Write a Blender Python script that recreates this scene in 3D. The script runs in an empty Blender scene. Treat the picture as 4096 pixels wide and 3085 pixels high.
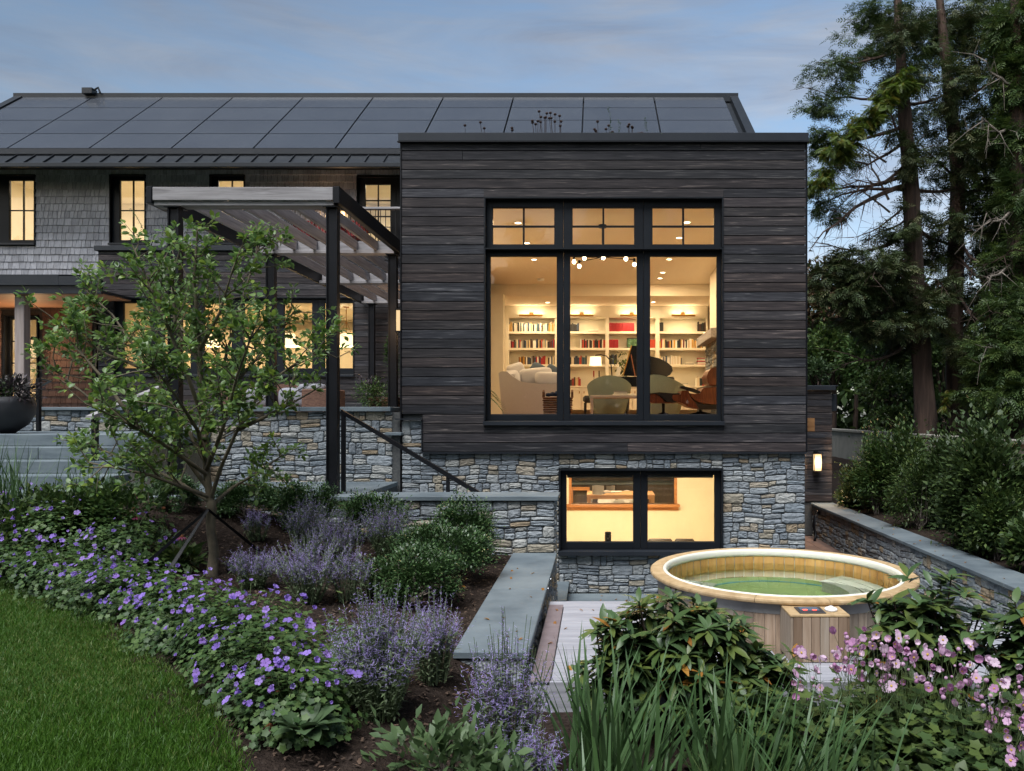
import bpy, math, random
import numpy as np
from mathutils import Vector, Matrix
rng = np.random.default_rng(7)
random.seed(7)
scn = bpy.context.scene
COL = scn.collection
R = math.radians
# ---------------------------------------------------------------- camera
EYE = 2.66            # eye height over the sunken patio (z = 0)
FPX, U0, V0 = 3100.0, 2388.0, 1657.0
cam = bpy.data.cameras.new('camera'); camo = bpy.data.objects.new('camera', cam); COL.objects.link(camo)
camo.location = (0, 0, EYE); camo.rotation_euler = (R(90), 0, 0)
cam.sensor_width = 36; cam.sensor_fit = 'HORIZONTAL'; cam.lens = FPX / 4096 * 36
cam.shift_x = -(U0 - 2048) / 4096; cam.shift_y = (V0 - 1542.5) / 4096
cam.clip_start = 0.05; cam.clip_end = 2000
scn.camera = camo
# ---------------------------------------------------------------- sky, sun, exposure
SUN_EL, SUN_AZ = R(11), R(205)
w = bpy.data.worlds.new('World'); scn.world = w; w.use_nodes = True
nt = w.node_tree; nt.nodes.clear()
def wn(t, **k):
    n = nt.nodes.new(t)
    for a, b in k.items(): setattr(n, a, b)
    return n
out = wn('ShaderNodeOutputWorld'); bg = wn('ShaderNodeBackground'); bg.inputs[1].default_value = 0.078
sky = wn('ShaderNodeTexSky', sky_type='NISHITA', sun_disc=False, sun_elevation=SUN_EL, sun_rotation=SUN_AZ,
         air_density=1.0, dust_density=1.2, ozone_density=2.5, altitude=50)
tc = wn('ShaderNodeTexCoord'); mp = wn('ShaderNodeMapping'); mp.inputs['Scale'].default_value = (1.0, 1.0, 5.5)
mp.inputs['Location'].default_value = (0.35, 0.1, 0.2)
nz = wn('ShaderNodeTexNoise'); nz.inputs['Scale'].default_value = 2.6; nz.inputs['Detail'].default_value = 7
nz.inputs['Roughness'].default_value = 0.58; nz.inputs['Distortion'].default_value = 0.5
rp = wn('ShaderNodeValToRGB'); rp.color_ramp.elements[0].position = 0.38; rp.color_ramp.elements[1].position = 0.66
hs = wn('ShaderNodeHueSaturation'); hs.inputs['Saturation'].default_value = 0.86; hs.inputs['Value'].default_value = 1.0
mx = wn('ShaderNodeMix', data_type='RGBA')
bw = wn('ShaderNodeRGBToBW'); cm = wn('ShaderNodeMix', data_type='RGBA', blend_type='MULTIPLY')
cm.inputs[0].default_value = 1.0
nz2 = wn('ShaderNodeTexNoise'); nz2.inputs['Scale'].default_value = 3.6; nz2.inputs['Detail'].default_value = 8; nz2.inputs['Roughness'].default_value = 0.62; nz2.inputs['Distortion'].default_value = 0.8
rp2 = wn('ShaderNodeValToRGB'); rp2.color_ramp.elements[0].position = 0.34; rp2.color_ramp.elements[0].color = (0.66, 0.73, 0.92, 1)
rp2.color_ramp.elements[1].position = 0.68; rp2.color_ramp.elements[1].color = (1.16, 1.20, 1.30, 1)
mul = wn('ShaderNodeMath', operation='MULTIPLY'); mul.inputs[1].default_value = 0.74
L = nt.links.new
L(tc.outputs['Generated'], mp.inputs[0]); L(mp.outputs[0], nz2.inputs['Vector']); L(nz2.outputs['Fac'], rp2.inputs[0]); L(rp2.outputs[0], cm.inputs[7]); L(mp.outputs[0], nz.inputs['Vector']); L(nz.outputs['Fac'], rp.inputs[0])
L(sky.outputs[0], hs.inputs['Color']); L(hs.outputs[0], bw.inputs[0]); L(bw.outputs[0], cm.inputs[6])
L(rp.outputs[0], mul.inputs[0]); L(mul.outputs[0], mx.inputs[0]); L(hs.outputs[0], mx.inputs[6]); L(cm.outputs[2], mx.inputs[7])
L(mx.outputs[2], bg.inputs[0]); L(bg.outputs[0], out.inputs[0])
sl = bpy.data.lights.new('sun', 'SUN'); sl.energy = 2.2; sl.angle = R(40); sl.color = (0.97, 0.98, 1.0)
so = bpy.data.objects.new('sun', sl); COL.objects.link(so)
so.rotation_euler = (R(27), 0, R(-25))
scn.view_settings.view_transform = 'Standard'; scn.view_settings.look = 'None'
scn.view_settings.exposure = 1.36; scn.view_settings.gamma = 1.0; scn.view_settings.use_curve_mapping = False
cy = scn.cycles
cy.use_denoising = True; cy.max_bounces = 8; cy.diffuse_bounces = 4; cy.glossy_bounces = 4; cy.transmission_bounces = 8
cy.transparent_max_bounces = 16; cy.sample_clamp_indirect = 4.0; cy.caustics_reflective = False
# ---------------------------------------------------------------- helpers
def px(u, v, Y):
    """photo pixel at depth Y -> world point"""
    return ((u - U0) * Y / FPX, Y, EYE - (v - V0) * Y / FPX)
def PX(u, Y): return (u - U0) * Y / FPX
def PZ(v, Y): return EYE - (v - V0) * Y / FPX
ORG = {}
class MB:
    def __init__(s): s.v = []; s.f = []
    def add(s, vs, fs):
        b = len(s.v); s.v += [tuple(map(float, p)) for p in vs]; s.f += [tuple(b + i for i in f) for f in fs]; return s
    def box(s, x0, x1, y0, y1, z0, z1, c=0.0):
        if c <= 0:
            return s.add([(x0,y0,z0),(x1,y0,z0),(x1,y1,z0),(x0,y1,z0),(x0,y0,z1),(x1,y0,z1),(x1,y1,z1),(x0,y1,z1)],
                  [(0,3,2,1),(4,5,6,7),(0,1,5,4),(1,2,6,5),(2,3,7,6),(3,0,4,7)])
        vs = []; idx = {}
        X = (x0, x1); Y = (y0, y1); Z = (z0, z1)
        for i in (0,1):
            for j in (0,1):
                for k in (0,1):
                    sx, sy, sz = (c, -c)[i], (c, -c)[j], (c, -c)[k]
                    for a, p in enumerate(((X[i], Y[j]+sy, Z[k]+sz), (X[i]+sx, Y[j], Z[k]+sz), (X[i]+sx, Y[j]+sy, Z[k]))):
                        idx[(i,j,k,a)] = len(vs); vs.append(p)
        I = idx; fs = []
        for i in (0,1): fs.append([I[(i,0,0,0)],I[(i,1,0,0)],I[(i,1,1,0)],I[(i,0,1,0)]][::(1 if i else -1)])
        for j in (0,1): fs.append([I[(0,j,0,1)],I[(1,j,0,1)],I[(1,j,1,1)],I[(0,j,1,1)]][::(-1 if j else 1)])
        for k in (0,1): fs.append([I[(0,0,k,2)],I[(1,0,k,2)],I[(1,1,k,2)],I[(0,1,k,2)]][::(1 if k else -1)])
        for i in (0,1):
            for j in (0,1): fs.append([I[(i,j,0,0)],I[(i,j,0,1)],I[(i,j,1,1)],I[(i,j,1,0)]])
            for k in (0,1): fs.append([I[(i,0,k,0)],I[(i,0,k,2)],I[(i,1,k,2)],I[(i,1,k,0)]])
        for j in (0,1):
            for k in (0,1): fs.append([I[(0,j,k,1)],I[(0,j,k,2)],I[(1,j,k,2)],I[(1,j,k,1)]])
        for i in (0,1):
            for j in (0,1):
                for k in (0,1): fs.append([I[(i,j,k,0)],I[(i,j,k,1)],I[(i,j,k,2)]])
        return s.add(vs, fs)
    def tube(s, pts, rad, n=8, cap=True):
        pts = [Vector(p) for p in pts]
        if not hasattr(rad, '__len__'): rad = [rad]*len(pts)
        vs = []; fs = []; ref = Vector((0.31, 0.17, 0.93))
        for i, p in enumerate(pts):
            d = (pts[min(i+1, len(pts)-1)] - pts[max(i-1, 0)]).normalized()
            r = ref if abs(d.dot(ref)) < 0.95 else Vector((1, 0, 0))
            a = d.cross(r).normalized(); b = d.cross(a); ref = (a.cross(d)).normalized() if False else ref
            for k in range(n):
                t = 2*math.pi*k/n; vs.append(p + (a*math.cos(t) + b*math.sin(t))*rad[i])
        for i in range(len(pts)-1):
            for k in range(n):
                fs.append((i*n+k, i*n+(k+1)%n, (i+1)*n+(k+1)%n, (i+1)*n+k))
        if cap: fs += [tuple(range(n))[::-1], tuple((len(pts)-1)*n+k for k in range(n))]
        return s.add(vs, fs)
    def lathe(s, cx, cy, prof, n=32, a0=0.0, a1=2*math.pi):
        full = abs(a1-a0-2*math.pi) < 1e-6; m = n if full else n+1
        vs = []; fs = []; k = len(prof)
        for i in range(m):
            t = a0 + (a1-a0)*i/n
            for r, z in prof: vs.append((cx + r*math.cos(t), cy + r*math.sin(t), z))
        for i in range(n):
            j = (i+1) % m
            for q in range(k-1): fs.append((i*k+q, j*k+q, j*k+q+1, i*k+q+1))
        return s.add(vs, fs)
    def prism(s, poly, axis, a, b):
        """poly: 2-D outline; axis 'x','y','z' is the extrusion direction from a to b"""
        def P(p, t): return {'x': (t, p[0], p[1]), 'y': (p[0], t, p[1]), 'z': (p[0], p[1], t)}[axis]
        n = len(poly); vs = [P(p, a) for p in poly] + [P(p, b) for p in poly]
        fs = [tuple(range(n))[::-1], tuple(range(n, 2*n))] + [(i, (i+1) % n, n+(i+1) % n, n+i) for i in range(n)]
        return s.add(vs, fs)
    def disc(s, c, r, n=16, axis='z', up=1):
        vs = []
        for k in range(n):
            t = 2*math.pi*k/n*up
            p = {'z': (r*math.cos(t), r*math.sin(t), 0), 'y': (r*math.cos(t), 0, r*math.sin(t)), 'x': (0, r*math.cos(t), r*math.sin(t))}[axis]
            vs.append((c[0]+p[0], c[1]+p[1], c[2]+p[2]))
        return s.add(vs, [tuple(range(n))])
def mesh_np(name, V, F, mat, rnd=None, smooth=False):
    """V (n,3); F (m,k) int faces, all the same size; rnd: per-face random value"""
    me = bpy.data.meshes.new(name); V = np.ascontiguousarray(V, np.float32); F = np.ascontiguousarray(F, np.int32)
    m, k = F.shape
    me.vertices.add(len(V)); me.vertices.foreach_set('co', V.ravel())
    me.loops.add(m*k); me.loops.foreach_set('vertex_index', F.ravel())
    me.polygons.add(m); me.polygons.foreach_set('loop_start', np.arange(0, m*k, k, dtype=np.int32))
    if rnd is not None:
        at = me.attributes.new('rnd', 'FLOAT', 'FACE'); at.data.foreach_set('value', np.ascontiguousarray(rnd, np.float32))
    if smooth: me.polygons.foreach_set('use_smooth', np.ones(m, bool))
    me.update(calc_edges=True); me.materials.append(MATS[mat]); return me
def link(name, me, parent=None, label=None, cat=None, group=None, kind=None, loc=None, rz=0.0):
    o = bpy.data.objects.new(name, me); COL.objects.link(o)
    if parent is not None: o.parent = parent; ORG[o.name] = ORG.get(parent.name, (0,0,0))
    if loc is not None: o.location = loc
    if rz: o.rotation_euler = (0, 0, rz)
    tag(o, label, cat, group, kind); return o
def tag(o, label=None, cat=None, group=None, kind=None):
    if label: o['label'] = label
    if cat: o['category'] = cat
    if group: o['group'] = group
    if kind: o['kind'] = kind
    return o
def build(name, mb, mat, parent=None, label=None, cat=None, group=None, kind=None, smooth=False, rnd=None):
    """mesh in world coordinates; under a parent it is stored relative to the thing's base"""
    me = bpy.data.meshes.new(name); o0 = ORG.get(parent.name, (0,0,0)) if parent is not None else (0,0,0)
    v = [(p[0]-o0[0], p[1]-o0[1], p[2]-o0[2]) for p in mb.v] if o0 != (0,0,0) else mb.v
    me.from_pydata(v, [], mb.f)
    if smooth:
        me.polygons.foreach_set('use_smooth', [True]*len(me.polygons))
        if smooth != 'all' and hasattr(me, 'set_sharp_from_angle'): me.set_sharp_from_angle(angle=R(38))
    if rnd is not None:
        at = me.attributes.new('rnd', 'FLOAT', 'FACE'); at.data.foreach_set('value', [float(rnd)]*len(me.polygons) if not hasattr(rnd, '__len__') else list(rnd))
    me.materials.append(MATS[mat]); return link(name, me, parent, label, cat, group, kind)
def thing(name, label, cat, loc, group=None, rz=0.0):
    o = bpy.data.objects.new(name, None); COL.objects.link(o); o.location = loc; o.rotation_euler = (0, 0, rz)
    o.empty_display_size = 0.1; ORG[o.name] = tuple(loc); tag(o, label, cat, group); return o
def copy_tree(o, parent=None):
    c = o.copy(); COL.objects.link(c)
    if parent is not None: c.parent = parent
    for ch in list(o.children): copy_tree(ch, c)
    return c
def smooth01(t): t = np.clip(t, 0, 1); return t*t*(3-2*t)
# ---------------------------------------------------------------- materials
MATS = {}
def s(r, g, b):
    f = lambda c: (c/255/12.92) if c <= 10 else ((c/255+0.055)/1.055)**2.4
    return (f(r), f(g), f(b), 1)
def mat(name, cols, pos=None, scale=(4,4,4), rough=0.7, detail=5, dist=0.0, bump=0.0, bscale=None, bdist=0.01, rcols=None, rpos=None,
        rmode='MULTIPLY', rfac=1.0, rconst=False, rval=0.0, metal=0.0, spec=0.5, transl=0.0, emit=None, estr=0.0, shift=True, wave=None, rrough=0.0, coat=0.0):
    m = bpy.data.materials.new(name); MATS[name] = m; m.use_nodes = True
    t = m.node_tree; N = t.nodes; N.clear(); Lk = t.links.new
    def nd(ty, **k):
        n = N.new(ty)
        for a, b in k.items(): setattr(n, a, b)
        return n
    o = nd('ShaderNodeOutputMaterial'); p = nd('ShaderNodeBsdfPrincipled')
    tcn = nd('ShaderNodeTexCoord'); oi = nd('ShaderNodeObjectInfo')
    at = nd('ShaderNodeAttribute', attribute_name='rnd')
    ad = nd('ShaderNodeMath', operation='ADD'); Lk(at.outputs['Fac'], ad.inputs[0]); Lk(oi.outputs['Random'], ad.inputs[1])
    fr = nd('ShaderNodeMath', operation='FRACT'); Lk(ad.outputs[0], fr.inputs[0]); rnd = fr.outputs[0]
    mpn = nd('ShaderNodeMapping'); mpn.inputs['Scale'].default_value = scale; Lk(tcn.outputs['Object'], mpn.inputs[0])
    if shift:
        cb = nd('ShaderNodeCombineXYZ')
        for i, k in enumerate((37.0, 19.0, 53.0)):
            mm = nd('ShaderNodeMath', operation='MULTIPLY'); mm.inputs[1].default_value = k; Lk(rnd, mm.inputs[0]); Lk(mm.outputs[0], cb.inputs[i])
        Lk(cb.outputs[0], mpn.inputs['Location'])
    nzn = nd('ShaderNodeTexNoise'); nzn.inputs['Scale'].default_value = 1.0; nzn.inputs['Detail'].default_value = detail; nzn.inputs['Distortion'].default_value = dist
    nzn.inputs['Roughness'].default_value = 0.6
    Lk(mpn.outputs[0], nzn.inputs['Vector']); fac = nzn.outputs['Fac']
    def ramp(cs, ps, src, const=False):
        r = nd('ShaderNodeValToRGB'); e = r.color_ramp.elements
        ps = ps or ([0.3 + 0.4*i/max(1, len(cs)-1) for i in range(len(cs))])
        while len(e) < len(cs): e.new(0.5)
        if const: r.color_ramp.interpolation = 'CONSTANT'
        for i, c in enumerate(cs): e[i].position = ps[i]; e[i].color = c
        Lk(src, r.inputs[0]); return r.outputs[0]
    if wave:   # (scale, distortion, axis) wood-grain
        wv = nd('ShaderNodeTexWave', wave_type='BANDS', bands_direction=wave[2]); wv.inputs['Scale'].default_value = wave[0]
        wv.inputs['Distortion'].default_value = wave[1]; wv.inputs['Detail'].default_value = 3; wv.inputs['Detail Scale'].default_value = 1.3
        Lk(mpn.outputs[0], wv.inputs['Vector'])
        mw = nd('ShaderNodeMath', operation='MULTIPLY_ADD'); Lk(wv.outputs['Fac'], mw.inputs[0]); mw.inputs[1].default_value = 0.45
        mh = nd('ShaderNodeMath', operation='MULTIPLY'); mh.inputs[1].default_value = 0.6; Lk(fac, mh.inputs[0]); Lk(mh.outputs[0], mw.inputs[2]); fac = mw.outputs[0]
    c = ramp(cols, pos, fac) if len(cols) > 1 else None
    if c is None:
        rg = nd('ShaderNodeRGB'); rg.outputs[0].default_value = cols[0]; c = rg.outputs[0]
    if rcols:
        r2 = ramp(rcols, rpos or [i/len(rcols) for i in range(len(rcols))], rnd, rconst)
        mxn = nd('ShaderNodeMix', data_type='RGBA', blend_type=rmode); mxn.inputs[0].default_value = rfac
        Lk(c, mxn.inputs[6]); Lk(r2, mxn.inputs[7]); c = mxn.outputs[2]
    if rval:
        hv = nd('ShaderNodeHueSaturation'); ma = nd('ShaderNodeMath', operation='MULTIPLY_ADD')
        rr = nd('ShaderNodeMath', operation='MULTIPLY'); rr.inputs[1].default_value = 7.31; Lk(rnd, rr.inputs[0])
        rf = nd('ShaderNodeMath', operation='FRACT'); Lk(rr.outputs[0], rf.inputs[0])
        ma.inputs[1].default_value = rval; ma.inputs[2].default_value = 1-rval/2; Lk(rf.outputs[0], ma.inputs[0]); Lk(ma.outputs[0], hv.inputs['Value']); Lk(c, hv.inputs['Color']); c = hv.outputs[0]
    Lk(c, p.inputs['Base Color']); p.inputs['Roughness'].default_value = rough; p.inputs['Metallic'].default_value = metal
    p.inputs['Specular IOR Level'].default_value = spec; p.inputs['Coat Weight'].default_value = coat
    if rrough:
        ra = nd('ShaderNodeMath', operation='MULTIPLY_ADD'); ra.inputs[1].default_value = rrough; ra.inputs[2].default_value = rough-rrough/2
        Lk(nzn.outputs['Fac'], ra.inputs[0]); Lk(ra.outputs[0], p.inputs['Roughness'])
    if bump:
        bf = fac
        if bscale:
            m2 = nd('ShaderNodeMapping'); m2.inputs['Scale'].default_value = bscale; Lk(tcn.outputs['Object'], m2.inputs[0])
            n2 = nd('ShaderNodeTexNoise'); n2.inputs['Scale'].default_value = 1; n2.inputs['Detail'].default_value = 6; Lk(m2.outputs[0], n2.inputs['Vector']); bf = n2.outputs['Fac']
        b = nd('ShaderNodeBump'); b.inputs['Strength'].default_value = bump; b.inputs['Distance'].default_value = bdist
        Lk(bf, b.inputs['Height']); Lk(b.outputs[0], p.inputs['Normal'])
    if emit:
        p.inputs['Emission Color'].default_value = emit; p.inputs['Emission Strength'].default_value = estr
    sh = p.outputs[0]
    if transl:
        tr = nd('ShaderNodeBsdfTranslucent'); Lk(c, tr.inputs[0]); ms = nd('ShaderNodeMixShader'); ms.inputs[0].default_value = transl
        Lk(p.outputs[0], ms.inputs[1]); Lk(tr.outputs[0], ms.inputs[2]); sh = ms.outputs[0]
    Lk(sh, o.inputs[0]); return m
def glass_mat(name, tint=(1,1,1,1), ior=1.5, rough=0.0, water=False):
    m = bpy.data.materials.new(name); MATS[name] = m; m.use_nodes = True; t = m.node_tree; N = t.nodes; N.clear()
    o = N.new('ShaderNodeOutputMaterial')
    if water:
        g = N.new('ShaderNodeBsdfGlass'); g.inputs['Color'].default_value = tint; g.inputs['IOR'].default_value = 1.33; g.inputs['Roughness'].default_value = 0.0
        tcn = N.new('ShaderNodeTexCoord'); n = N.new('ShaderNodeTexNoise'); n.inputs['Scale'].default_value = 2.2; n.inputs['Detail'].default_value = 2
        b = N.new('ShaderNodeBump'); b.inputs['Strength'].default_value = 0.035; b.inputs['Distance'].default_value = 0.1
        t.links.new(tcn.outputs['Object'], n.inputs['Vector']); t.links.new(n.outputs['Fac'], b.inputs['Height']); t.links.new(b.outputs[0], g.inputs['Normal'])
        t.links.new(g.outputs[0], o.inputs[0]); return
    f = N.new('ShaderNodeFresnel'); f.inputs['IOR'].default_value = ior
    a = N.new('ShaderNodeBsdfTransparent'); a.inputs[0].default_value = tint; g = N.new('ShaderNodeBsdfGlossy'); g.inputs['Roughness'].default_value = rough
    x = N.new('ShaderNodeMixShader'); t.links.new(f.outputs[0], x.inputs[0]); t.links.new(a.outputs[0], x.inputs[1]); t.links.new(g.outputs[0], x.inputs[2]); t.links.new(x.outputs[0], o.inputs[0])
G = lambda v: (v, v, v, 1)
mat('charred_wood', [(.018,.018,.020,1), (.034,.034,.037,1), (.048,.047,.050,1), (.19,.18,.17,1)], [.36,.50,.59,.75], scale=(1.7,46,44), detail=4, dist=1.1, rough=.66, bump=.4, bdist=.004, rval=.6, spec=.2,
    rcols=[(1,1,1,1),(1.28,1.0,.88,1),(.92,.96,1.04,1),(1.15,1.02,.95,1)], rpos=[0,.45,.75,1])
mat('black_metal', [(.005,.0055,.007,1),(.009,.0095,.012,1)], scale=(3,3,3), rough=.45, spec=.22)
mat('dark_frame', [(.006,.0075,.010,1),(.010,.0125,.016,1)], scale=(2,2,2), rough=.5, spec=.22)
mat('flashing', [(.014,.017,.022,1),(.021,.025,.031,1)], scale=(2,2,2), rough=.45, spec=.3)
mat('stone', [G(.62), G(.90), G(1.10)], [.3,.5,.72], scale=(14,14,22), detail=8, rough=.9, bump=.9, bscale=(22,22,34), bdist=.02, spec=.25,
    rcols=[s(144,149,152), s(132,138,143), s(160,163,162), s(138,143,146), s(124,131,137), s(168,168,163), s(150,155,158), s(156,148,132), s(140,146,149), s(134,140,145), s(152,136,114), s(136,143,148), s(154,158,159), s(144,150,154), s(128,136,142), s(162,152,136)], rconst=True, rval=.25)
mat('mortar', [s(70,71,72), s(92,92,89)], scale=(30,30,30), rough=.95, bump=.5, bdist=.01)
mat('bluestone', [s(74,84,90), s(100,110,115), s(120,129,132)], [.28,.5,.74], scale=(1.4,1.4,6), detail=7, rough=.75, bump=.25, bscale=(30,30,30), bdist=.004, rval=.16, spec=.35)
mat('shingle', [s(144,144,148), s(170,170,174), s(188,188,190)], [.3,.52,.75], scale=(42,42,4), detail=5, rough=.9, bump=.4, bdist=.004, rval=.34, spec=.2)
mat('shingle_red', [s(104,84,76), s(126,102,92)], scale=(42,42,4), rough=.9, bump=.4, bdist=.004, rval=.3, spec=.2)
mat('grey_wood', [s(124,120,121), s(154,150,151), s(176,172,173)], [.28,.5,.75], scale=(26,1.6,26), detail=6, dist=.5, rough=.8, bump=.25, bdist=.004, rval=.22, spec=.25)
mat('grey_wood_x', [s(112,108,108), s(142,138,138), s(162,159,160)], [.28,.5,.75], scale=(1.6,26,26), detail=6, dist=.5, rough=.8, bump=.25, bdist=.004, rval=.2, spec=.25)
mat('deck_board', [s(128,128,134), s(150,150,156), s(164,164,170)], [.28,.5,.75], scale=(1.4,24,24), detail=6, dist=.4, rough=.75, bump=.2, bdist=.004, rval=.12, spec=.3)
mat('composite', [s(104,92,94), s(122,110,112)], scale=(8,8,8), rough=.8, bump=.2)
mat('cedar_out', [s(118,105,92), s(146,132,116), s(160,149,136)], [.28,.5,.75], scale=(30,30,2.0), detail=6, dist=.5, rough=.75, bump=.25, bdist=.004, rval=.5, spec=.25,
    rcols=[(1,1,1,1),(1.12,.94,.82,1),(.93,1.0,1.04,1),(.8,.66,.56,1)], rpos=[0,.4,.8,.97])
mat('cedar_in', [s(178,128,66), s(204,156,90), s(214,174,112)], [.28,.5,.75], scale=(20,20,1.6), detail=5, rough=.55, rval=.25, spec=.4)
mat('cedar_rim', [s(146,120,84), s(178,150,110), s(194,170,132)], [.25,.5,.75], scale=(7,7,7), detail=7, dist=1.2, rough=.65, bump=.1, rval=.18)
mat('cream', [s(226,224,208)], rough=.35, spec=.5)
mat('band_metal', [s(120,120,120), s(146,146,144)], scale=(3,3,3), rough=.5, metal=.5)
mat('steel', [s(190,190,192)], rough=.25, metal=1.0)
mat('brass', [s(176,134,72)], rough=.35, metal=.9)
mat('solar', [(.044,.049,.059,1),(.054,.060,.070,1)], scale=(.6,.6,.6), rough=.22, spec=.75, rval=.10, rrough=.06)
mat('roof_metal', [(.012,.015,.019,1),(.020,.024,.029,1)], scale=(1,1,1), rough=.45, metal=.1, spec=.3)
mat('soffit_wood', [s(136,100,80), s(162,124,102)], scale=(1.2,20,20), rough=.6, dist=.4)
mat('porch_post', [s(138,124,118), s(164,152,146)], scale=(20,20,1.5), rough=.8)
mat('wall_cream', [s(230,221,202), s(236,228,210)], scale=(2,2,2), rough=.85, spec=.2)
mat('wall_white', [s(232,226,210)], rough=.7, spec=.3)
mat('ceiling_paint', [s(232,222,204)], rough=.9, spec=.1)
mat('floor_wood', [s(132,92,56), s(164,120,78)], scale=(2,20,20), rough=.4)
mat('trim_wood', [s(170,112,66), s(196,138,88)], scale=(2,20,20), rough=.5)
mat('linen', [s(186,184,188), s(204,202,206)], scale=(120,120,120), rough=.95, bump=.15, bdist=.002, spec=.1)
mat('sage_fabric', [s(128,142,132), s(144,158,148)], scale=(90,90,90), rough=.95, spec=.1)
mat('slate_fabric', [s(84,96,110)], rough=.95, spec=.1)
mat('navy_knit', [s(28,44,74), s(44,62,96)], scale=(60,60,60), rough=.95, bump=.6, bdist=.01)
mat('walnut', [s(72,36,20), s(118,64,36), s(146,88,52)], [.3,.5,.72], scale=(30,30,2.5), detail=6, dist=1.0, rough=.35)
mat('leather', [(.012,.012,.014,1),(.02,.02,.022,1)], scale=(14,14,14), rough=.38, bump=.15)
mat('piano_black', [(.008,.010,.016,1)], rough=.12, spec=.6)
mat('wicker', [s(74,50,40), s(126,92,74)], scale=(16,16,70), rough=.8, bump=.9, bdist=.01)
mat('book', [G(.9), G(1.05)], scale=(20,20,20), rough=.7, rcols=[s(214,200,176),s(34,32,36),s(150,40,38),s(222,214,200),s(48,66,92),s(196,150,72),s(96,30,34),s(40,44,46),s(206,188,150),s(70,98,104),s(188,74,48),s(60,40,34),s(226,220,210),s(112,128,96),s(28,28,30),s(176,170,160)], rconst=True, rval=.2)
mat('book_red', [s(146,30,34), s(172,46,44)], scale=(1,1,14), rough=.55)
mat('paper', [s(216,212,204)], rough=.8)
mat('art', [s(24,52,44), s(64,104,60), s(130,160,150)], scale=(16,16,16), rough=.5)
mat('lamp_shade', [s(250,236,206)], rough=.8, emit=(1.0,.76,.42,1), estr=.8)
mat('bulb', [s(255,244,220)], rough=.4, emit=(1.0,.80,.50,1), estr=8)
mat('downlight', [s(255,244,220)], rough=.4, emit=(1.0,.82,.55,1), estr=4)
mat('outdoor_cushion', [s(140,140,146)], rough=.95, spec=.1)
mat('lantern_glass', [s(90,78,60)], rough=.5, emit=(1.0,.70,.36,1), estr=.36)
mat('red_led', [s(255,40,20)], rough=.4, emit=(1.0,.06,.02,1), estr=3)
mat('white_plastic', [s(232,232,232)], rough=.35)
mat('terracotta', [s(96,70,52), s(120,88,66)], scale=(3,3,30), rough=.85, bump=.4)
mat('planter_black', [(.022,.022,.026,1),(.034,.034,.038,1)], scale=(6,6,6), rough=.6)
mat('concrete', [s(112,108,100), s(142,138,128), s(96,94,88)], [.3,.55,.8], scale=(3,3,1.2), detail=8, rough=.95, bump=.3)
mat('dark_cabinet', [s(70,62,58), s(84,76,72)], scale=(8,8,2), rough=.5)
mat('table_wood', [s(196,150,110), s(214,172,132)], scale=(2,20,20), rough=.5)
mat('red_paint', [s(150,44,46)], rough=.5)
mat('path_brick', [s(98,78,68), s(122,98,86)], scale=(5,5,5), rough=.9, rval=.25, bump=.3)
mat('soil', [(.016,.011,.0085,1),(.038,.027,.021,1),(.075,.056,.045,1)], [.3,.55,.82], scale=(22,22,22), detail=9, rough=1.0, bump=1.0, bscale=(60,60,60), bdist=.03, spec=.1)
mat('lawn_base', [(.020,.045,.008,1),(.034,.07,.012,1)], scale=(6,6,6), rough=1.0, spec=.1)
mat('ground', [(.02,.03,.012,1),(.04,.05,.02,1)], scale=(.4,.4,.4), rough=1.0, spec=.1)
mat('mulch', [s(58,46,38), s(88,70,56), s(46,36,30)], scale=(2,2,2), rough=1, rval=.6)
mat('bark_apple', [s(66,60,50), s(104,94,76), s(86,78,62)], [.3,.55,.75], scale=(9,9,5), rough=.95, bump=.5, bdist=.01)
mat('bark_cedar', [s(40,31,27), s(74,58,49), s(98,80,70)], [.3,.55,.8], scale=(9,9,.8), detail=8, dist=.6, rough=.95, bump=1.0, bdist=.06)
mat('twig', [s(92,84,76), s(124,114,104)], scale=(5,5,5), rough=.95)
mat('green_stem', [s(70,86,48), s(92,108,60)], scale=(5,5,5), rough=.8)
def leafmat(name, cs, rough=.5, transl=.25, spec=.4): mat(name, [G(.85), G(1.12)], scale=(3,3,3), rough=rough, transl=transl, spec=spec, rcols=cs, shift=False)
leafmat('leaf_apple', [(.085,.165,.034,1),(.145,.24,.045,1),(.10,.19,.06,1),(.25,.34,.05,1),(.09,.17,.06,1),(.19,.28,.10,1)], rough=.38, transl=.38)
leafmat('leaf_box', [(.024,.056,.016,1),(.042,.088,.026,1),(.032,.070,.022,1),(.075,.135,.045,1)], rough=.35, transl=.12)
leafmat('leaf_rhodo', [(.040,.082,.026,1),(.065,.115,.042,1),(.052,.092,.024,1),(.080,.135,.055,1),(.095,.13,.03,1)], rough=.38, transl=.15)
leafmat('leaf_yellow', [(.40,.20,.03,1),(.28,.12,.02,1)], rough=.6)
leafmat('leaf_geranium', [(.034,.074,.022,1),(.060,.115,.030,1),(.046,.094,.026,1),(.10,.165,.045,1)], transl=.3)
leafmat('leaf_sage', [(.15,.20,.10,1),(.20,.25,.14,1),(.12,.17,.075,1)], transl=.3, rough=.7)
leafmat('leaf_strap', [(.050,.100,.034,1),(.075,.145,.046,1),(.095,.165,.07,1),(.060,.12,.04,1)], rough=.42, transl=.22)
leafmat('leaf_fern', [(.045,.095,.018,1),(.07,.135,.025,1)], transl=.3)
leafmat('leaf_hosta', [(.05,.085,.035,1),(.07,.115,.05,1)], rough=.5, transl=.2)
leafmat('leaf_pale', [(.085,.14,.05,1),(.11,.17,.07,1),(.07,.12,.045,1)], transl=.3)
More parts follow.
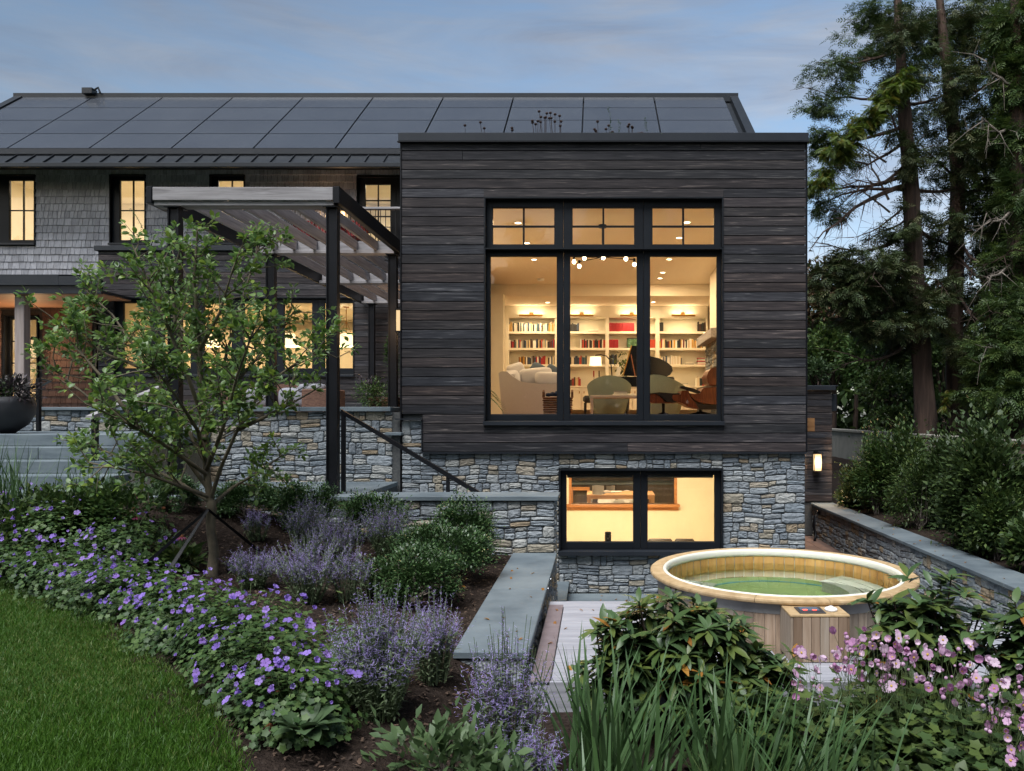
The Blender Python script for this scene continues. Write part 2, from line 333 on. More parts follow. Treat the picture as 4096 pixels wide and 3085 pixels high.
leafmat('leaf_shrub', [(.032,.062,.018,1),(.056,.098,.026,1),(.042,.080,.022,1),(.088,.13,.030,1)], transl=.25)
leafmat('leaf_astilbe', [(.08,.05,.025,1),(.12,.08,.04,1)], transl=.2, rough=.8)
leafmat('leaf_conifer', [(.028,.048,.016,1),(.044,.070,.021,1),(.062,.088,.025,1),(.036,.058,.021,1),(.075,.08,.028,1)], transl=.15, rough=.6)
leafmat('leaf_locust', [(.075,.12,.014,1),(.11,.155,.018,1),(.055,.095,.014,1),(.085,.13,.014,1),(.065,.11,.014,1),(.15,.14,.02,1)], transl=.35)
leafmat('leaf_deep', [(.030,.056,.018,1),(.050,.084,.024,1),(.038,.068,.021,1),(.066,.10,.026,1)], transl=.25)
leafmat('leaf_bronze', [(.13,.075,.045,1),(.17,.10,.06,1),(.10,.07,.035,1),(.06,.08,.025,1)], transl=.3)
leafmat('leaf_purple', [(.028,.016,.022,1),(.045,.028,.034,1),(.03,.03,.022,1)], transl=.15)
leafmat('grass', [(.038,.098,.008,1),(.060,.145,.011,1),(.048,.120,.010,1),(.085,.175,.018,1),(.125,.165,.035,1)], rough=.55, transl=.3)
leafmat('petal_violet', [(.27,.17,.62,1),(.36,.23,.70,1),(.30,.16,.54,1),(.42,.31,.74,1),(.22,.13,.5,1)], transl=.35, rough=.7)
leafmat('petal_sage', [(.40,.32,.66,1),(.48,.40,.74,1),(.52,.45,.72,1),(.34,.25,.58,1)], transl=.3, rough=.8)
leafmat('petal_pink', [(.62,.36,.54,1),(.70,.46,.62,1),(.76,.58,.70,1),(.54,.26,.46,1)], transl=.35, rough=.7)
leafmat('petal_magenta', [(.42,.06,.18,1),(.50,.12,.24,1)], transl=.3)
mat('flower_eye', [(.5,.32,.06,1)], rough=.8)
mat('cone_head', [(.22,.08,.03,1)], rough=.9)
mat('seedhead', [(.035,.018,.014,1)], rough=1)
glass_mat('window_glass', (1,1,1,1))
glass_mat('water', (.97,.99,.90,1), water=True)
# ================================================================ stonework generator
def warp(u, v, k=0.0):
    a = .016*math.sin(5.1*u+1.7*v+k)+.011*math.sin(11.3*u-3.1*v+2*k); b = .014*math.sin(4.3*u+2.9*v+1.3+k)+.010*math.sin(9.7*u+1.1*v+k*3)
    return u+a, v+b
def ashlar(u0, u1, v0, v1, rs, bh=(.11,.185), bw=(.13,.33)):
    """random ashlar: bands, blocks, then one to three stones in each block"""
    out = []; v = v0
    while v < v1-1e-6:
        h = rs.uniform(*bh)
        if v+h > v1-.08: h = v1-v
        u = u0
        while u < u1-1e-6:
            wd = rs.uniform(*bw)
            if u+wd > u1-.09: wd = u1-u
            r = rs.random()
            if h < .10 or (h < .17 and r < .22): out.append((u, u+wd, v, v+h))
            elif r < .66 or wd < .2:
                c = v+h*rs.uniform(.36,.64); out += [(u, u+wd, v, c)]
                if wd > .26 and rs.random() < .4:
                    m = u+wd*rs.uniform(.4,.6); out += [(u, m, c, v+h), (m, u+wd, c, v+h)]
                else: out += [(u, u+wd, c, v+h)]
            elif r < .72: 
                c = v+h*.34; d = v+h*.66; out += [(u,u+wd,v,c),(u,u+wd,c,d),(u,u+wd,d,v+h)]
            else:
                m = u+wd*(rs.uniform(.38,.5) if rs.random()<.5 else rs.uniform(.5,.62)); c = v+h*rs.uniform(.38,.62)
                out += [(u,m,v,v+h),(m,u+wd,v,c),(m,u+wd,c,v+h)]
            u += wd
        v += h
    return out
def stone_geo(mb, r, fr, rs, lim, k=0.0, joint=.004, proud=.021):
    u0,u1,v0,v1 = r
    def W(u, v):
        a, b = warp(u, v, k)
        if abs(u-lim[0]) < 1e-5 or abs(u-lim[1]) < 1e-5: a = u
        if abs(v-lim[2]) < 1e-5 or abs(v-lim[3]) < 1e-5: b = v
        return a, b
    c = [W(u0,v0), W(u1,v0), W(u1,v1), W(u0,v1)]
    cu = sum(p[0] for p in c)/4; cv = sum(p[1] for p in c)/4
    ring = []
    for i in range(4):
        p, q = c[i], c[(i+1)%4]; t0 = rs.uniform(.07,.2); t1 = 1-rs.uniform(.07,.2)
        for t in (t0, .5, t1):
            jx = rs.uniform(-.003,.003); ring.append((p[0]+(q[0]-p[0])*t+jx, p[1]+(q[1]-p[1])*t+rs.uniform(-.003,.003)))
    n = len(ring); mx_ = max(.01, min(u1-u0, v1-v0)/2)
    def inset(p, d):
        du, dv = cu-p[0], cv-p[1]; hu = (u1-u0)/2; hv = (v1-v0)/2
        return (p[0]+d*du/hu, p[1]+d*dv/hv)
    d0 = proud*rs.uniform(.6,1.25); vs = []; tilt = rs.uniform(-.05,.05); tl2 = rs.uniform(-.06,.06)
    for p in ring: q = inset(p, joint); vs.append(fr(q[0], q[1], -.015))
    for p in ring: q = inset(p, joint+.001); vs.append(fr(q[0], q[1], d0*.55))
    for p in ring: q = inset(p, joint+.010); vs.append(fr(q[0], q[1], d0+tilt*(q[0]-cu)+tl2*(q[1]-cv)+rs.uniform(-.004,.004)))
    for p in ring: q = inset(p, mx_*.55); vs.append(fr(q[0]+rs.uniform(-.008,.008), q[1], d0*1.12+tilt*(q[0]-cu)+tl2*(q[1]-cv)+rs.uniform(-.008,.008)))
    vs.append(fr(cu, cv, d0*1.15+rs.uniform(-.006,.006)))
    fs = []
    for a in range(3):
        for i in range(n): fs.append((a*n+i, a*n+(i+1)%n, (a+1)*n+(i+1)%n, (a+1)*n+i))
    fs += [(3*n+i, 3*n+(i+1)%n, 4*n) for i in range(n)]
    mb.add(vs, fs)
def stone_face(parent, regions, fr, seed, maxn=300, see=None, flip=False):
    """see(u,v): stones worth being single parts"""
    rs = random.Random(seed); allr = []
    for reg in regions:
        allr += [(r, reg) for r in ashlar(*reg[:4], rs, *(reg[4:] if len(reg) > 4 else ()))]
    key = lambda t: (0 if see is None or see((t[0][0]+t[0][1])/2, (t[0][2]+t[0][3])/2) else 1, -(t[0][1]-t[0][0])*(t[0][3]-t[0][2]))
    allr.sort(key=key); rest = MB(); rr = []
    for i, (r, reg) in enumerate(allr):
        if i < maxn:
            m = MB(); stone_geo(m, r, fr, rs, reg, seed*.37)
            if flip: m.f = [f[::-1] for f in m.f]
            build('stone', m, 'stone', parent, rnd=rs.random())
        else:
            n0 = len(rest.f); stone_geo(rest, r, fr, rs, reg, seed*.37); rr += [rs.random()]*(len(rest.f)-n0)
    if rest.f:
        if flip: rest.f = [f[::-1] for f in rest.f]
        build('small_stones', rest, 'stone', parent, kind='stuff', rnd=rr)
# ================================================================ setting: ground, lawn, beds, patio
def struct(name, mb, mt, label=None, parent=None, **k): return build(name, mb, mt, parent, label, kind='structure', **k)
struct('ground', MB().add([(-600,-600,-.08),(600,-600,-.08),(600,600,-.08),(-600,600,-.08)], [(0,1,2,3)]), 'ground')
def soil_z(x, y):
    x = np.asarray(x, float); y = np.asarray(y, float)
    z = .93 + .19*smooth01((-1.05-x)/1.6)
    z = z + .42*smooth01((-2.6-x)/2.6)*smooth01((y-6.6)/2.0) + .10*smooth01((-1.6-x)/1.2)*smooth01((y-8.0)/1.4)
    return z - .30*smooth01((x+1.15)/.75)*smooth01((5.9-y)/.5)
EDGE = [(-1.25,-2.0),(-1.2,1.0),(-1.3,2.5),(-1.51,3.39),(-1.73,3.74),(-2.13,4.23),(-2.75,4.82),(-3.26,5.36),(-4.26,6.18),(-5.47,7.1),(-7.5,7.7),(-14,7.9)]
def edge_x(y):
    ys = [e[1] for e in EDGE]; xs = [e[0] for e in EDGE]; return np.interp(y, ys, xs)
def sheet(name, xs, ys, zf, mt, keep=None, smooth=True):
    xs = np.asarray(xs); ys = np.asarray(ys); Xg, Yg = np.meshgrid(xs, ys); V = np.stack([Xg, Yg, zf(Xg, Yg)], -1).reshape(-1, 3)
    n = len(xs); F = []
    for j in range(len(ys)-1):
        for i in range(n-1):
            if keep is None or keep((xs[i]+xs[i+1])/2, (ys[j]+ys[j+1])/2): F.append((j*n+i, j*n+i+1, (j+1)*n+i+1, (j+1)*n+i))
    return link(name, mesh_np(name, V, np.array(F), mt, smooth=smooth), kind='structure')
xs = np.unique(np.concatenate([np.linspace(-14,-.49,110), np.linspace(-.49,6,40)])); ys = np.unique(np.concatenate([np.linspace(-3,5.3,70), np.linspace(5.3,9.46,50)]))
def bumpy(f, a=.012): return lambda x, y: f(x, y) + a*np.sin(7.3*x+3*y)*np.cos(5.1*y-2*x) + a*.7*np.sin(17*x-9*y)
sheet('garden_bed_soil', xs, ys, bumpy(soil_z), 'soil', lambda x, y: not (x > -.49 and y > 5.3) and not (x < -5.75 and y > 8.25))
lawn_v = []; lawn_f = []; rows = np.linspace(-2, 7.85, 90)
for j, y in enumerate(rows):
    ex = float(edge_x(y))+.05*math.sin(6*y)
    for t in np.linspace(0, 1, 24):
        x = -14 + (ex+14)*t; lawn_v.append((x, y, float(soil_z(x, y))+.025-.03*(t > .985)))
for j in range(89):
    for i in range(23): lawn_f.append((j*24+i, j*24+i+1, (j+1)*24+i+1, (j+1)*24+i))
struct('lawn', MB().add(lawn_v, lawn_f), 'lawn_base', smooth='all')
patio = struct('patio', MB().box(-.49,4.72,5.36,11.52,-.12,-.03), 'mortar')
yy = 11.5
for row in range(4):
    xx = -.44; 
    while xx < 4.6:
        wd = [0.78,1.05,.62,.9][(row+int(xx*3)) % 4]; x1 = min(xx+wd, 4.66)
        build('paver', MB().box(xx+.003, x1-.003, yy-.9+.003, yy-.003, -.04, 0, .004), 'bluestone', patio); xx = x1
    yy -= .9
path = struct('side_path', MB().box(3.10,4.72,11.52,17.0,-.12,-.03), 'mortar')
for j in range(12):
    for i in range(5):
        x0 = 3.12+i*.32; build('paver', MB().box(x0+.003, x0+.317, 11.55+j*.45, 11.55+j*.45+.444, -.03, 0, .004), 'path_brick', path)
# right-hand bed, and woodland ground behind the perimeter wall
def rbed_z(x, y): return .66+.05*np.clip(x-5, 0, 3.2)+.12*smooth01((x-5.6)/2.4)+.03*np.clip(y-9, 0, 9)*smooth01((x-5)/2)
sheet('shrub_bed_soil', np.linspace(5.1,8.16,30), np.linspace(3.5,30,70), bumpy(rbed_z), 'soil')
sheet('front_bed_soil', np.linspace(-.49,9,20), np.linspace(-3,5.3,30), bumpy(lambda x, y: .64+0*x, .01), 'soil', lambda x, y: x > 5.9)
sheet('woodland_ground', np.linspace(8.28,90,24), np.linspace(2,120,40), bumpy(lambda x, y: 1.55+.02*(x-8)+0*y, .05), 'ground')
# terrace, landing, stairs
struct('terrace', MB().box(-14,-2.92,11.56,19.4,2.2,2.38), 'mortar')
t_ = bpy.data.objects['terrace']; k = 0
for j in range(9):
    x = -13.9
    while x < -3.0:
        x1 = min(x+[.9,1.2,.75][(k*7+j) % 3], -2.95); k += 1
        build('paver', MB().box(x+.003, x1-.003, 11.6+j*.86, 11.6+(j+1)*.86-.006, 2.38, 2.392, .003), 'bluestone', t_); x = x1
land = struct('landing', MB().box(-5.74,-2.96,9.96,11.49,1.3,1.60).box(-9.6,-5.76,8.26,9.4,1.2,1.6), 'mortar')
for x0, x1, y0, y1 in ((-5.72,-4.75,9.97,11.48),(-4.75,-3.85,9.97,11.48),(-3.85,-2.945,9.97,11.48)):
    build('paver', MB().box(x0+.003,x1-.003,y0,y1,1.60,1.66,.005), 'bluestone', land)
st = thing('garden_stairs', 'bluestone stairs dropping to the patio between two stone walls', 'stairs', (-1.7,10.7,0))
for i in range(8):
    x0 = -2.945+.313*i; z = 1.66-.1844*(i+1)
    build('step', MB().box(x0+.002, x0+.345, 9.97, 11.47, z-.055, z, .006), 'bluestone', st)
    build('riser', MB().box(x0+.02, x0+.30, 9.98, 11.46, z-.24, z-.057), 'bluestone', st)
# broad steps on the left up to the terrace
bs = thing('broad_steps', 'wide grey bluestone steps climbing to the terrace at far left', 'steps', (-7.6,9.2,1.2))
for i, (z, yf, xr) in enumerate(((2.40,9.90,-5.74),(2.25,9.57,-5.72),(2.10,9.24,-5.62),(1.95,8.91,-5.58),(1.80,8.58,-5.50),(1.66,8.25,-5.40))):
    xa = -9.6
    for xb in (-8.3, -6.9, xr):
        build('step_block', MB().box(xa+.002, xb-.002, yf, (11.55 if i == 0 else yf+.36), z-.147, z, .006), 'bluestone', bs); xa = xb
# ================================================================ freestanding stone walls
def fr_front(Y): return lambda u, v, d: (u, Y-d, v)
tw = thing('terrace_wall', 'stone terrace wall with bluestone cap behind the pergola posts', 'stone wall', (-4.3,11.6,1.5))
build('mortar_core', MB().box(-5.75,-2.93,11.53,11.95,1.4,2.69), 'mortar', tw)
stone_face(tw, [(-5.75,-3.04,1.62,2.70)], fr_front(11.53), 11)
build('cap_stone', MB().box(-5.82,-4.4,11.44,12.0,2.70,2.767,.006), 'bluestone', tw); build('cap_stone', MB().box(-4.394,-3.05,11.44,12.0,2.70,2.767,.006), 'bluestone', tw)
build('cap_stone', MB().box(-3.12,-2.88,11.40,12.3,2.345,2.39,.006), 'bluestone', tw)
lw = thing('low_porch_wall', 'low stone wall with cap at far left below the porch', 'stone wall', (-8.6,12.1,2.39))
build('mortar_core', MB().box(-11,-7.0,12.13,12.5,2.39,2.72), 'mortar', lw); stone_face(lw, [(-10.2,-7.0,2.395,2.72)], fr_front(12.13), 12)
build('cap_stone', MB().box(-11,-6.95,12.05,12.55,2.72,2.77,.006), 'bluestone', lw)
sw = thing('stair_wall', 'stone wall with pale bluestone cap in front of the garden stairs', 'stone wall', (-3,9.7,.9))
build('mortar_core', MB().box(-5.75,-.53,9.48,9.93,0,1.60), 'mortar', sw)
stone_face(sw, [(-5.74,-.52,.84,1.60)], fr_front(9.48), 13, see=lambda u, v: u > -3.6 and v > .9)
stone_face(sw, [(9.49,9.93,0.0,1.60)], lambda u, v, d: (-.53+d, u, v), 14, flip=False)
xa = -5.78
for xb in (-4.7,-3.35,-2.62,-1.66,-.47):
    build('cap_stone', MB().box(xa+.003, xb-.003, 9.42, 9.955, 1.604, 1.66, .006), 'bluestone', sw); xa = xb
se = thing('seat_wall', 'low stone seat wall with wide smooth bluestone cap beside the deck', 'stone wall', (-.76,7.4,.5))
build('mortar_core', MB().box(-1.0,-.54,5.56,9.46,0,.915), 'mortar', se)
stone_face(se, [(5.56,9.46,0.0,.915)], lambda u, v, d: (-.54+d, u, v), 15)
stone_face(se, [(-1.0,-.54,.55,.915)], fr_front(5.56), 16)
for y0, y1 in ((5.51,7.455),(7.461,9.445)): build('cap_stone', MB().box(-1.025,-.488,y0,y1,.918,.97,.006), 'bluestone', se)
for y0 in (7.62, 8.05): build('light_clip', MB().box(-.487,-.475,y0,y0+.03,.93,.95,.004), 'steel', se)
rw = thing('side_retaining_wall', 'long stone retaining wall with bluestone cap right of the hot tub', 'stone wall', (4.9,11,0))
build('mortar_core', MB().box(4.735,5.12,3.4,16.98,-.05,.665), 'mortar', rw)
stone_face(rw, [(6.6,16.98,-.02,.665),(3.5,6.6,.3,.665)], lambda u, v, d: (4.735-d, u, v), 17, flip=True)
ya = 3.4
for yb in (5.2,7.05,8.9,10.4,11.85,13.3,15.1,16.98):
    build('cap_stone', MB().box(4.67,5.18,ya+.003,yb-.003,.668,.72,.006), 'bluestone', rw); ya = yb
pw = thing('perimeter_wall', 'old grey concrete garden wall running back under the cedars', 'wall', (8.2,18,1))
build('wall_panel', MB().box(8.1,8.3,7,30,.3,2.08), 'concrete', pw); build('coping', MB().box(8.04,8.36,7,30,2.08,2.16,.012), 'concrete', pw)
build('pier', MB().box(7.95,8.4,30.02,30.5,.6,2.55,.01), 'concrete', pw)
# ================================================================ siding helper
def boards(parent, x0, x1, z0, z1, Y, holes, pitch=.1395, seed=1, lower=None, joints=.45, th=.02):
    rs = random.Random(seed); z = z0
    while z < z1-.03:
        zt = min(z+pitch, z1); segs = [[x0, x1]]
        if lower and z < lower[0]: segs = [[lower[1], x1]]
        for hx0, hx1, hz0, hz1 in holes:
            if zt > hz0+.004 and z < hz1-.004:
                ns = []; ra, rb_ = max(hx0, segs[0][0]), min(hx1, segs[-1][1])
                if zt > hz1+.008: build('siding_board', MB().box(ra, rb_, Y, Y+th, hz1, zt-.0045, .002), 'charred_wood', parent)
                if z < hz0-.008: build('siding_board', MB().box(ra, rb_, Y, Y+th, z+.0045, hz0, .002), 'charred_wood', parent)
                for a, b in segs:
                    if hx1 <= a or hx0 >= b: ns.append([a, b]); continue
                    if hx0-a > .02: ns.append([a, hx0])
                    if b-hx1 > .02: ns.append([hx1, b])
                segs = ns
        fin = []
        for a, b in segs:
            if b-a > 2.2 and rs.random() < joints: c = rs.uniform(a+.6, b-.6); fin += [[a, c-.0015], [c+.0015, b]]
            else: fin.append([a, b])
        for a, b in fin:
            dy = rs.uniform(-.002,.002)
            build('siding_board', MB().box(a, b, Y+dy, Y+th, z+.006, zt-.006, .003), 'charred_wood', parent)
        z = zt
def window(parent, cols, X0, X1, Z0, Z1, Yf, glassY, label=None, munt=None, sill=None, trim=.022, depth=.12, fmat='dark_frame', gname='pane'):
    """cols: [(x0,x1,[(z0,z1),...]),...] glass openings; munt: (nx,nz) bars for opening index list"""
    o0 = ORG[parent.name]; wdw = build('window', MB().box(X0, X0+trim, Yf-.012, glassY+.04, Z0, Z1).box(X1-trim, X1, Yf-.012, glassY+.04, Z0, Z1).box(X0+trim, X1-trim, Yf-.012, glassY+.04, Z1-trim, Z1), fmat, parent, label)
    xi0, xi1 = X0+trim, X1-trim; zt = Z1-trim
    for i, (a, b, ops) in enumerate(cols):
        ca = xi0 if i == 0 else (cols[i-1][1]+a)/2+.002; cb = xi1 if i == len(cols)-1 else (b+cols[i+1][0])/2-.002
        fy0, fy1 = glassY-.045, glassY+.035; m = MB()
        m.box(ca, a, fy0, fy1, Z0, zt, .003).box(b, cb, fy0, fy1, Z0, zt, .003); zs = sorted(ops); prev = Z0
        for (z0, z1) in zs: m.box(a, b, fy0+.002, fy1-.002, prev, z0, .003); prev = z1
        m.box(a, b, fy0+.002, fy1-.002, prev, zt, .003); build('sash', m, fmat, wdw)
        for j, (z0, z1) in enumerate(zs):
            # inner bead, then the pane
            bd = MB().box(a, a+.008, fy0+.018, glassY-.004, z0, z1).box(b-.008, b, fy0+.018, glassY-.004, z0, z1).box(a+.008, b-.008, fy0+.018, glassY-.004, z0, z0+.008).box(a+.008, b-.008, fy0+.018, glassY-.004, z1-.008, z1)
            build('glazing_bead', bd, 'black_metal', wdw)
            build(gname, MB().add([(a,glassY,z0),(b,glassY,z0),(b,glassY,z1),(a,glassY,z1)], [(0,1,2,3)]), 'window_glass', wdw)
            if munt and munt(i, j):
                nx, nz_ = munt(i, j); mm = MB(); hw = .0135 if nx < 3 else .01
                for q in range(1, nx): xm = a+(b-a)*q/nx; mm.box(xm-hw, xm+hw, glassY-.022, glassY+.018, z0, z1)
                for q in range(1, nz_): zm = z0+(z1-z0)*q/nz_; mm.box(a, b, glassY-.020, glassY+.016, zm-hw, zm+hw)
                build('muntin', mm, fmat, wdw)
    if sill: build('sill', MB().prism([(Yf-.055, Z0-sill), (glassY+.03, Z0-sill), (glassY+.03, Z0-.002), (Yf-.055, Z0-.014)], 'x', X0-.008, X1+.008), 'flashing', wdw)
    return wdw
def wall_holes(mb, x0, x1, z0, z1, y0, y1, holes):
    """wall slab with rectangular openings, as boxes butted in columns"""
    xs_ = sorted(set([x0, x1]+[h for q in holes for h in q[:2] if x0 < h < x1]))
    for a, b in zip(xs_[:-1], xs_[1:]):
        zz = z0
        for h in sorted([q for q in holes if q[0] <= a+1e-6 and q[1] >= b-1e-6], key=lambda q: q[2]):
            if h[2] > zz: mb.box(a, b, y0, y1, zz, h[2])
            zz = max(zz, h[3])
        if zz < z1: mb.box(a, b, y0, y1, zz, z1)
    return mb
# ================================================================ the house: dark timber wing over a stone base, shingled main range, roof
house = thing('house', 'dark timber and stone house with solar roof and lit windows at dusk', 'house', (0,15,0))
BX0, BX1, BY = -2.894, 3.094, 11.5
k = BY/FPX
MWX0, MWX1, MWZ0, MWZ1 = (1937-U0)*k, (2893-U0)*k, EYE-(1682-V0)*k, EYE-(790-V0)*k
BWX0, BWX1, BWZ0, BWZ1 = (2236-U0)*k, (2891-U0)*k, EYE-(2200-V0)*k, EYE-(1876-V0)*k
SBZ = 2.097
# structural shell of the wing
sh_ = MB(); wall_holes(sh_, BX0+.0015, BX1-.0015, 0, 6.68, 11.53, 11.74, [(MWX0+.004,MWX1-.004,MWZ0-.06,MWZ1-.004),(BWX0+.004,BWX1-.004,BWZ0-.05,BWZ1-.004)])
build('wing_wall', sh_, 'mortar', house)
build('wing_side_wall', MB().box(BX0+.012,BX0+.2,11.741,19.38,0,6.68), 'charred_wood', house); build('wing_side_wall', MB().box(BX1-.2,BX1-.012,11.741,19.7,0,6.68), 'charred_wood', house)
build('wing_roof', MB().box(BX0+.01,BX1-.01,11.742,19.6,6.3,6.6), 'roof_metal', house)
wing = build('siding_backing', MB().box(BX0+.001,BX1-.001,11.505,11.528,6.66,6.70), 'flashing', house, 'charred dark timber siding of the front wing')
boards(wing, BX0, BX1, SBZ, 6.68, 11.478, [(MWX0,MWX1,MWZ0-.066,MWZ1)], seed=3, lower=(2.54,-2.583))
build('corner_trim', MB().box(BX0-.02,BX0-.001,11.465,11.52,2.56,6.68), 'black_metal', house); build('corner_trim', MB().box(BX1+.001,BX1+.02,11.465,11.52,SBZ,6.68), 'black_metal', house)
build('base_flashing', MB().box(-2.583,BX1+.02,11.44,11.53,SBZ-.022,SBZ-.002).box(-2.60,-2.585,11.455,11.5,SBZ-.022,2.575).box(-2.98,-2.585,11.43,11.5,2.577,2.597), 'flashing', house)
# left side of the wing, boards joined (seen only from beside)
sb = MB(); z = 2.4
while z < 6.6: sb.box(BX0-.02,BX0+.01,11.53,18.3,z+.0035,min(z+.1395,6.68)-.0035); z += .1395
build('side_siding', sb, 'charred_wood', house, kind='stuff')
par = build('parapet', MB().box(BX0-.04,BX1+.03,11.43,11.8,6.69,6.815,.006), 'flashing', house)
build('parapet_lip', MB().box(BX0-.05,BX1+.04,11.415,11.47,6.672,6.688), 'black_metal', house)
build('roof_planting', MB().box(BX0+.05,BX1-.05,11.82,19.4,6.6,6.72), 'soil', house)
# stone base
sbase = build('stone_base', MB().box(-2.58,-2.57,11.531,11.54,0,.1), 'mortar', house, 'grey fieldstone base of the front wing')
stone_face(sbase, [(-2.9,BWX0,0.0,SBZ-.02),(BWX0,BWX1,0.0,BWZ0-.075),(BWX0,BWX1,BWZ1,SBZ-.02),(BWX1,BX1,0.0,SBZ-.02),(-2.9,-2.60,SBZ-.02,2.57)], fr_front(11.53), 21,
           see=lambda u, v: not (u < -.5 and v < 1.66-.3*(u+2.9)*0-.2) and not (u > .9 and v < .55))
# main three-bay window and basement window
def cx(u): return (u-U0)*11.62/FPX
def cz(v): return EYE-(v-V0)*11.62/FPX
mw = window(house, [(cx(1962),cx(2229.5),[(cz(1659),cz(1027))]),(cx(2279),cx(2548.6),[(cz(1659),cz(1027))]),(cx(2598),cx(2867),[(cz(1659),cz(1027))])], MWX0, MWX1, MWZ0, cz(1000), 11.475, 11.62, 'tall three-bay picture window of the front wing', sill=.07)
mt2 = window(house, [(cx(1971),cx(2219.5),[(cz(981.6),cz(833))]),(cx(2288.6),cx(2538),[(cz(981.6),cz(833))]),(cx(2607.5),cx(2857),[(cz(981.6),cz(833))])], MWX0, MWX1, cz(998), MWZ1, 11.475, 11.62, 'three transom lights above the picture window', munt=lambda i, j: (2, 2))
window(house, [(cx(2265),cx(2533.5),[(cz(2166),cz(1898))]),(cx(2588),cx(2857),[(cz(2166),cz(1898))])], BWX0, BWX1, BWZ0, BWZ1, 11.465, 11.60, 'wide two-pane basement window in the stone base', sill=.07)
# ---- main range
HY, BOY = 19.5, 18.4
def hx(u): return (u-U0)*HY/FPX
def hz(v): return EYE-(v-V0)*HY/FPX
UPW = []   # upper windows: (outer x0,x1,z0,z1, pane x0,x1,z0,z1)
for (a, b, c, d) in ((-70,143,29,140),(440,584,473,578),(840,980,868,976)):
    UPW.append((hx(a), hx(b), hz(972), hz(700), hx(c), hx(d), hz(959), hz(719)))
DOOR = (hx(1427), hx(1700), 6.62, hz(707))
mh = [(w_[0]+.01, w_[1]-.01, w_[2]-.03, w_[3]-.01) for w_ in UPW]+[(DOOR[0]+.01,DOOR[1]-.01,DOOR[2],DOOR[3]-.01)]
GW = [(-14.9,-14.05,2.75,5.15),(hx(385),hx(447),3.3,5.2)]
build('main_wall', wall_holes(MB(), -16.2, -2.9, 2.2, 9.0, 19.53, 19.75, mh+GW+[(-11.8,-2.9,2.5,6.5)]), 'mortar', house)
build('gable_wall', MB().prism([(19.53,0),(25,0),(25,9.0),(22.25,11.3),(19.53,9.0)], 'x', 3.45, 3.65).prism([(19.76,2.2),(25,2.2),(25,9.0),(22.25,11.3),(19.76,9.0)], 'x', -16.2, -16.0), 'shingle', house)
build('rear_wall', MB().box(-15.99,3.44,24.8,25.0,0,9.0), 'shingle', house)
# shingles: 300 nearest the eye as parts, the rest joined
shw = build('shingle_wall', MB().box(-16.19,-2.9,19.515,19.529,8.9,9.0), 'shingle', house, 'weathered grey cedar shingles of the upper storey')
def shingles(parent, x0, x1, z0, z1, Y, holes, seed, maxn, mt, ex=.182):
    rs = random.Random(seed); pcs = []; z = z0
    while z < z1:
        x = x0+rs.uniform(-.1,0)
        while x < x1:
            wd = rs.choice((.09,.11,.125,.14,.16,.185)); a, b = max(x, x0), min(x+wd-.009, x1)
            if b-a > .02 and not any(b > h[0]+.005 and a < h[1]-.005 and z+ex*.9 > h[2] and z+.01 < h[3] for h in holes):
                pcs.append((a, b, z+rs.uniform(-.004,.004), rs.uniform(0,.004)))
            elif b-a > .02:
                for h in holes:
                    if b > h[0]+.005 and a < h[1]-.005 and z+ex*.9 > h[2] and z+.01 < h[3]:
                        if a < h[0]-.01: pcs.append((a, h[0], z, 0))
                        if b > h[1]+.01: pcs.append((h[1], b, z, 0))
            x += wd
        z += ex
    pcs.sort(key=lambda p: abs((p[0]+p[1])/2+10)); rest = MB(); rr = []
    for i, (a, b, z, d) in enumerate(pcs):
        vs = [(a,Y-.034-d,z),(b,Y-.034-d,z),(b,Y-.002,z),(a,Y-.002,z),(a,Y-.004,z+ex+.03),(b,Y-.004,z+ex+.03)]
        fs = [(0,1,5,4),(0,3,2,1),(1,2,5),(0,4,3)]
        if i < maxn: build('shingle', MB().add(vs, fs), mt, parent, rnd=rs.random())
        else: n0 = len(rest.f); rest.add(vs, fs); rr += [rs.random()]*4
    if rest.f: build('other_shingles', rest, mt, parent, kind='stuff', rnd=rr)
holes_s = [(w_[0],w_[1],w_[2]-.05,w_[3]) for w_ in UPW]+[DOOR, (-11.83,-2.9,2,6.66)]
shingles(shw, -16.2, -2.9, 5.95, 8.92, 19.515, holes_s, 31, 300, 'shingle')
lsh = build('porch_shingle_wall', MB().box(-16.19,-11.85,19.517,19.529,5.7,5.9), 'shingle_red', house, 'reddish shingles inside the lit porch')
shingles(lsh, -16.2, -11.85, 2.75, 5.6, 19.515, [(g[0]-.1,g[1]+.1,g[2]-.1,g[3]+.15) for g in GW], 32, 200, 'shingle_red')
for i, w_ in enumerate(UPW):
    window(house, [(w_[4],w_[5],[(w_[6],w_[7])])], w_[0], w_[1], w_[2], w_[3], 19.47, 19.60, 'upper window '+('at the left edge of the picture','left of the pergola','half hidden by the pergola')[i], munt=lambda i, j: (2,2), sill=.06)
window(house, [(hx(1458),hx(1560),[(6.85,hz(735))]),(hx(1604),hx(1690),[(6.85,hz(735))])], *DOOR, 19.47, 19.60, 'glazed balcony door', munt=lambda i, j: (2,4))
dh = build('door_handle', MB().tube([(hx(1567),19.52,7.36),(hx(1567),19.48,7.36),(hx(1545),19.48,7.36)], .012, 6), 'steel', house)
for g, lb in zip(GW, ('porch door of small panes at the left edge','narrow lit side window under the porch')):
    window(house, [(g[0]+.1,g[1]-.1,[(g[2]+.1,g[3]-.1)])], *g, 19.48, 19.60, lb, munt=lambda i, j: (2,4) if g is GW[0] else (1,3))
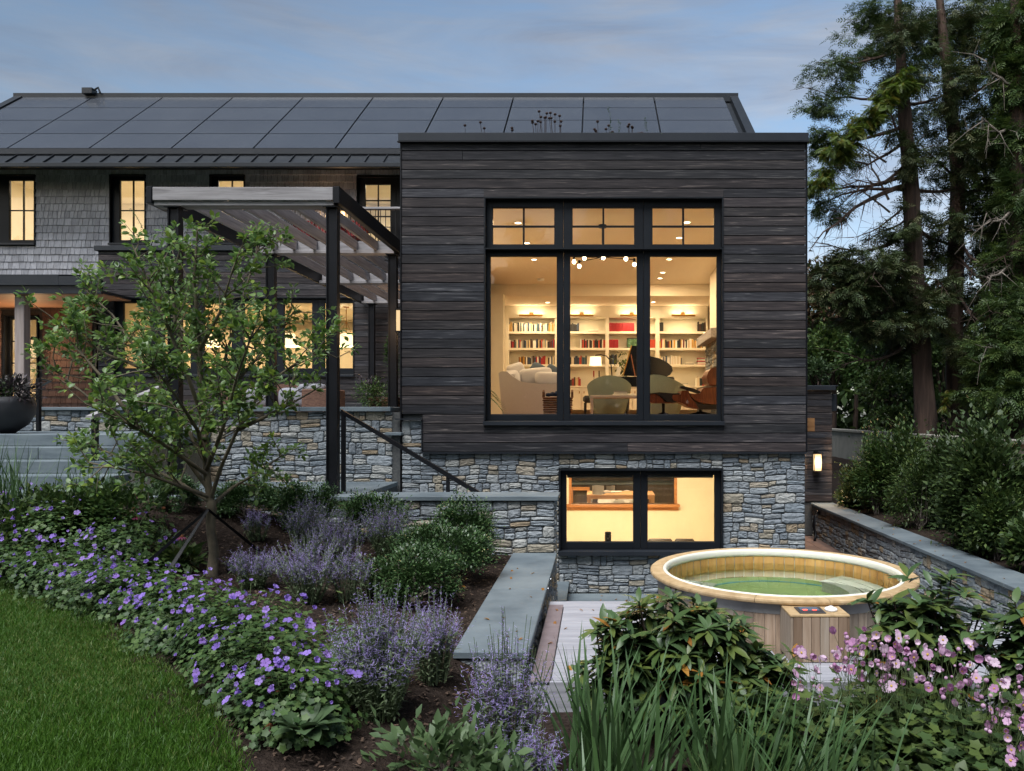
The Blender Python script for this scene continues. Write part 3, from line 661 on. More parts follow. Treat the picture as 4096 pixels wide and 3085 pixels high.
# bump-out with the kitchen window band
def ox(u): return (u-U0)*BOY/FPX
def oz(v): return EYE-(v-V0)*BOY/FPX
KX0, KX1, KZ0, KZ1 = ox(458), ox(1417), oz(1497), oz(1190)
build('bay_wall', wall_holes(MB(), -11.8, -2.9, 2.2, 6.52, 18.43, 18.62, [(KX0+.004,KX1-.004,KZ0,KZ1-.004)]).box(-11.79,-11.6,18.63,19.52,2.2,6.5), 'mortar', house)
bay = build('bay_backing', MB().box(-11.8,-2.9,18.405,18.428,6.48,6.52), 'flashing', house, 'charred timber siding of the kitchen bay')
boards(bay, -11.82, -2.91, 2.4, 6.5, 18.38, [(KX0,KX1,KZ0-.06,KZ1)], seed=5)
sdb = MB(); z = 2.4
while z < 6.45: sdb.box(-11.84,-11.815,18.40,19.5,z+.003,z+.136); z += .1395
build('side_siding', sdb, 'charred_wood', house, kind='stuff')
build('bay_roof', MB().box(-11.9,-2.9,18.32,19.50,6.53,6.65,.01), 'flashing', house)
kc = [(ox(a),ox(b),[(oz(1474),oz(1210))]) for a, b in ((487,595),(649,757),(811,922),(970,1066),(1132,1245),(1294,1409))]
window(house, kc, KX0, KX1, KZ0, KZ1, 18.37, 18.50, 'long band of lit kitchen windows behind the small tree', sill=.06)
# porch on the left
por = build('porch_roof', MB().box(-16.2,-11.95,17.3,19.5,5.36,5.42).box(-16.2,-11.93,17.22,17.30,5.34,5.66).box(-16.2,-11.93,17.16,17.22,5.52,5.72), 'flashing', house)
build('porch_ceiling', MB().box(-16.2,-11.96,17.31,19.48,5.335,5.358), 'soffit_wood', house)
build('porch_return', MB().box(-11.92,-11.02,17.3,18.36,5.36,5.42).box(-11.925,-11.02,17.22,17.298,5.34,5.66).box(-11.925,-11.02,17.16,17.218,5.52,5.72), 'flashing', house); build('porch_return_ceiling', MB().box(-11.95,-11.04,17.31,18.36,5.335,5.358), 'soffit_wood', house)
build('porch_skirt', MB().prism([(17.2,5.7),(19.5,6.1),(19.5,6.16),(17.2,5.76)], 'x', -16.2, -11.95), 'roof_metal', house)
build('porch_post', MB().box(PX(64,17.5),PX(102,17.5),17.45,17.66,2.39,5.335,.01), 'porch_post', house)
# roof
SL = 2.62/3.3
def roof_pt(Y, off=0.0): return 9.15+(Y-18.9)*SL+off
roof = build('roof', MB().prism([(18.42,roof_pt(18.42,-.17)),(22.2,roof_pt(22.2,-.17)),(26,roof_pt(22.2,-.17)-3.8*SL),(26,roof_pt(22.2,-.3)-3.8*SL),(22.2,roof_pt(22.2,-.33)),(18.46,roof_pt(18.46,-.32))], 'x', -16.6, 3.98), 'roof_metal', house, 'dark metal gable roof carrying solar panels')
for i in range(10):
    for j in range(4):
        x1 = 3.62-2.0*i; y0 = 18.9+j*.825; a = MB()
        x0, x1 = x1-1.98, x1-.02; y1 = y0+.798
        vs = []
        for (x, y) in ((x0,y0),(x1,y0),(x1,y1),(x0,y1)): vs.append((x, y+.02, roof_pt(y,-.035)))
        for (x, y) in ((x0,y0),(x1,y0),(x1,y1),(x0,y1)): vs.append((x, y, roof_pt(y)))
        build('solar_panel', a.add(vs, [(4,5,6,7),(0,1,5,4),(1,2,6,5),(2,3,7,6),(3,0,4,7)]), 'solar', roof)
build('panel_skirt', MB().box(-16.5,3.7,18.84,18.885,roof_pt(18.86,-.13),roof_pt(18.86,.0)), 'flashing', roof)
for i in range(46):
    x = 3.9-.45*i; build('standing_seam', MB().prism([(18.44,roof_pt(18.44,-.165)),(18.83,roof_pt(18.83,-.165)),(18.83,roof_pt(18.83,-.12)),(18.44,roof_pt(18.44,-.115))], 'x', x, x+.014), 'roof_metal', roof)
build('gutter', MB().box(-16.6,3.98,18.30,18.43,8.50,8.61,.012), 'roof_metal', roof)
build('soffit', MB().prism([(18.44,8.47),(18.44,8.49),(19.53,8.99),(19.53,8.95)], 'x', -16.5, 3.9), 'charred_wood', roof)
build('ridge_cap', MB().box(-16.65,4.03,22.1,22.32,roof_pt(22.2,-.19),roof_pt(22.2,.05)), 'roof_metal', roof)
for xa in (3.80, -16.62):
    build('rake_trim', MB().prism([(18.42,roof_pt(18.42,-.16)),(22.2,roof_pt(22.2,-.16)),(22.2,roof_pt(22.2,.04)),(18.42,roof_pt(18.42,.04))], 'x', xa, xa+.22), 'roof_metal', roof)
rv = build('roof_vent', MB().box(PX(330,22),PX(372,22),21.95,22.2,11.75,11.92,.01).tube([(PX(372,22),22.05,11.88),(PX(388,22),22.05,11.95),(PX(396,22),22.05,11.8)], .03, 8), 'roof_metal', roof)
# balcony rail on the bay roof
rail = thing('balcony_railing', 'black baluster railing with pale top rail on the upstairs balcony', 'railing', (-6,18.5,6.65))
build('top_rail', MB().box(-7.5,-2.95,18.42,18.56,7.54,7.59,.005), 'grey_wood_x', rail); build('bottom_rail', MB().box(-7.5,-2.95,18.47,18.51,6.75,6.79), 'black_metal', rail)
for i in range(38): build('baluster', MB().box(-7.45+i*.12,-7.45+i*.12+.014,18.483,18.497,6.79,7.54), 'black_metal', rail)
for i in range(9): build('baluster', MB().box(-7.5,-7.486,18.6+i*.1,18.614+i*.1,6.79,7.54), 'black_metal', rail)
build('side_rail', MB().box(-7.55,-7.44,18.56,19.5,7.542,7.588), 'grey_wood_x', rail)
# small outbuilding behind the hot tub
ob = thing('timber_outbuilding', 'low dark timber outbuilding with a lit lantern behind the hot tub', 'outbuilding', (4,18,.7))
build('wall', MB().box(2.5,5.13,17.03,19.4,0,3.17), 'mortar', ob)
boards(ob, 3.3, 5.155, .74, 3.17, 17.0, [], seed=9, joints=0)
ss = MB(); z = .74
while z < 3.1: ss.box(5.132,5.155,17.03,19.4,z+.003,z+.136); z += .1395
build('side_siding', ss, 'charred_wood', ob, kind='stuff')
build('roof_cap', MB().box(2.5,5.22,16.93,19.5,3.18,3.285,.008).box(2.5,5.42,17.4,19.5,3.288,3.31), 'flashing', ob); build('downspout_box', MB().box(5.16,5.29,17.1,17.3,2.72,3.1,.01), 'flashing', ob)
# ================================================================ lanterns
def lantern(label, c, h, wd, wall, power):
    """c: centre of the back plate top; wall: outward direction from the wall"""
    t = thing('wall_lantern', label, 'lantern', c, 'outdoor wall lanterns'); n = Vector(wall); sd = Vector((n.y, -n.x, 0)); C = Vector(c)
    def bx(m, a0, a1, b0, b1, z0, z1):
        P = [C+sd*a+n*b for a, b in ((a0,b0),(a1,b0),(a1,b1),(a0,b1))]
        m.add([(p.x,p.y,c[2]+z0) for p in P]+[(p.x,p.y,c[2]+z1) for p in P], [(0,1,2,3),(4,7,6,5),(0,4,5,1),(1,5,6,2),(2,6,7,3),(3,7,4,0)])
    hw = wd/2; m = MB(); bx(m, -hw*.6, hw*.6, .0, .02, -h*.25, h*.16); build('back_plate', m, 'black_metal', t)
    m = MB(); bx(m, -hw*.4, hw*.4, .02, .06+hw, h*.02, h*.06); bx(m, -hw, hw, .05, .05+wd, -.02, 0); build('lantern_cap', m, 'black_metal', t)
    m = MB(); e = .010
    for a in (-hw, hw-e):
        for b in (.05, .05+wd-e): bx(m, a, a+e, b, b+e, -h+.02, -.02)
    bx(m, -hw, hw, .05, .05+wd, -h, -h+.02); build('lantern_frame', m, 'black_metal', t)
    m = MB(); bx(m, -hw+.012, hw-.012, .062, .05+wd-.012, -h+.025, -.025); build('glass_shade', m, 'lantern_glass', t)
    l = bpy.data.lights.new('lantern_light', 'POINT'); l.energy = power*1.6; l.color = (1,.62,.32); l.shadow_soft_size = .06
    lo = bpy.data.objects.new('lantern_light', l); COL.objects.link(lo); p = C+n*(.10+wd); lo.location = (p.x, p.y, c[2]-h*.5)
lantern('lit lantern on the low outbuilding behind the hot tub', (PX(3262,17),16.99,PZ(1812,17)), .40, .16, (0,-1,0), 14)
lantern('lit lantern on the porch wall at far left', (PX(127,19.4),19.48,PZ(1358,19.4)), .48, .22, (0,-1,0), 20)
lantern('lit lantern on the side of the dark wing by the pergola', (BX0-.02,11.95,4.28), .36, .13, (-1,0,0), 6)
lantern('lantern on the wing side deeper under the pergola', (BX0-.02,16.6,4.5), .40, .16, (-1,0,0), 9)
lantern('lit lantern by the balcony door upstairs', (PX(1381,19.45),19.48,7.8), .42, .18, (0,-1,0), 8)
# ================================================================ pergola
pg = thing('pergola', 'black steel and weathered grey timber pergola beside the dark wing', 'pergola', (-4.4,13.9,1.66))
rowsY = (9.70,12.55,15.40,18.15)
for y in rowsY:
    zb = 1.66 if y < 10 else 2.39
    for xc in (-5.27,-3.30):
        p = build('post', MB().box(xc-.068,xc+.068,y-.05,y+.05,zb,5.235,.004).box(xc-.068,xc-.052,y-.07,y-.051,zb,5.235).box(xc+.052,xc+.068,y-.07,y-.051,zb,5.235), 'black_metal', pg)
        build('base_plate', MB().box(xc-.09,xc+.09,y-.09,y+.09,zb+.001,zb+.014), 'black_metal', pg); build('top_plate', MB().box(xc-.10,xc+.10,y-.1,y+.1,5.228,5.24), 'black_metal', pg)
for x0, x1 in ((-5.56,-5.49),(-3.255,-3.175)): build('side_beam', MB().box(x0,x1,9.55,18.32,5.262,5.47,.005), 'black_metal', pg)
for y in rowsY:
    build('header_plate', MB().box(-5.485,-3.26,y-.11,y+.09,5.242,5.297,.004), 'grey_wood_x', pg)
    yb = y-.12 if y < 10 else y
    rx = [-5.485]+[-5.19+.325*i for i in range(6)]+[-3.26]
    if y < 10: build('front_board', MB().box(-5.485,-3.26,9.56,9.60,5.30,5.462,.004), 'grey_wood_x', pg)
    else:
        for a, b in zip(rx[:-1], rx[1:]): build('blocking', MB().box(a+.03,b-.03,y-.02,y+.02,5.30,5.455,.003), 'grey_wood_x', pg)
for i in range(6):
    xr = -5.19+.325*i
    for y0, y1 in zip((9.603,12.553,15.403), (12.547,15.397,18.28)): build('rafter', MB().box(xr-.022,xr+.022,y0,y1,5.299,5.453,.004), 'grey_wood', pg)
# handrails
hr = thing('stair_handrail', 'black steel handrail sloping down the garden stairs', 'handrail', (-3.2,10.1,1.66))
yh = 9.99
build('post', MB().box(PX(1366,yh),PX(1382,yh),yh-.025,yh+.025,1.66,PZ(1650,yh),.003), 'black_metal', hr); build('post', MB().box(PX(1785,yh),PX(1799,yh),yh-.022,yh+.022,.95,PZ(1897,yh),.003), 'black_metal', hr)
build('sloping_rail', MB().add([(PX(1365,yh),yy_,PZ(1637,yh)) for yy_ in (yh-.03,yh+.03)]+[(PX(1365,yh),yy_,PZ(1654,yh)) for yy_ in (yh-.03,yh+.03)]+[(PX(2050,yh),yy_,PZ(2044,yh)) for yy_ in (yh-.03,yh+.03)]+[(PX(2050,yh),yy_,PZ(2064,yh)) for yy_ in (yh-.03,yh+.03)],
      [(0,1,5,4),(2,6,7,3),(0,4,6,2),(1,3,7,5),(0,2,3,1),(4,5,7,6)]), 'black_metal', hr)
hl = thing('step_handrail', 'black handrail with pale flat top beside the broad left steps', 'handrail', (-6.2,10.4,2.4))
build('post', MB().box(-6.06,-6.0,9.28,9.34,1.75,2.62,.003), 'black_metal', hl); build('post', MB().box(-6.6,-6.54,11.5,11.56,2.40,3.05,.003), 'black_metal', hl)
build('rail', MB().add([(-6.07,9.2,2.60),(-5.99,9.2,2.60),(-5.99,9.2,2.64),(-6.07,9.2,2.64),(-6.61,11.7,3.06),(-6.53,11.7,3.06),(-6.53,11.7,3.10),(-6.61,11.7,3.10)], [(0,1,2,3),(4,7,6,5),(0,4,5,1),(1,5,6,2),(2,6,7,3),(3,7,4,0)]), 'grey_wood', hl)
hp = thing('porch_handrail', 'short black handrail beside the bowl planter at far left', 'handrail', (-8.4,11.6,2.4))
build('post', MB().box(PX(150,11.7),PX(163,11.7),11.66,11.72,2.40,PZ(1515,11.7),.003), 'black_metal', hp)
build('rail', MB().tube([(PX(163,11.7),11.68,PZ(1513,11.7)),(PX(130,11.7),12.1,PZ(1522,12.1)),(PX(75,12.3),12.8,PZ(1545,12.8))], .018, 6), 'black_metal', hp)
# ================================================================ timber deck and hot tub
TX, TY, TR = 1.70, 7.20, 1.20
dk = thing('timber_deck', 'pale weathered timber deck around the hot tub', 'deck', (1.5,6.5,0))
build('deck_frame', MB().box(-.40,4.55,5.42,5.47,.5,.78).box(-.40,.4,7.58,7.63,0,.78).box(3.0,4.0,6.93,6.98,0,.78), 'composite', dk)
build('fascia_board', MB().box(-.47,4.6,5.36,5.385,.52,.808,.003), 'deck_board', dk); build('back_fascia', MB().box(-.30,.50,7.66,7.68,0,.806), 'deck_board', dk)
build('border_board', MB().box(-.465,-.325,5.36,7.52,.782,.812,.004), 'composite', dk)
yb = 5.39; j = 0
while yb < 7.64:
    y1 = min(yb+.1375, 7.66); xr = 4.6 if y1 < 7.02 else 3.1; xl = -.465 if y1 > 7.5 else -.318
    d = min(abs(yb-TY), abs(y1-TY)) if not (yb < TY < y1) else 0
    segs = [(xl, xr)]
    if d < 1.17:
        hwid = math.sqrt(1.17**2-d*d); segs = [(xl, TX-hwid), (TX+hwid, xr)]
    for a, b in segs:
        if b-a < .05: continue
        if b-a > 2.5: c = a+(1.6 if j % 2 else 2.6); ss_ = [(a, c-.002), (c+.002, b)]
        else: ss_ = [(a, b)]
        for a2, b2 in ss_: build('deck_board', MB().box(a2, b2, yb+.0025, y1-.0025, .785, .81, .003), 'deck_board', dk)
    yb = y1; j += 1
tub = thing('hot_tub', 'round cedar hot tub full of clear green water', 'hot tub', (TX,TY,0))
ns = 84; da = 2*math.pi/ns
stv = MB().lathe(0, 0, [(1.085,.02),(1.128,.02),(1.130,.05),(1.130,1.172),(1.085,1.172)], 2, -da/2+.0012, da/2-.0012); sme = bpy.data.meshes.new('stave'); sme.from_pydata(stv.v, [], stv.f); sme.materials.append(MATS['cedar_out'])
for i in range(ns): link('stave', sme, tub, rz=i*da)
ni = 62; di = 2*math.pi/ni
inn = MB().lathe(0, 0, [(1.060,.2),(1.050,.2),(1.050,1.165),(1.060,1.165)][::-1], 2, -di/2+.0035, di/2-.0035); ime = bpy.data.meshes.new('lining_stave'); ime.from_pydata(inn.v, [], inn.f); ime.materials.append(MATS['cedar_in'])
for i in range(ni): link('lining_stave', ime, tub, rz=i*di+.03)
build('lining_shell', MB().lathe(TX, TY, [(1.061,1.165),(1.061,.2)], 96), 'cream', tub, smooth=True)
build('hoop', MB().lathe(TX, TY, [(1.131,1.085),(1.136,1.085),(1.136,1.168),(1.131,1.168)], 96), 'band_metal', tub, smooth=True)
build('hoop', MB().lathe(TX, TY, [(1.131,.30),(1.136,.30),(1.136,.38),(1.131,.38)], 96), 'band_metal', tub, smooth=True)
np_ = 13; dp = 2*math.pi/np_
rim = MB().lathe(0, 0, [(1.086,1.174),(1.190,1.174),(1.199,1.181),(1.202,1.195),(1.199,1.208),(1.190,1.215),(1.086,1.215),(1.086,1.174)], 10, -dp/2+.0016, dp/2-.0016)
nq = 8; rim.f += [tuple(range(nq-1))[::-1], tuple(10*nq+i for i in range(nq-1))]
rme = bpy.data.meshes.new('rim_plank'); rme.from_pydata(rim.v, [], rim.f); rme.materials.append(MATS['cedar_rim'])
for i in range(np_): link('rim_plank', rme, tub, rz=i*dp+.21)
build('rim_liner', MB().lathe(TX, TY, [(1.055,1.145),(1.046,1.150),(1.043,1.17),(1.046,1.20),(1.054,1.217),(1.066,1.223),(1.078,1.221),(1.084,1.214)], 96), 'cream', tub, smooth='all')
build('water_surface', MB().disc((TX,TY,1.075), 1.0495, 96), 'water', tub)

mat('tub_green', [s(150,178,118), s(168,194,132)], scale=(2,2,2), rough=.5); mat('tub_blue', [s(96,168,176)], rough=.5); mat('bench_grey', [s(176,182,172), s(196,200,190)], scale=(1.5,20,20), rough=.6, rval=.1)
build('tub_floor', MB().disc((TX,TY,.42), 1.055, 64), 'tub_green', tub)
build('floor_ring', MB().lathe(TX, TY, [(.86,.425),(.86,.44),(.82,.44),(.82,.425)][::-1], 64), 'tub_blue', tub)
build('drain', MB().lathe(TX-.15, TY+.25, [(.0,.45),(.05,.45),(.06,.435),(.085,.435),(.09,.422)][::-1], 20), 'tub_blue', tub)
for a0, a1 in ((R(150),R(214)),(R(-42),R(40))):
    b = build('bench', MB().lathe(TX, TY, [(.64,.43),(.64,.78),(.66,.80)], 12, a0+.03, a1-.03), 'bench_grey', tub)
    for r0 in (.62,.76,.90): build('bench_slat', MB().lathe(TX, TY, [(r0,.805),(r0,.835),(r0+.125,.835),(r0+.125,.805),(r0,.805)][::-1], 12, a0, a1), 'bench_grey', b)
for a in (R(162), R(31)): build('jet', MB().lathe(0,0,[(.0,0),(.03,.004),(.042,.0)],14), 'planter_black', tub).matrix_local = Matrix.Translation((1.034*math.cos(a),1.034*math.sin(a),.98)) @ Matrix.Rotation(a,4,'Z') @ Matrix.Rotation(R(-90),4,'Y')
ac = math.atan2(-.9,-.6)+.35; la = MB()
for q in (-.07, 0, .07): la.tube([(TX+1.15*math.cos(R(205)+q),TY+1.15*math.sin(R(205)+q),1.145),(TX+1.15*math.cos(R(205)+q+.05),TY+1.15*math.sin(R(205)+q+.05),1.145)], .02, 8)
la.tube([(TX+1.155*math.cos(R(200)),TY+1.155*math.sin(R(200)),1.145),(TX+1.155*math.cos(R(211)),TY+1.155*math.sin(R(211)),1.145)], .009, 8); build('hoop_lug', la, 'steel', tub)
# control box in front of the tub
CBX0, CBX1, CBY0 = PX(3163,5.76), PX(3390,5.76), 5.76
cb = thing('control_box', 'weathered cedar control box with lit panel in front of the hot tub', 'control box', ((CBX0+CBX1)/2,5.9,.81))
wd = (CBX1-CBX0-.02)/6
for i in range(6): build('slat', MB().box(CBX0+.02+wd*i+.0015,CBX0+.02+wd*(i+1)-.0015,CBY0,CBY0+.02,.815,1.147,.002), 'cedar_out', cb)
build('side_panel', MB().box(CBX0,CBX0+.019,CBY0+.003,6.12,.815,1.147), 'cedar_out', cb); build('side_panel', MB().box(CBX1-.001,CBX1+.018,CBY0+.003,6.12,.815,1.147), 'cedar_out', cb)
build('box_top', MB().box(CBX0-.002,CBX1+.02,CBY0-.002,6.09,1.149,1.168,.004), 'cedar_rim', cb)
pn = build('control_panel', MB().box(CBX0+.075,CBX0+.275,5.79,5.97,1.1685,1.176,.003), 'planter_black', cb)
build('display', MB().box(CBX0+.10,CBX0+.245,5.85,5.95,1.1762,1.1795,.001), 'slate_fabric', pn)
for q in range(3): build('red_light', MB().box(CBX0+.118+q*.012,CBX0+.126+q*.012,5.855,5.872,1.1797,1.1815), 'red_led', pn)
build('red_light', MB().box(CBX0+.19,CBX0+.22,5.855,5.866,1.1797,1.1815), 'red_led', pn)
ch = thing('chlorine_floater', 'white round plastic dome on top of the control box', 'plastic dome', (CBX0+.335,5.88,1.168))
build('dome', MB().lathe(CBX0+.335, 5.88, [(.0,1.205),(.012,1.205),(.022,1.197),(.04,1.192),(.048,1.182),(.046,1.172),(.03,1.169)][::-1], 24), 'white_plastic', ch, smooth=True)
hs_ = thing('coiled_hose', 'black hose hanging at the far end of the retaining wall', 'hose', (4.5,16.2,0))
build('hose', MB().tube([(4.73,16.4,.55),(4.66,16.35,.6),(4.58,16.3,.5),(4.56,16.3,.3),(4.6,16.3,.1),(4.55,16.2,.02)], .03, 8), 'black_metal', hs_, smooth='all')
# ================================================================ rooms
LAMP = .68
def area(name, loc, size, power, col=(1,.74,.42), rot=(0,0,0), sy=None):
    l = bpy.data.lights.new(name, 'AREA'); l.energy = power*LAMP; l.color = col; l.size = size; l.shape = 'RECTANGLE' if sy else 'DISK'
    if sy: l.size_y = sy
    o = bpy.data.objects.new(name, l); COL.objects.link(o); o.location = loc; o.rotation_euler = rot; return o
FL, CE1, CE2 = 2.60, 5.98, 5.68
build('living_room_floor', MB().box(-2.68,3.3,11.75,22.4,2.40,FL), 'floor_wood', house)
build('living_room_ceiling', MB().box(-2.68,2.88,11.75,19.8,CE1,CE1+.1).box(-2.9,3.3,19.8,22.4,CE2,CE2+.4), 'ceiling_paint', house)
build('living_room_wall', MB().box(-2.69,-2.6,11.745,18.0,FL,CE1).box(2.88,2.89,11.745,19.8,FL,CE1).box(-2.95,-2.9,19.4,22.4,FL,CE2).box(3.22,3.3,19.8,22.4,FL,CE2).box(-2.95,3.3,22.05,22.15,FL,CE2).box(-2.69,-2.35,19.45,19.75,FL,CE2).box(2.885,3.25,19.6,19.8,FL,CE2)
      .box(-2.6,MWX0-.005,11.745,11.76,FL,CE1).box(MWX1+.005,2.88,11.745,11.76,FL,CE1).box(MWX0-.005,MWX1+.005,11.745,11.76,MWZ1,CE1), 'wall_cream', house)
build('living_room_baseboard', MB().box(-2.599,-2.585,11.9,18.0,FL,FL+.14).box(-2.36,-2.34,19.44,19.76,FL,FL+.14), 'wall_white', house)
def downlight(x, y, z, room, p, col=(1,.74,.42)):
    t = thing('recessed_downlight', 'recessed ceiling downlight '+room, 'downlight', (x,y,z), 'recessed downlights')
    build('trim_ring', MB().lathe(x, y, [(.075,z-.001),(.072,z-.010),(.055,z-.008),(.055,z-.002)], 16), 'wall_white', t); build('lens', MB().disc((x,y,z-.006), .054, 16, up=-1), 'downlight', t)
    area('downlight_beam', (x,y,z-.02), .12, p, col)
for (u, v, zc, lb) in ((2072,891,CE1,'seen in the upper left transom'),(2107,972,CE1,'seen low in the left transom beside its bar'),(2136,1038,CE1,'just under the left transom rail'),(2748,889,CE1,'seen in the right transom, upper one'),(2717,951,CE1,'seen in the right transom, lower one'),
                       (2677,1037,CE1,'just under the right transom rail'),(2651,1090,CE1,'upper of the pair in the right bay'),(2640,1113,CE1,'lower of the pair in the right bay'),(2190,1210,CE2,'over the leftmost bookcase bay'),(2613,1208,CE2,'over the right bookcase bays')):
    Yd = (zc-EYE)*FPX/(V0-v); downlight(PX(u,Yd), Yd, zc, lb, 21 if zc == CE1 else 13)
sd_ = thing('smoke_detector', 'round smoke detector on the living room ceiling', 'smoke detector', (PX(2163,19),19,CE1)); build('body', MB().lathe(PX(2163,19),19,[(.0,CE1-.05),(.07,CE1-.05),(.09,CE1-.03),(.09,CE1-.001)],20), 'white_plastic', sd_, smooth=True)
for u, v, lb in ((2205,943,'left'),(2620,943,'right')):
    Yd = (CE1-EYE)*FPX/(V0-v); sp = thing('ceiling_speaker', 'round flush ceiling speaker at the '+lb+' edge of a transom', 'speaker', (PX(u,Yd),Yd,CE1)); build('grille', MB().lathe(PX(u,Yd),Yd,[(.0,CE1-.004),(.14,CE1-.004),(.15,CE1-.001)],24), 'ceiling_paint', sp)
# bookcase wall
YB = 21.65
bx_ = lambda u: PX(u, YB); bz_ = lambda v: PZ(v, YB)
bc = thing('bookcase', 'cream built-in bookcase wall with four bays and cabinets', 'bookcase', (0,21.8,FL))
build('back_panel', MB().box(bx_(2022),bx_(2830),22.0,22.04,FL,bz_(1240)), 'wall_white', bc)
build('frieze', MB().box(bx_(2022),bx_(2830),YB-.01,22.0,bz_(1272),CE2-.002), 'wall_white', bc)
BAYS = ((2034.5,2219.6),(2234,2421.5),(2436,2622),(2638,2825)); SHV = (1326,1392,1458,1545)
for a, b in ((2021,2034.5),(2219.6,2234),(2421.5,2436),(2622,2638),(2825,2831)): build('divider', MB().box(bx_(a),bx_(b),YB,22.0,bz_(1545),bz_(1272)), 'wall_white', bc)
for (a, b) in BAYS:
    for v in SHV[:3]: build('shelf', MB().box(bx_(a)+.002,bx_(b)-.002,YB+.01,22.0,bz_(v+9),bz_(v),.003), 'wall_white', bc)
build('counter', MB().box(bx_(2020),bx_(2832),YB-.22,22.0,bz_(1552),bz_(1545),.004), 'wall_white', bc)
for bi, (a, b) in enumerate(BAYS):
    m = (a+b)/2
    for a2, b2 in ((a-6,m-1),(m+1,b+6)):
        d_ = build('cabinet_door', MB().box(bx_(a2),bx_(b2),YB-.2,YB-.18,bz_(1640),bz_(1554)).box(bx_(a2),bx_(a2)+.06,YB-.215,YB-.2,bz_(1640),bz_(1554)).box(bx_(b2)-.06,bx_(b2),YB-.215,YB-.2,bz_(1640),bz_(1554)).box(bx_(a2)+.06,bx_(b2)-.06,YB-.215,YB-.2,bz_(1562),bz_(1554)).box(bx_(a2)+.06,bx_(b2)-.06,YB-.215,YB-.2,bz_(1640),bz_(1632)), 'wall_white', bc)
        hx_ = b2-8 if b2 < m else a2+8; build('knob', MB().tube([(bx_(hx_),YB-.215,bz_(1567)),(bx_(hx_),YB-.25,bz_(1567)),(bx_(hx_),YB-.25,bz_(1575))], .012, 6), 'brass', d_)
for bi, u in enumerate((2125.6,2327,2527,2731)):
    t = thing('picture_light', 'brass picture light over the '+('leftmost','second','third','rightmost')[bi]+' bookcase bay', 'picture light', (bx_(u),YB-.1,bz_(1262)), 'picture lights above the bookcase')
    build('plate', MB().box(bx_(u)-.055,bx_(u)+.055,YB-.03,YB-.011,bz_(1262),bz_(1251)), 'brass', t); build('arm', MB().tube([(bx_(u),YB-.03,bz_(1256)),(bx_(u),YB-.16,bz_(1262))], .012, 6), 'brass', t)
    build('bar', MB().box(bx_(u-47),bx_(u+47),YB-.2,YB-.13,bz_(1269),bz_(1261.5),.008), 'brass', t); area('picture_light_glow', (bx_(u),YB-.165,bz_(1270)-.01), .64, 5, sy=.05); area('picture_light_up', (bx_(u),YB-.10,bz_(1262)), .64, 2.2, rot=(R(180),0,0), sy=.05)
# books
BC = [('cream',s(214,200,176)),('black',s(34,32,36)),('red',s(150,40,38)),('white',s(226,220,208)),('navy',s(48,66,92)),('ochre',s(196,150,72)),('maroon',s(96,30,34)),('charcoal',s(46,50,52)),('tan',s(200,178,138)),('teal',s(70,98,104)),('orange',s(188,74,48)),('brown',s(70,46,38)),('ivory',s(232,226,214)),('olive',s(112,118,86)),('grey',s(150,148,144)),('crimson',s(158,34,44))]
for n_, c_ in BC: mat('book_'+n_, [c_], rough=.65, rval=.12)
ORD = ['first','second','third','fourth','fifth','sixth','seventh','eighth','ninth','tenth','eleventh','twelfth','thirteenth','fourteenth','fifteenth','sixteenth','seventeenth','eighteenth','nineteenth','twentieth']
def ordw(i):
    if i <= 20: return ORD[i-1]
    t = {2:'twenty',3:'thirty',4:'forty'}[i//10]; return (t+'-'+ORD[i%10-1]) if i % 10 else {30:'thirtieth',40:'fortieth'}[i]
rb = random.Random(77)
def shelf_books(bay, sh, u0, u1, cols=None, hr=(.62,.9), wr=(3.5,7)):
    bn = ('leftmost','second','third','rightmost')[bay]; sn = ('top','second','third','bottom')[sh]; u = u0; z0 = bz_(SHV[sh])+.001; i = 0
    hmax = (52 if sh == 0 else 50)*YB/FPX
    if u0-BAYS[bay][0] < 20: side = ''
    while u < u1-2:
        wd = rb.uniform(*wr); c = rb.choice(cols) if cols else rb.choice(BC)[0]; i += 1
        h = hmax*rb.uniform(*hr)*.84; d = rb.uniform(.14,.2); y0 = YB+.03+rb.uniform(0,.03)
        part_ = (' near its left side','') [0 if (u0 < BAYS[bay][0]+25 and u1 < BAYS[bay][1]-60) else 1] or (' near its right side' if u0 > BAYS[bay][0]+60 else '')
        x0, x1 = bx_(u), bx_(min(u+wd-.35, u1)); m = MB().box(x0, x1, y0, y0+d, z0, z0+h, .002)
        b_ = build('book', m, 'book_'+c, None, f'{c} book, {ordw(i)} from left on {sn} shelf of {bn} bookcase bay{part_}', 'book', 'books on the bookcase shelves')
        u += wd
MIX = None
shelf_books(0,0,2035,2219, ['cream','white','ivory','charcoal','black','tan','ivory','white','ochre','navy','teal','cream'])
shelf_books(0,1,2035,2219, ['maroon','cream','black','red','white','teal','orange','charcoal','tan','crimson','brown','navy','grey','ivory'], hr=(.6,.86))
shelf_books(0,2,2074,2219, ['black','red','tan','charcoal','navy','maroon','white','crimson','ochre','grey','brown'], hr=(.6,.84))
shelf_books(1,0,2240,2316, ['black','orange','navy','teal','white','charcoal'], hr=(.6,.8)); shelf_books(1,1,2320,2421, ['black','white','orange','black','red','ivory','black','cream'], hr=(.7,.86)); shelf_books(1,2,2243,2358, ['navy','charcoal','orange','tan','cream','teal','navy'], hr=(.66,.86)); shelf_books(1,3,2250,2323, ['red','orange','black','tan','teal','brown'], hr=(.55,.9))
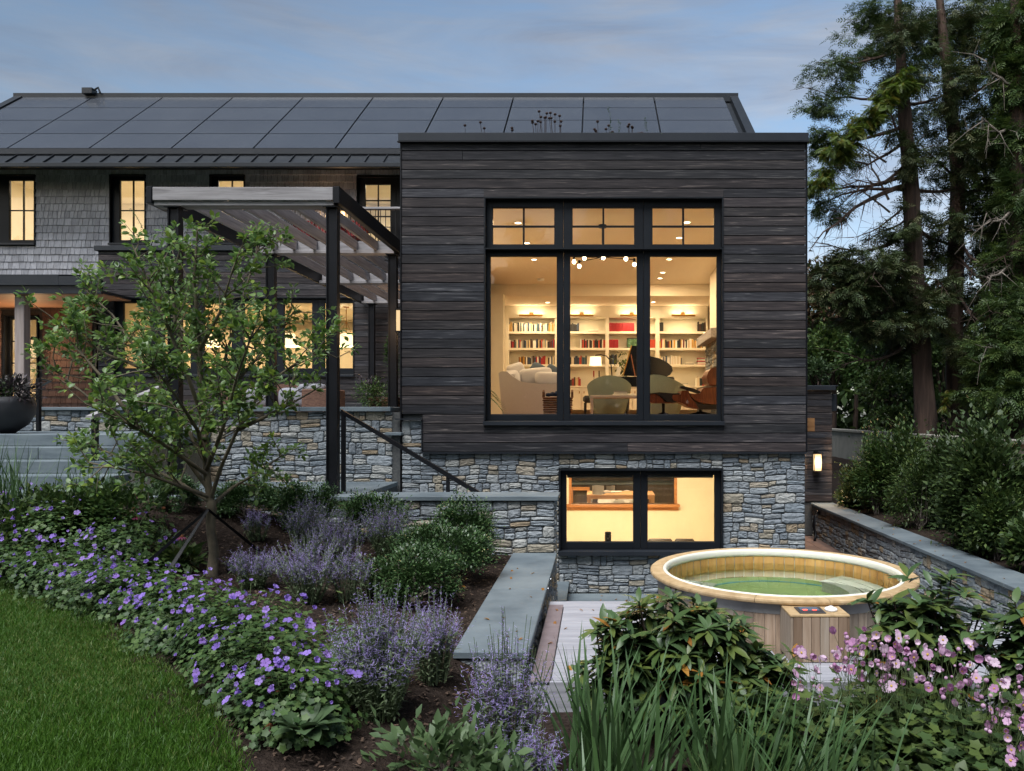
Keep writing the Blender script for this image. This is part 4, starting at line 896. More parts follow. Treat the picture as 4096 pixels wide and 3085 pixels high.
shelf_books(2,0,2437,2538, ['crimson'], hr=(.78,.79), wr=(5.2,5.4)); shelf_books(2,1,2437,2474, ['crimson'], hr=(.80,.81), wr=(5.2,5.4)); shelf_books(2,1,2590,2621, ['orange'], hr=(.80,.81), wr=(5.2,5.4)); shelf_books(2,2,2437,2468, ['navy','charcoal','black','cream'], hr=(.8,1.0))
shelf_books(3,0,2638,2654, ['black','charcoal'], hr=(.8,.88)); shelf_books(3,0,2792,2824, ['black','brown','charcoal'], hr=(.6,.95)); shelf_books(3,1,2639,2824, ['black','white','red','ochre','cream','charcoal','maroon','teal','ivory','tan'], hr=(.6,.9)); shelf_books(3,2,2638,2730, ['cream','ivory','grey','tan','white','navy'], hr=(.6,.88)); shelf_books(3,3,2783,2824, ['crimson','grey','cream','charcoal','ivory'], hr=(.75,.98), wr=(4,9))
for (bay, u0, u1, v, h, c, lb) in ((1,2352,2394,1326,5,'black','thin black books lying flat on the top shelf, second bay'),(3,2741,2776,1458,6,'black','dark books lying flat on the third shelf, rightmost bay'),(3,2790,2823,1458,26,'crimson','red and white books stacked flat at the right of the third shelf'),(3,2724,2753,1545,10,'tan','magazines stacked flat on the counter of the rightmost bay')):
    t = thing('book_stack', lb, 'book stack', (bx_((u0+u1)/2),YB+.1,bz_(v))); zz = bz_(v)+.001; q = 0
    while zz < bz_(v-h)-.01: th = .022+.01*(q % 2); build('book', MB().box(bx_(u0)+.01*(q%3),bx_(u1)-.008*(q%2),YB+.04,YB+.22,zz,zz+th-.002,.002), ['book_'+c,'book_ivory','book_grey'][q % 3], t); zz += th; q += 1
fr_ = thing('framed_painting', 'small dark-framed green landscape painting on the second shelf', 'painting', (bx_(2530),YB+.1,bz_(1392))); build('frame', MB().box(bx_(2508),bx_(2560),YB+.08,YB+.11,bz_(1391),bz_(1352)), 'black_metal', fr_); build('canvas', MB().box(bx_(2510.5),bx_(2557.5),YB+.075,YB+.079,bz_(1389),bz_(1354.5)), 'art', fr_)
for u in (2375,2396.5):
    t = thing('candlestick', ('red' if u < 2380 else 'black')+' candle in a glass candlestick on the counter', 'candlestick', (bx_(u),YB-.05,bz_(1545)))
    build('holder', MB().lathe(bx_(u),YB-.05,[(.045,bz_(1545)+.001),(.04,bz_(1540)),(.012,bz_(1535)),(.02,bz_(1525)),(.01,bz_(1518)),(.018,bz_(1508))],12), 'window_glass', t, smooth=True); build('candle', MB().tube([(bx_(u),YB-.05,bz_(1508)),(bx_(u),YB-.05,bz_(1484))], .018, 8), 'book_red' if u < 2380 else 'black_metal', t)
# furniture
def outl(zs, o, sc, Y): return [(PX(o[0]+sc*a, Y), PZ(o[1]+sc*b, Y)) for a, b in zs]
O2, S2 = (1940,1200), .3001; O3, S3 = (2380,1200), .3121
def pillow(c, h, rz=0, n=10, tilt=0):
    m = MB(); vs = []; fs = []
    for i in range(n+1):
        for j in range(2*n):
            a = math.pi*(i/n-.5); b = math.pi*j/n; sg = lambda t, e: math.copysign(abs(t)**e, t)
            p = Vector((h[0]*sg(math.cos(a),.55)*sg(math.cos(b),.45), h[1]*sg(math.sin(a),.9), h[2]*sg(math.cos(a),.55)*sg(math.sin(b),.45)))
            p.rotate(Matrix.Rotation(tilt,3,'Y')); p.rotate(Matrix.Rotation(rz,3,'Z')); vs.append(Vector(c)+p)
    for i in range(n):
        for j in range(2*n): fs.append((i*2*n+j, i*2*n+(j+1)%(2*n), (i+1)*2*n+(j+1)%(2*n), (i+1)*2*n+j))
    return m.add(vs, fs)
Ys = 14.0
sf = thing('white_sofa', 'white linen sofa seen end-on in the left window bay', 'sofa', (-1.1,14.6,FL))
build('arm', MB().prism(outl([(180,980),(205,958),(255,950),(305,962),(340,995),(400,1040),(470,1083),(560,1106),(700,1116),(1090,1118),(1090,1600),(236,1600)][::-1], O2, S2, Ys), 'y', Ys, Ys+.16), 'linen', sf, smooth=True)
xa, xb = PX(O2[0]+S2*230,Ys), PX(O2[0]+S2*1085,Ys)
build('seat', MB().box(xa+.05,xb,Ys+.165,Ys+1.9,FL+.08,FL+.42,.05), 'linen', sf, smooth=True); build('back', MB().box(xa-.02,xa+.3,Ys+.165,Ys+1.95,FL+.08,PZ(1478,Ys),.08), 'linen', sf, smooth=True)
for (c, h, rz, tl, mt_, lb) in (((PX(2067,14.6),14.55,PZ(1490,14.6)),(.17,.1,.17),.3,-.35,'linen','round white back cushion at the left of the sofa'),((PX(2145,14.5),14.4,PZ(1507,14.5)),(.31,.09,.16),.1,-.1,'linen','plump white cushion on the sofa'),((PX(2205,14.3),14.25,PZ(1515,14.3)),(.30,.09,.12),0,.05,'linen','long white bolster along the sofa arm'),((PX(2160,15.1),15.1,PZ(1492,15.1)),(.22,.08,.16),.1,.5,'slate_fabric','slate blue cushion at the back of the sofa'),((PX(2210,15.2),15.2,PZ(1492,15.2)),(.16,.08,.14),0,.6,'slate_fabric','second slate cushion, nearest the window mullion')):
    build('cushion', pillow(c, h, rz, 8, tl), mt_, None, lb, 'cushion', 'cushions on the white sofa', smooth='all')
Yk = 12.7; kx = lambda u: PX(u, Yk); kz = lambda v: PZ(v, Yk)
bk = thing('wicker_basket', 'brown wicker basket with a navy throw behind the left mullion', 'basket', (kx(2230),Yk+.2,FL)); bx0, bx1 = kx(2169), kx(2290)
for q in range(9): zq = FL+(kz(1588)-FL)*q/9; hq = (kz(1588)-FL)/9; g = .006*(q%2); build('weave_row', MB().box(bx0+.02-.002*q-g,bx1-.02+.002*q+g,Yk-g,Yk+.34+g,zq+.004,zq+hq-.004,.012), 'wicker', bk)
for x in (bx0+.01, bx1-.01): build('handle', MB().tube([(x,Yk+.07,kz(1590)),(x,Yk+.08,kz(1570)),(x,Yk+.17,kz(1562)),(x,Yk+.26,kz(1570)),(x,Yk+.27,kz(1590))], .018, 6), 'wicker', bk)
th_ = thing('knitted_throw', 'navy knitted throw heaped in the wicker basket', 'throw', (kx(2230),Yk+.17,kz(1588)))
tm = MB()
for q in range(26): a = rb.uniform(0,6.28); rr_ = rb.uniform(0,1)**.5; tm.add(*(lambda p: (p.v, p.f))(pillow((kx(2230)+rr_*.18*math.cos(a),Yk+.17+rr_*.13*math.sin(a),kz(1580)+.05*(1-rr_)), (.05,.03,.03), rb.uniform(0,3), 4)))
build('folds', tm, 'navy_knit', th_, smooth='all')
def tub_chair(label, cx_, cy_, rot, sc=1.0):
    t = thing('tub_chair', label, 'armchair', (cx_,cy_,FL), 'sage tub chairs'); n = 18; vs = []; fs = []
    for side in (0, 1):
        for i in range(n+1):
            a = -2.15+4.3*i/n; hb = .52+.24*math.cos(a*.62)**3
            for k_ in range(6):
                f = k_/5; r = (.27+.13*f**.8)*sc-(.05 if side else 0); z = .06+(hb-.06)*f*sc + (0.0 if k_ < 5 else (.0 if side else .012))
                vs.append((cx_+r*math.sin(a+rot)*1.05, cy_-r*math.cos(a+rot), FL+z))
    q = (n+1)*6
    for i in range(n):
        for k_ in range(5): fs += [(i*6+k_, (i+1)*6+k_, (i+1)*6+k_+1, i*6+k_+1), (q+i*6+k_, q+i*6+k_+1, q+(i+1)*6+k_+1, q+(i+1)*6+k_)]
        fs.append((i*6+5, (i+1)*6+5, q+(i+1)*6+5, q+i*6+5))
    for i in (0, n):
        for k_ in range(5): fs.append((i*6+k_, i*6+k_+1, q+i*6+k_+1, q+i*6+k_))
    build('shell', MB().add(vs, fs), 'sage_fabric', t, smooth=True)
    build('seat_cushion', MB().lathe(cx_, cy_, [(.0,FL+.1),(.25,FL+.1),(.30,FL+.2),(.30,FL+.34),(.26,FL+.38),(0,FL+.4)], 20), 'sage_fabric', t, smooth=True)
tub_chair('sage green tub chair behind the low table in the middle bay', PX(2437,14.5), 14.6, 0.0, 1.0); tub_chair('sage green tub chair behind the ottoman in the right bay', PX(2655,15), 15.1, -.5, 1.06)
Yt = 13.3; tx = lambda u: PX(u, Yt); tz = lambda v: PZ(v, Yt)
ct = thing('low_table', 'pale waterfall-edge low table in the middle bay', 'table', (tx(2460),Yt+.3,FL)); build('top', MB().box(tx(2361),tx(2620),Yt,Yt+.6,tz(1592),tz(1581),.004), 'wall_white', ct)
for a, b in ((2361,2399),(2585,2620)): build('leg_panel', MB().box(tx(a),tx(a)+.05,Yt,Yt+.6,FL,tz(1592)), 'wall_white', ct)
for i, (a, b, v0, v1, c, lb) in enumerate(((2452,2520,1580,1575,'book_ivory','large pale book at the bottom of the pile on the low table'),(2457,2510,1574.5,1569.5,'book_white','white book in the middle of the pile on the low table'),(2456,2508,1569,1564,'book_grey','grey book on top of the pile on the low table'),(2480,2545,1580,1573,'book_white','open magazine lying right of the pile on the low table'))):
    build('book', MB().box(tx(a),tx(b),Yt+.1+.25*(i==3),Yt+.32+.25*(i==3),tz(v0)+.001,tz(v1),.003), c, None, lb, 'book', 'books on the low table')
# piano
Yp = 17.6
pi_ = thing('grand_piano', 'black grand piano with its lid propped open', 'piano', (PX(2560,Yp),18,FL))
build('case', MB().prism(outl([(282,982),(1005,985),(1020,1010),(1015,1060),(960,1110),(300,1115),(285,1060)][::-1],O3,S3,Yp), 'y', Yp, Yp+1.35), 'piano_black', pi_)
build('lid', MB().prism(outl([(470,587),(545,592),(620,650),(700,718),(820,748),(930,803),(985,852),(997,905),(965,960),(905,992),(360,972)][::-1],O3,S3,Yp+.9), 'y', Yp+.9, Yp+.94), 'piano_black', pi_)
build('lid_edge', MB().tube([px(O3[0]+S3*360,O3[1]+S3*970,Yp+.89), px(O3[0]+S3*468,O3[1]+S3*586,Yp+.89)], .018, 6), 'brass', pi_)
build('keyboard', MB().prism(outl([(152,1012),(285,990),(285,1055),(160,1040)][::-1],O3,S3,Yp+.1), 'y', Yp+.1, Yp+1.2), 'piano_black', pi_)
build('prop_stick', MB().tube([px(O3[0]+S3*515,O3[1]+S3*980,Yp+.3), px(O3[0]+S3*462,O3[1]+S3*700,Yp+.85)], .012, 6), 'walnut', pi_)
for u, y in ((2475,Yp+.1),(2500,Yp+1.2),(2680,Yp+.7)): build('leg', MB().tube([(PX(u,y),y,FL),(PX(u,y),y,FL+.1),(PX(u,y),y,PZ(1546,y))], [.03,.05,.06], 8), 'piano_black', pi_)
sm_ = thing('sheet_music', 'open sheet music standing on the piano', 'sheet music', px(2473,1500,Yp+.4)); build('pages', MB().prism(outl([(262,990),(285,858),(335,852),(318,975)][::-1],O3,S3,Yp+.4), 'y', Yp+.4, Yp+.62), 'paper', sm_)
pb = thing('piano_bench', 'small black leather piano bench left of the low table', 'bench', (PX(2346,15.5),15.6,FL)); build('seat', MB().box(PX(2332,15.5),PX(2420,15.5),15.4,15.8,PZ(1612,15.5),PZ(1583,15.5),.04), 'leather', pb, smooth=True)
for u in (2337,2412):
    for y in (15.44,15.74): build('leg', MB().tube([(PX(u+4,15.5),y,FL),(PX(u+4,15.5),y,PZ(1612,15.5))], [.02,.03], 8), 'piano_black', pb)
# lounge chair and ottoman
Yl = 13.15; EX = lambda zs, a=0.0, b=.62: MB().prism(outl(zs[::-1],O3,S3,Yl), 'y', Yl+a, Yl+b)
lc = thing('lounge_chair', 'walnut shell lounge chair with black leather at right window edge', 'lounge chair', (PX(2810,Yl),Yl+.3,FL))
build('headrest', EX([(1440,1050),(1434,985),(1452,925),(1490,880),(1550,860),(1640,868),(1650,1090),(1560,1096),(1490,1088),(1455,1070)]), 'walnut', lc, smooth=True)
build('back_shell', EX([(1218,1195),(1290,1205),(1350,1200),(1372,1150),(1400,1124),(1550,1118),(1650,1122),(1650,1345),(1500,1338),(1400,1330),(1310,1305),(1245,1255)]), 'walnut', lc, smooth=True)
build('seat_shell', EX([(985,1250),(1000,1218),(1060,1213),(1100,1215),(1112,1165),(1200,1160),(1222,1245),(1290,1325),(1335,1402),(1200,1372),(1120,1325),(1010,1290)], .0, .6), 'walnut', lc, smooth=True)
build('seat_cushion', EX([(1225,1250),(1300,1320),(1400,1338),(1500,1345),(1650,1350),(1650,1405),(1400,1405),(1340,1400),(1290,1330)], .02, .58), 'leather', lc, smooth=True)
build('arm_pad', EX([(1088,1112),(1130,1105),(1260,1135),(1345,1172),(1352,1190),(1320,1202),(1200,1165),(1095,1135)], -.03, .1), 'leather', lc, smooth=True)
build('pedestal', MB().tube([px(O3[0]+S3*1352,O3[1]+S3*1400,Yl+.3), px(O3[0]+S3*1352,O3[1]+S3*1462,Yl+.3)], [.03,.025], 10), 'black_metal', lc)
fm = MB()
for q in range(5): a = q*1.257; c0 = Vector((PX(O3[0]+S3*1352,Yl+.3),Yl+.3,FL)); fm.tube([c0+Vector((0,0,.09)), c0+Vector((.28*math.cos(a),.28*math.sin(a),.03))], [.025,.014], 6)
build('star_base', fm, 'black_metal', lc)
ot = thing('ottoman', 'walnut and black leather ottoman in front of the lounge chair', 'ottoman', (PX(2650,Yl),Yl+.3,FL))
build('shell', EX([(640,1230),(705,1205),(790,1210),(850,1250),(900,1305),(1062,1322),(900,1324),(760,1322),(660,1300)], .04, .56), 'walnut', ot, smooth=True); build('cushion', EX([(700,1196),(830,1183),(990,1198),(1088,1195),(1070,1300),(1040,1312),(930,1306),(862,1245),(800,1206)], .02, .58), 'leather', ot, smooth=True)
build('pedestal', MB().tube([px(O3[0]+S3*876,O3[1]+S3*1320,Yl+.3), px(O3[0]+S3*876,O3[1]+S3*1462,Yl+.3)], [.028,.024], 10), 'black_metal', ot); fm = MB()
for q in range(4): a = q*1.571+.5; c0 = Vector((PX(O3[0]+S3*876,Yl+.3),Yl+.3,FL)); fm.tube([c0+Vector((0,0,.08)), c0+Vector((.22*math.cos(a),.22*math.sin(a),.02))], [.022,.012], 6)
build('star_base', fm, 'black_metal', ot)
# lamps, fireplace, plants, chandelier
Ya = 19.0
al = thing('arc_floor_lamp', 'arched floor lamp with lit drum shade beside the piano', 'floor lamp', (PX(2450,Ya),Ya,FL))
build('stem', MB().tube([(PX(2452,Ya),Ya,FL),(PX(2448,Ya),Ya,PZ(1510,Ya)),px(2446,1470,Ya),px(2440,1440,Ya),px(2425,1424,Ya),px(2402,1419,Ya),px(2383,1421,Ya),px(2381,1428,Ya)], .014, 6), 'black_metal', al); build('base', MB().lathe(PX(2452,Ya),Ya,[(0,FL+.04),(.14,FL+.04),(.16,FL+.001)],16), 'black_metal', al)
build('shade', MB().lathe(PX(2382,Ya),Ya,[(.145,PZ(1462,Ya)),(.135,PZ(1428,Ya)),(.0,PZ(1427.5,Ya))],24), 'lamp_shade', al, smooth=True)
fp = thing('fireplace', 'stone fireplace breast with thick grey mantel on the right wall', 'fireplace', (2.75,17.5,FL)); build('breast', MB().box(2.62,2.879,16.6,18.6,FL,PZ(1310,16.6)), 'mortar', fp)
stone_face(fp, [(16.6,18.6,FL,PZ(1312,16.6))], lambda u, v, d: (2.62-d, u, v), 41, flip=True); stone_face(fp, [(2.60,2.875,FL,PZ(1312,16.6))], fr_front(16.6), 42)
build('mantel', MB().box(2.42,2.878,16.45,18.75,PZ(1350,16.5),PZ(1312,16.5),.01), 'grey_wood', fp); build('chimney_breast', MB().box(2.70,2.879,16.65,18.55,PZ(1311,16.5),CE1), 'wall_cream', fp)
sc_ = thing('wall_sconce', 'brass wall sconce with white shade beside the fireplace', 'sconce', (PX(2828,18.9),18.9,PZ(1350,18.9))); build('arm', MB().tube([px(2845,1376,18.9),px(2826,1376,18.9),px(2826,1358,18.9)], .012, 6), 'brass', sc_); build('shade', MB().lathe(PX(2826,18.9),18.9,[(.075,PZ(1358,18.9)),(.07,PZ(1330,18.9)),(0,PZ(1329,18.9))],18), 'lamp_shade', sc_, smooth=True)
chd = thing('chandelier', 'black spoked chandelier with bare round bulbs', 'chandelier', (PX(2410,13.6),13.6,CE1)); cxx = PX(2410,13.6); cyy = 13.6; czz = PZ(1036,13.6)
build('canopy', MB().lathe(cxx,cyy,[(.0,CE1-.001),(.07,CE1-.001),(.07,CE1-.05),(0,CE1-.05)],16), 'black_metal', chd); build('stem', MB().tube([(cxx,cyy,CE1-.05),(cxx,cyy,czz+.06)], .012, 6), 'black_metal', chd); build('hub', MB().lathe(cxx,cyy,[(0,czz+.06),(.05,czz+.06),(.05,czz-.01),(0,czz-.01)],16), 'black_metal', chd)
for a, r in ((R(185),.50),(R(150),.48),(R(222),.42),(R(272),.30),(R(330),.46),(R(12),.58)):
    e = (cxx+r*math.cos(a), cyy+r*math.sin(a)*1.4, czz+.02); ar = build('arm', MB().tube([(cxx,cyy,czz+.03), e], .008, 5), 'black_metal', chd); build('socket', MB().tube([(e[0],e[1],e[2]+.02),(e[0],e[1],e[2]-.05)], .022, 8), 'black_metal', chd)
    build('bulb', MB().lathe(e[0],e[1],[(.0,e[2]-.05),(.022,e[2]-.055),(.034,e[2]-.085),(.022,e[2]-.115),(0,e[2]-.12)],12), 'bulb', chd, smooth='all')
def leaf_tmpl(n=4, wd=.5, droop=.15, cup=.12):
    """leaf from (0,0,0) to (1,0,0): quads on both sides of the midrib"""
    V = []; F = []
    for i in range(n+1):
        t = i/n; wv = wd*.5*(math.sin(math.pi*min(1, t*.94+.04))**.8); z = -droop*t*t
        V += [(t, -wv, z+cup*wv), (t, 0, z), (t, wv, z+cup*wv)]
    for i in range(n): F += [(i*3, i*3+3, i*3+4, i*3+1), (i*3+1, i*3+4, i*3+5, i*3+2)]
    return np.array(V, float), np.array(F)
def basis(d, up=None, roll=None):
    """n rotation matrices whose first axis is d"""
    d = np.asarray(d, float); d = d/np.linalg.norm(d, axis=1, keepdims=True); n = len(d)
    u = np.tile([0,0,1.], (n,1)) if up is None else up
    y = np.cross(u, d); l = np.linalg.norm(y, axis=1, keepdims=True); y = np.where(l < 1e-4, [0,1.,0], y/np.maximum(l,1e-6)); z = np.cross(d, y)
    if roll is not None: c, s_ = np.cos(roll)[:,None], np.sin(roll)[:,None]; y, z = y*c+z*s_, z*c-y*s_
    return np.stack([d, y, z], 1)
def scatter(T, P, B, S, rv=None):
    """instances of template T=(V,F) -> (V,F,rnd)"""
    V, F = T; n = len(P); S = np.asarray(S, float); S = np.tile(S[:,None], (1,3)) if S.ndim == 1 else S
    W = np.einsum('kj,nj,njc->nkc', V, S, B)+np.asarray(P)[:,None,:]
    Fo = (F[None]+np.arange(n)[:,None,None]*len(V)).reshape(-1, F.shape[1]); r = rng.random(n) if rv is None else rv
    return W.reshape(-1,3), Fo, np.repeat(r, len(F))
def np_part(name, VFR, mt, parent, kind=None, smooth=False, label=None, cat=None):
    V, F, r = VFR; o0 = ORG.get(parent.name, (0,0,0)) if parent is not None else (0,0,0)
    return link(name, mesh_np(name, V-np.array(o0), F, mt, r, smooth), parent, label, cat, kind=kind)
def merge(lst):
    Vs = []; Fs = []; Rs = []; b = 0
    for V, F, r in lst: Vs.append(V); Fs.append(F+b); Rs.append(r); b += len(V)
    return np.concatenate(Vs), np.concatenate(Fs), np.concatenate(Rs)
def frond(base, d, ln, nl, ll, droop, wd=.12):
    d = Vector(d).normalized(); P = []; D = []; S_ = []; b = Vector(base); sd = d.cross(Vector((0,0,1))).normalized(); pts = []
    for i in range(nl):
        t = (i+1)/nl; p = b+d*ln*t+Vector((0,0,-droop*t*t*ln)); pts.append(p)
        for s2 in (-1,1): P.append(p); D.append(d*.55+sd*s2*.8+Vector((0,0,-.5*t))); S_.append(ll*math.sin(math.pi*(.15+.8*t)))
    return np.array(P), np.array(D), np.array(S_), [b]+pts
pl = thing('parlour_palm', 'green palm arching in at the left edge of the picture window', 'palm', (-2.1,13.2,FL)); fr_l = []; stm = MB()
for (d, ln, dr) in (((.8,.1,.9),.75,.9),((.5,-.1,1.2),.8,.6),((.1,.2,1.4),1.0,.35),((-.3,.1,1.3),.8,.5),((.9,-.2,.5),.7,.9),((.4,.4,.9),.8,.9),((-.2,-.3,1.0),.7,.8)):
    P, D, S_, pts = frond((-2.15,13.2,FL+.35), d, ln, 16, .30, dr); T = leaf_tmpl(2,.09,.2,0); fr_l.append(scatter(T, P, basis(D), S_)); stm.tube(pts[::3], .006, 4)
np_part('fronds', merge(fr_l), 'leaf_fern', pl); build('stems', stm, 'green_stem', pl); build('pot', MB().lathe(-2.15,13.2,[(0,FL+.001),(.15,FL+.001),(.2,FL+.35),(.18,FL+.35),(.17,FL+.3),(0,FL+.3)],20), 'terracotta', pl)
hpn = thing('pothos_plant', 'leafy green plant behind the piano keyboard', 'houseplant', px(2500,1560,19.5)); P = np.array(px(2496,1462,19.6))+rng.normal(0,1,(150,3))*[.12,.1,.16]; np_part('foliage', scatter(leaf_tmpl(2,.7,.3,.1), P, basis(rng.normal(0,1,(150,3))), rng.uniform(.06,.11,150)), 'leaf_shrub', hpn); build('pot', MB().lathe(PX(2496,19.6),19.6,[(0,FL),(.12,FL),(.16,FL+.8),(0,FL+.8)],14), 'planter_black', hpn)
# ---- basement room
build('basement_shell', MB().box(-2.6,2.87,11.75,15.5,-.06,-.02).box(-2.6,2.87,11.75,15.5,2.25,2.39).box(-2.68,-2.6,11.75,15.5,-.02,2.25).box(2.80,2.87,11.75,15.5,-.02,2.25), 'wall_cream', house)
YV = 15.5; vx = lambda u: PX(u,YV); vz = lambda v: PZ(v,YV)
OX0, OX1, OZ0 = vx(2276), vx(2708), vz(2016)
build('partition_wall', wall_holes(MB(), -2.6, 2.87, -.06, 2.39, 15.5, 15.62, [(OX0,OX1,OZ0,2.1)]), 'wall_cream', house)
build('partition_sill', MB().box(vx(2262),vx(2717),15.38,15.66,vz(2027),vz(2016),.004).box(vx(2268),vx(2714),15.47,15.499,vz(2041),vz(2027.5)), 'trim_wood', house)
build('partition_casing', MB().box(OX0,OX0+.05,15.49,15.63,OZ0+.002,2.1).box(OX1-.05,OX1,15.49,15.63,OZ0+.002,2.1), 'trim_wood', house); build('partition_glass', MB().add([(OX0,15.56,OZ0),(OX1,15.56,OZ0),(OX1,15.56,2.1),(OX0,15.56,2.1)],[(0,1,2,3)]), 'window_glass', house)
build('family_room_shell', MB().box(-2.9,2.87,15.63,20.4,-.06,0).box(-2.9,2.87,15.63,20.4,2.2,2.39).box(-2.9,2.87,20.3,20.4,0,2.2).box(-2.9,-2.7,15.63,20.3,0,2.2).box(2.75,2.87,15.63,20.3,0,2.2), 'wall_cream', house)
for a, b, i in ((2265,2533.5,0),(2588,2857,1)):
    t = thing('roller_shade', 'rolled-up grey shade at the top of the '+('left','right')[i]+' basement pane', 'roller shade', (cx((a+b)/2),11.68,cz(1905))); build('roll', MB().tube([(cx(a)+.01,11.68,cz(1903)),(cx(b)-.01,11.68,cz(1903))], .03, 10), 'slate_fabric', t, smooth=True); build('hem_bar', MB().box(cx(a)+.01,cx(b)-.01,11.675,11.69,cz(1913),cz(1908)), 'band_metal', t)
rl = thing('foam_roller', 'black ribbed foam roller with a small pale X on the basement sill', 'foam roller', (PX(2432,11.82),11.82,cz(2168))); rx_, ry_ = PX(2432,11.82), 11.82; z0 = PZ(2172,11.82); prof = [(0,z0)]
for q in range(8): zq = z0+q*.021; prof += [(.050 if q not in (0,1,6,7) else .044+.007*(q%2),zq),(.050 if q not in (0,1,6,7) else .050-.005*(q%2),zq+.019)]
prof += [(.045,prof[-1][1]),(.035,prof[-1][1]-.01),(0,prof[-1][1]-.01)]
build('roller_body', MB().lathe(rx_,ry_,prof,24), 'planter_black', rl); build('basement_sill', MB().box(BWX0+.02,BWX1-.02,11.645,12.0,z0-.05,z0-.002), 'wall_white', house)
xm = MB()
for sg in (-1,1): xm.add([(rx_+sg*-.012-.003,ry_-.0525,z0+.06),(rx_+sg*-.012+.003,ry_-.0525,z0+.06),(rx_+sg*.012+.003,ry_-.0525,z0+.09),(rx_+sg*.012-.003,ry_-.0525,z0+.09)],[(0,1,2,3)])
build('x_mark', xm, 'paper', rl)
for a, b, lb in ((2592,2690,'long dark chair back low in the right basement pane'),(2699,2778,'short dark chair back low in the right basement pane')):
    t = thing('padded_chair', lb, 'chair', (PX((a+b)/2,13),13.2,0)); build('back', MB().box(PX(a,13),PX(b,13),13,13.06,.4,PZ(2156,13),.03), 'dark_cabinet', t, smooth=True); build('seat', MB().box(PX(a,13),PX(b,13),13.06,13.5,.35,.43,.02), 'dark_cabinet', t)
    for x in (PX(a,13)+.02,PX(b,13)-.05):
        for y in (13.05,13.45): build('leg', MB().box(x,x+.03,y,y+.03,-.02,.35), 'black_metal', t)
YT = 17.4
dt = thing('dining_table', 'pale wood dining table in the room beyond the basement partition', 'table', (PX(2480,YT),YT+.4,0)); build('top', MB().box(PX(2347,YT),PX(2620,YT),YT,YT+.85,PZ(1986,YT),PZ(1979,YT),.004), 'table_wood', dt); build('apron', MB().box(PX(2355,YT),PX(2612,YT),YT+.05,YT+.8,PZ(1998,YT),PZ(1986.5,YT)), 'table_wood', dt)
for u in (2350,2606):
    for y in (YT+.03,YT+.74): build('leg', MB().box(PX(u,YT),PX(u,YT)+.07,y,y+.07,0,PZ(1986.5,YT)), 'table_wood', dt)
def shell_chair(label, x, y, rz):
    t = thing('shell_chair', label, 'chair', (x,y,0), 'white shell chairs round the dining table', rz=0); n = 10; vs = []; fs = []; c_, s_ = math.cos(rz), math.sin(rz)
    for i in range(n+1):
        a = -1.35+2.7*i/n
        for k_ in range(5): f = k_/4; r = .17+.06*f; vs.append((r*math.sin(a), -r*math.cos(a)*1.0, .44+(.38*math.cos(a*.8)**1.5)*f))
    vs = [(x+p[0]*c_-p[1]*s_, y+p[0]*s_+p[1]*c_, p[2]) for p in vs]
    for i in range(n):
        for k_ in range(4): fs.append((i*5+k_,(i+1)*5+k_,(i+1)*5+k_+1,i*5+k_+1))
    build('shell', MB().add(vs, fs), 'white_plastic', t, smooth='all'); build('seat', MB().lathe(x,y,[(0,.42),(.2,.43),(.21,.45),(0,.445)],16), 'white_plastic', t)
    for a in (.8,2.35,3.9,5.5): build('leg', MB().tube([(x+.1*math.cos(a),y+.1*math.sin(a),.43),(x+.22*math.cos(a),y+.22*math.sin(a),0)], .013, 6), 'table_wood', t)
shell_chair('white shell chair at the left end of the dining table', PX(2333,17.6), 17.8, R(80)); shell_chair('white shell chair in front of the dining table, left one', PX(2474,16.9), 17.0, 0); shell_chair('white shell chair in front of the dining table by the mullion', PX(2540,16.9), 17.0, 0); shell_chair('white shell chair behind the dining table, left one', PX(2427,18.6), 18.6, R(180)); shell_chair('white shell chair behind the dining table, right one', PX(2508,18.6), 18.6, R(180))
hm = thing('patterned_lampshade', 'pale dotted drum shade hanging over the dining table', 'lampshade', px(2392,1960,17.0)); build('shade', MB().lathe(PX(2392,17),17,[(.125,PZ(1977,17)),(.13,PZ(1943,17))],24), 'linen', hm, smooth=True)
pp_ = MB(); prs = random.Random(4)
for i, (u, c, lb) in enumerate(((2400,'book_navy','dark newspaper at the left of the dining table'),(2440,'book_grey','grey newspaper in the middle of the dining table'),(2468,'paper','pale newspaper at the right of the dining table'))):
    build('newspaper', MB().box(PX(u-22,YT),PX(u+22,YT),YT+.2+.1*i,YT+.5+.1*i,PZ(1979,YT)+.002+.006*i,PZ(1979,YT)+.007+.006*i), c, None, lb, 'newspaper', 'papers on the dining table')
kb = thing('dark_cabinets', 'dark kitchen cabinets with counter at the back of the basement', 'cabinets', (0,20,0)); build('base_unit', MB().box(-2.0,2.6,19.6,20.28,0,.88), 'dark_cabinet', kb); build('counter', MB().box(-2.0,2.6,19.56,20.29,.881,.92), 'bluestone', kb); build('splashback', MB().box(-2.0,2.6,20.26,20.295,.921,2.19), 'dark_cabinet', kb); build('oven', MB().box(PX(2425,19.5),PX(2460,19.5),19.53,19.559,.3,.86), 'steel', kb)
for x in (-1.2,-.6,.5,1.1,1.7): build('door', MB().box(x,x+.55,19.58,19.598,.1,.86,.003), 'dark_cabinet', kb)
dg = thing('doorway_frame', 'pale timber frame around a dark opening left of the dining table', 'door frame', (PX(2320,18.5),18.5,0)); build('frame', MB().box(PX(2281,18.5),PX(2292,18.5),18.5,18.6,0,PZ(1950,18.5)).box(PX(2348,18.5),PX(2358,18.5),18.5,18.6,0,PZ(1950,18.5)).box(PX(2292,18.5),PX(2348,18.5),18.5,18.6,PZ(1962,18.5),PZ(1950,18.5)), 'trim_wood', dg); build('panel', MB().box(PX(2292,18.5),PX(2348,18.5),18.56,18.6,0,PZ(1962,18.5)), 'dark_cabinet', dg)
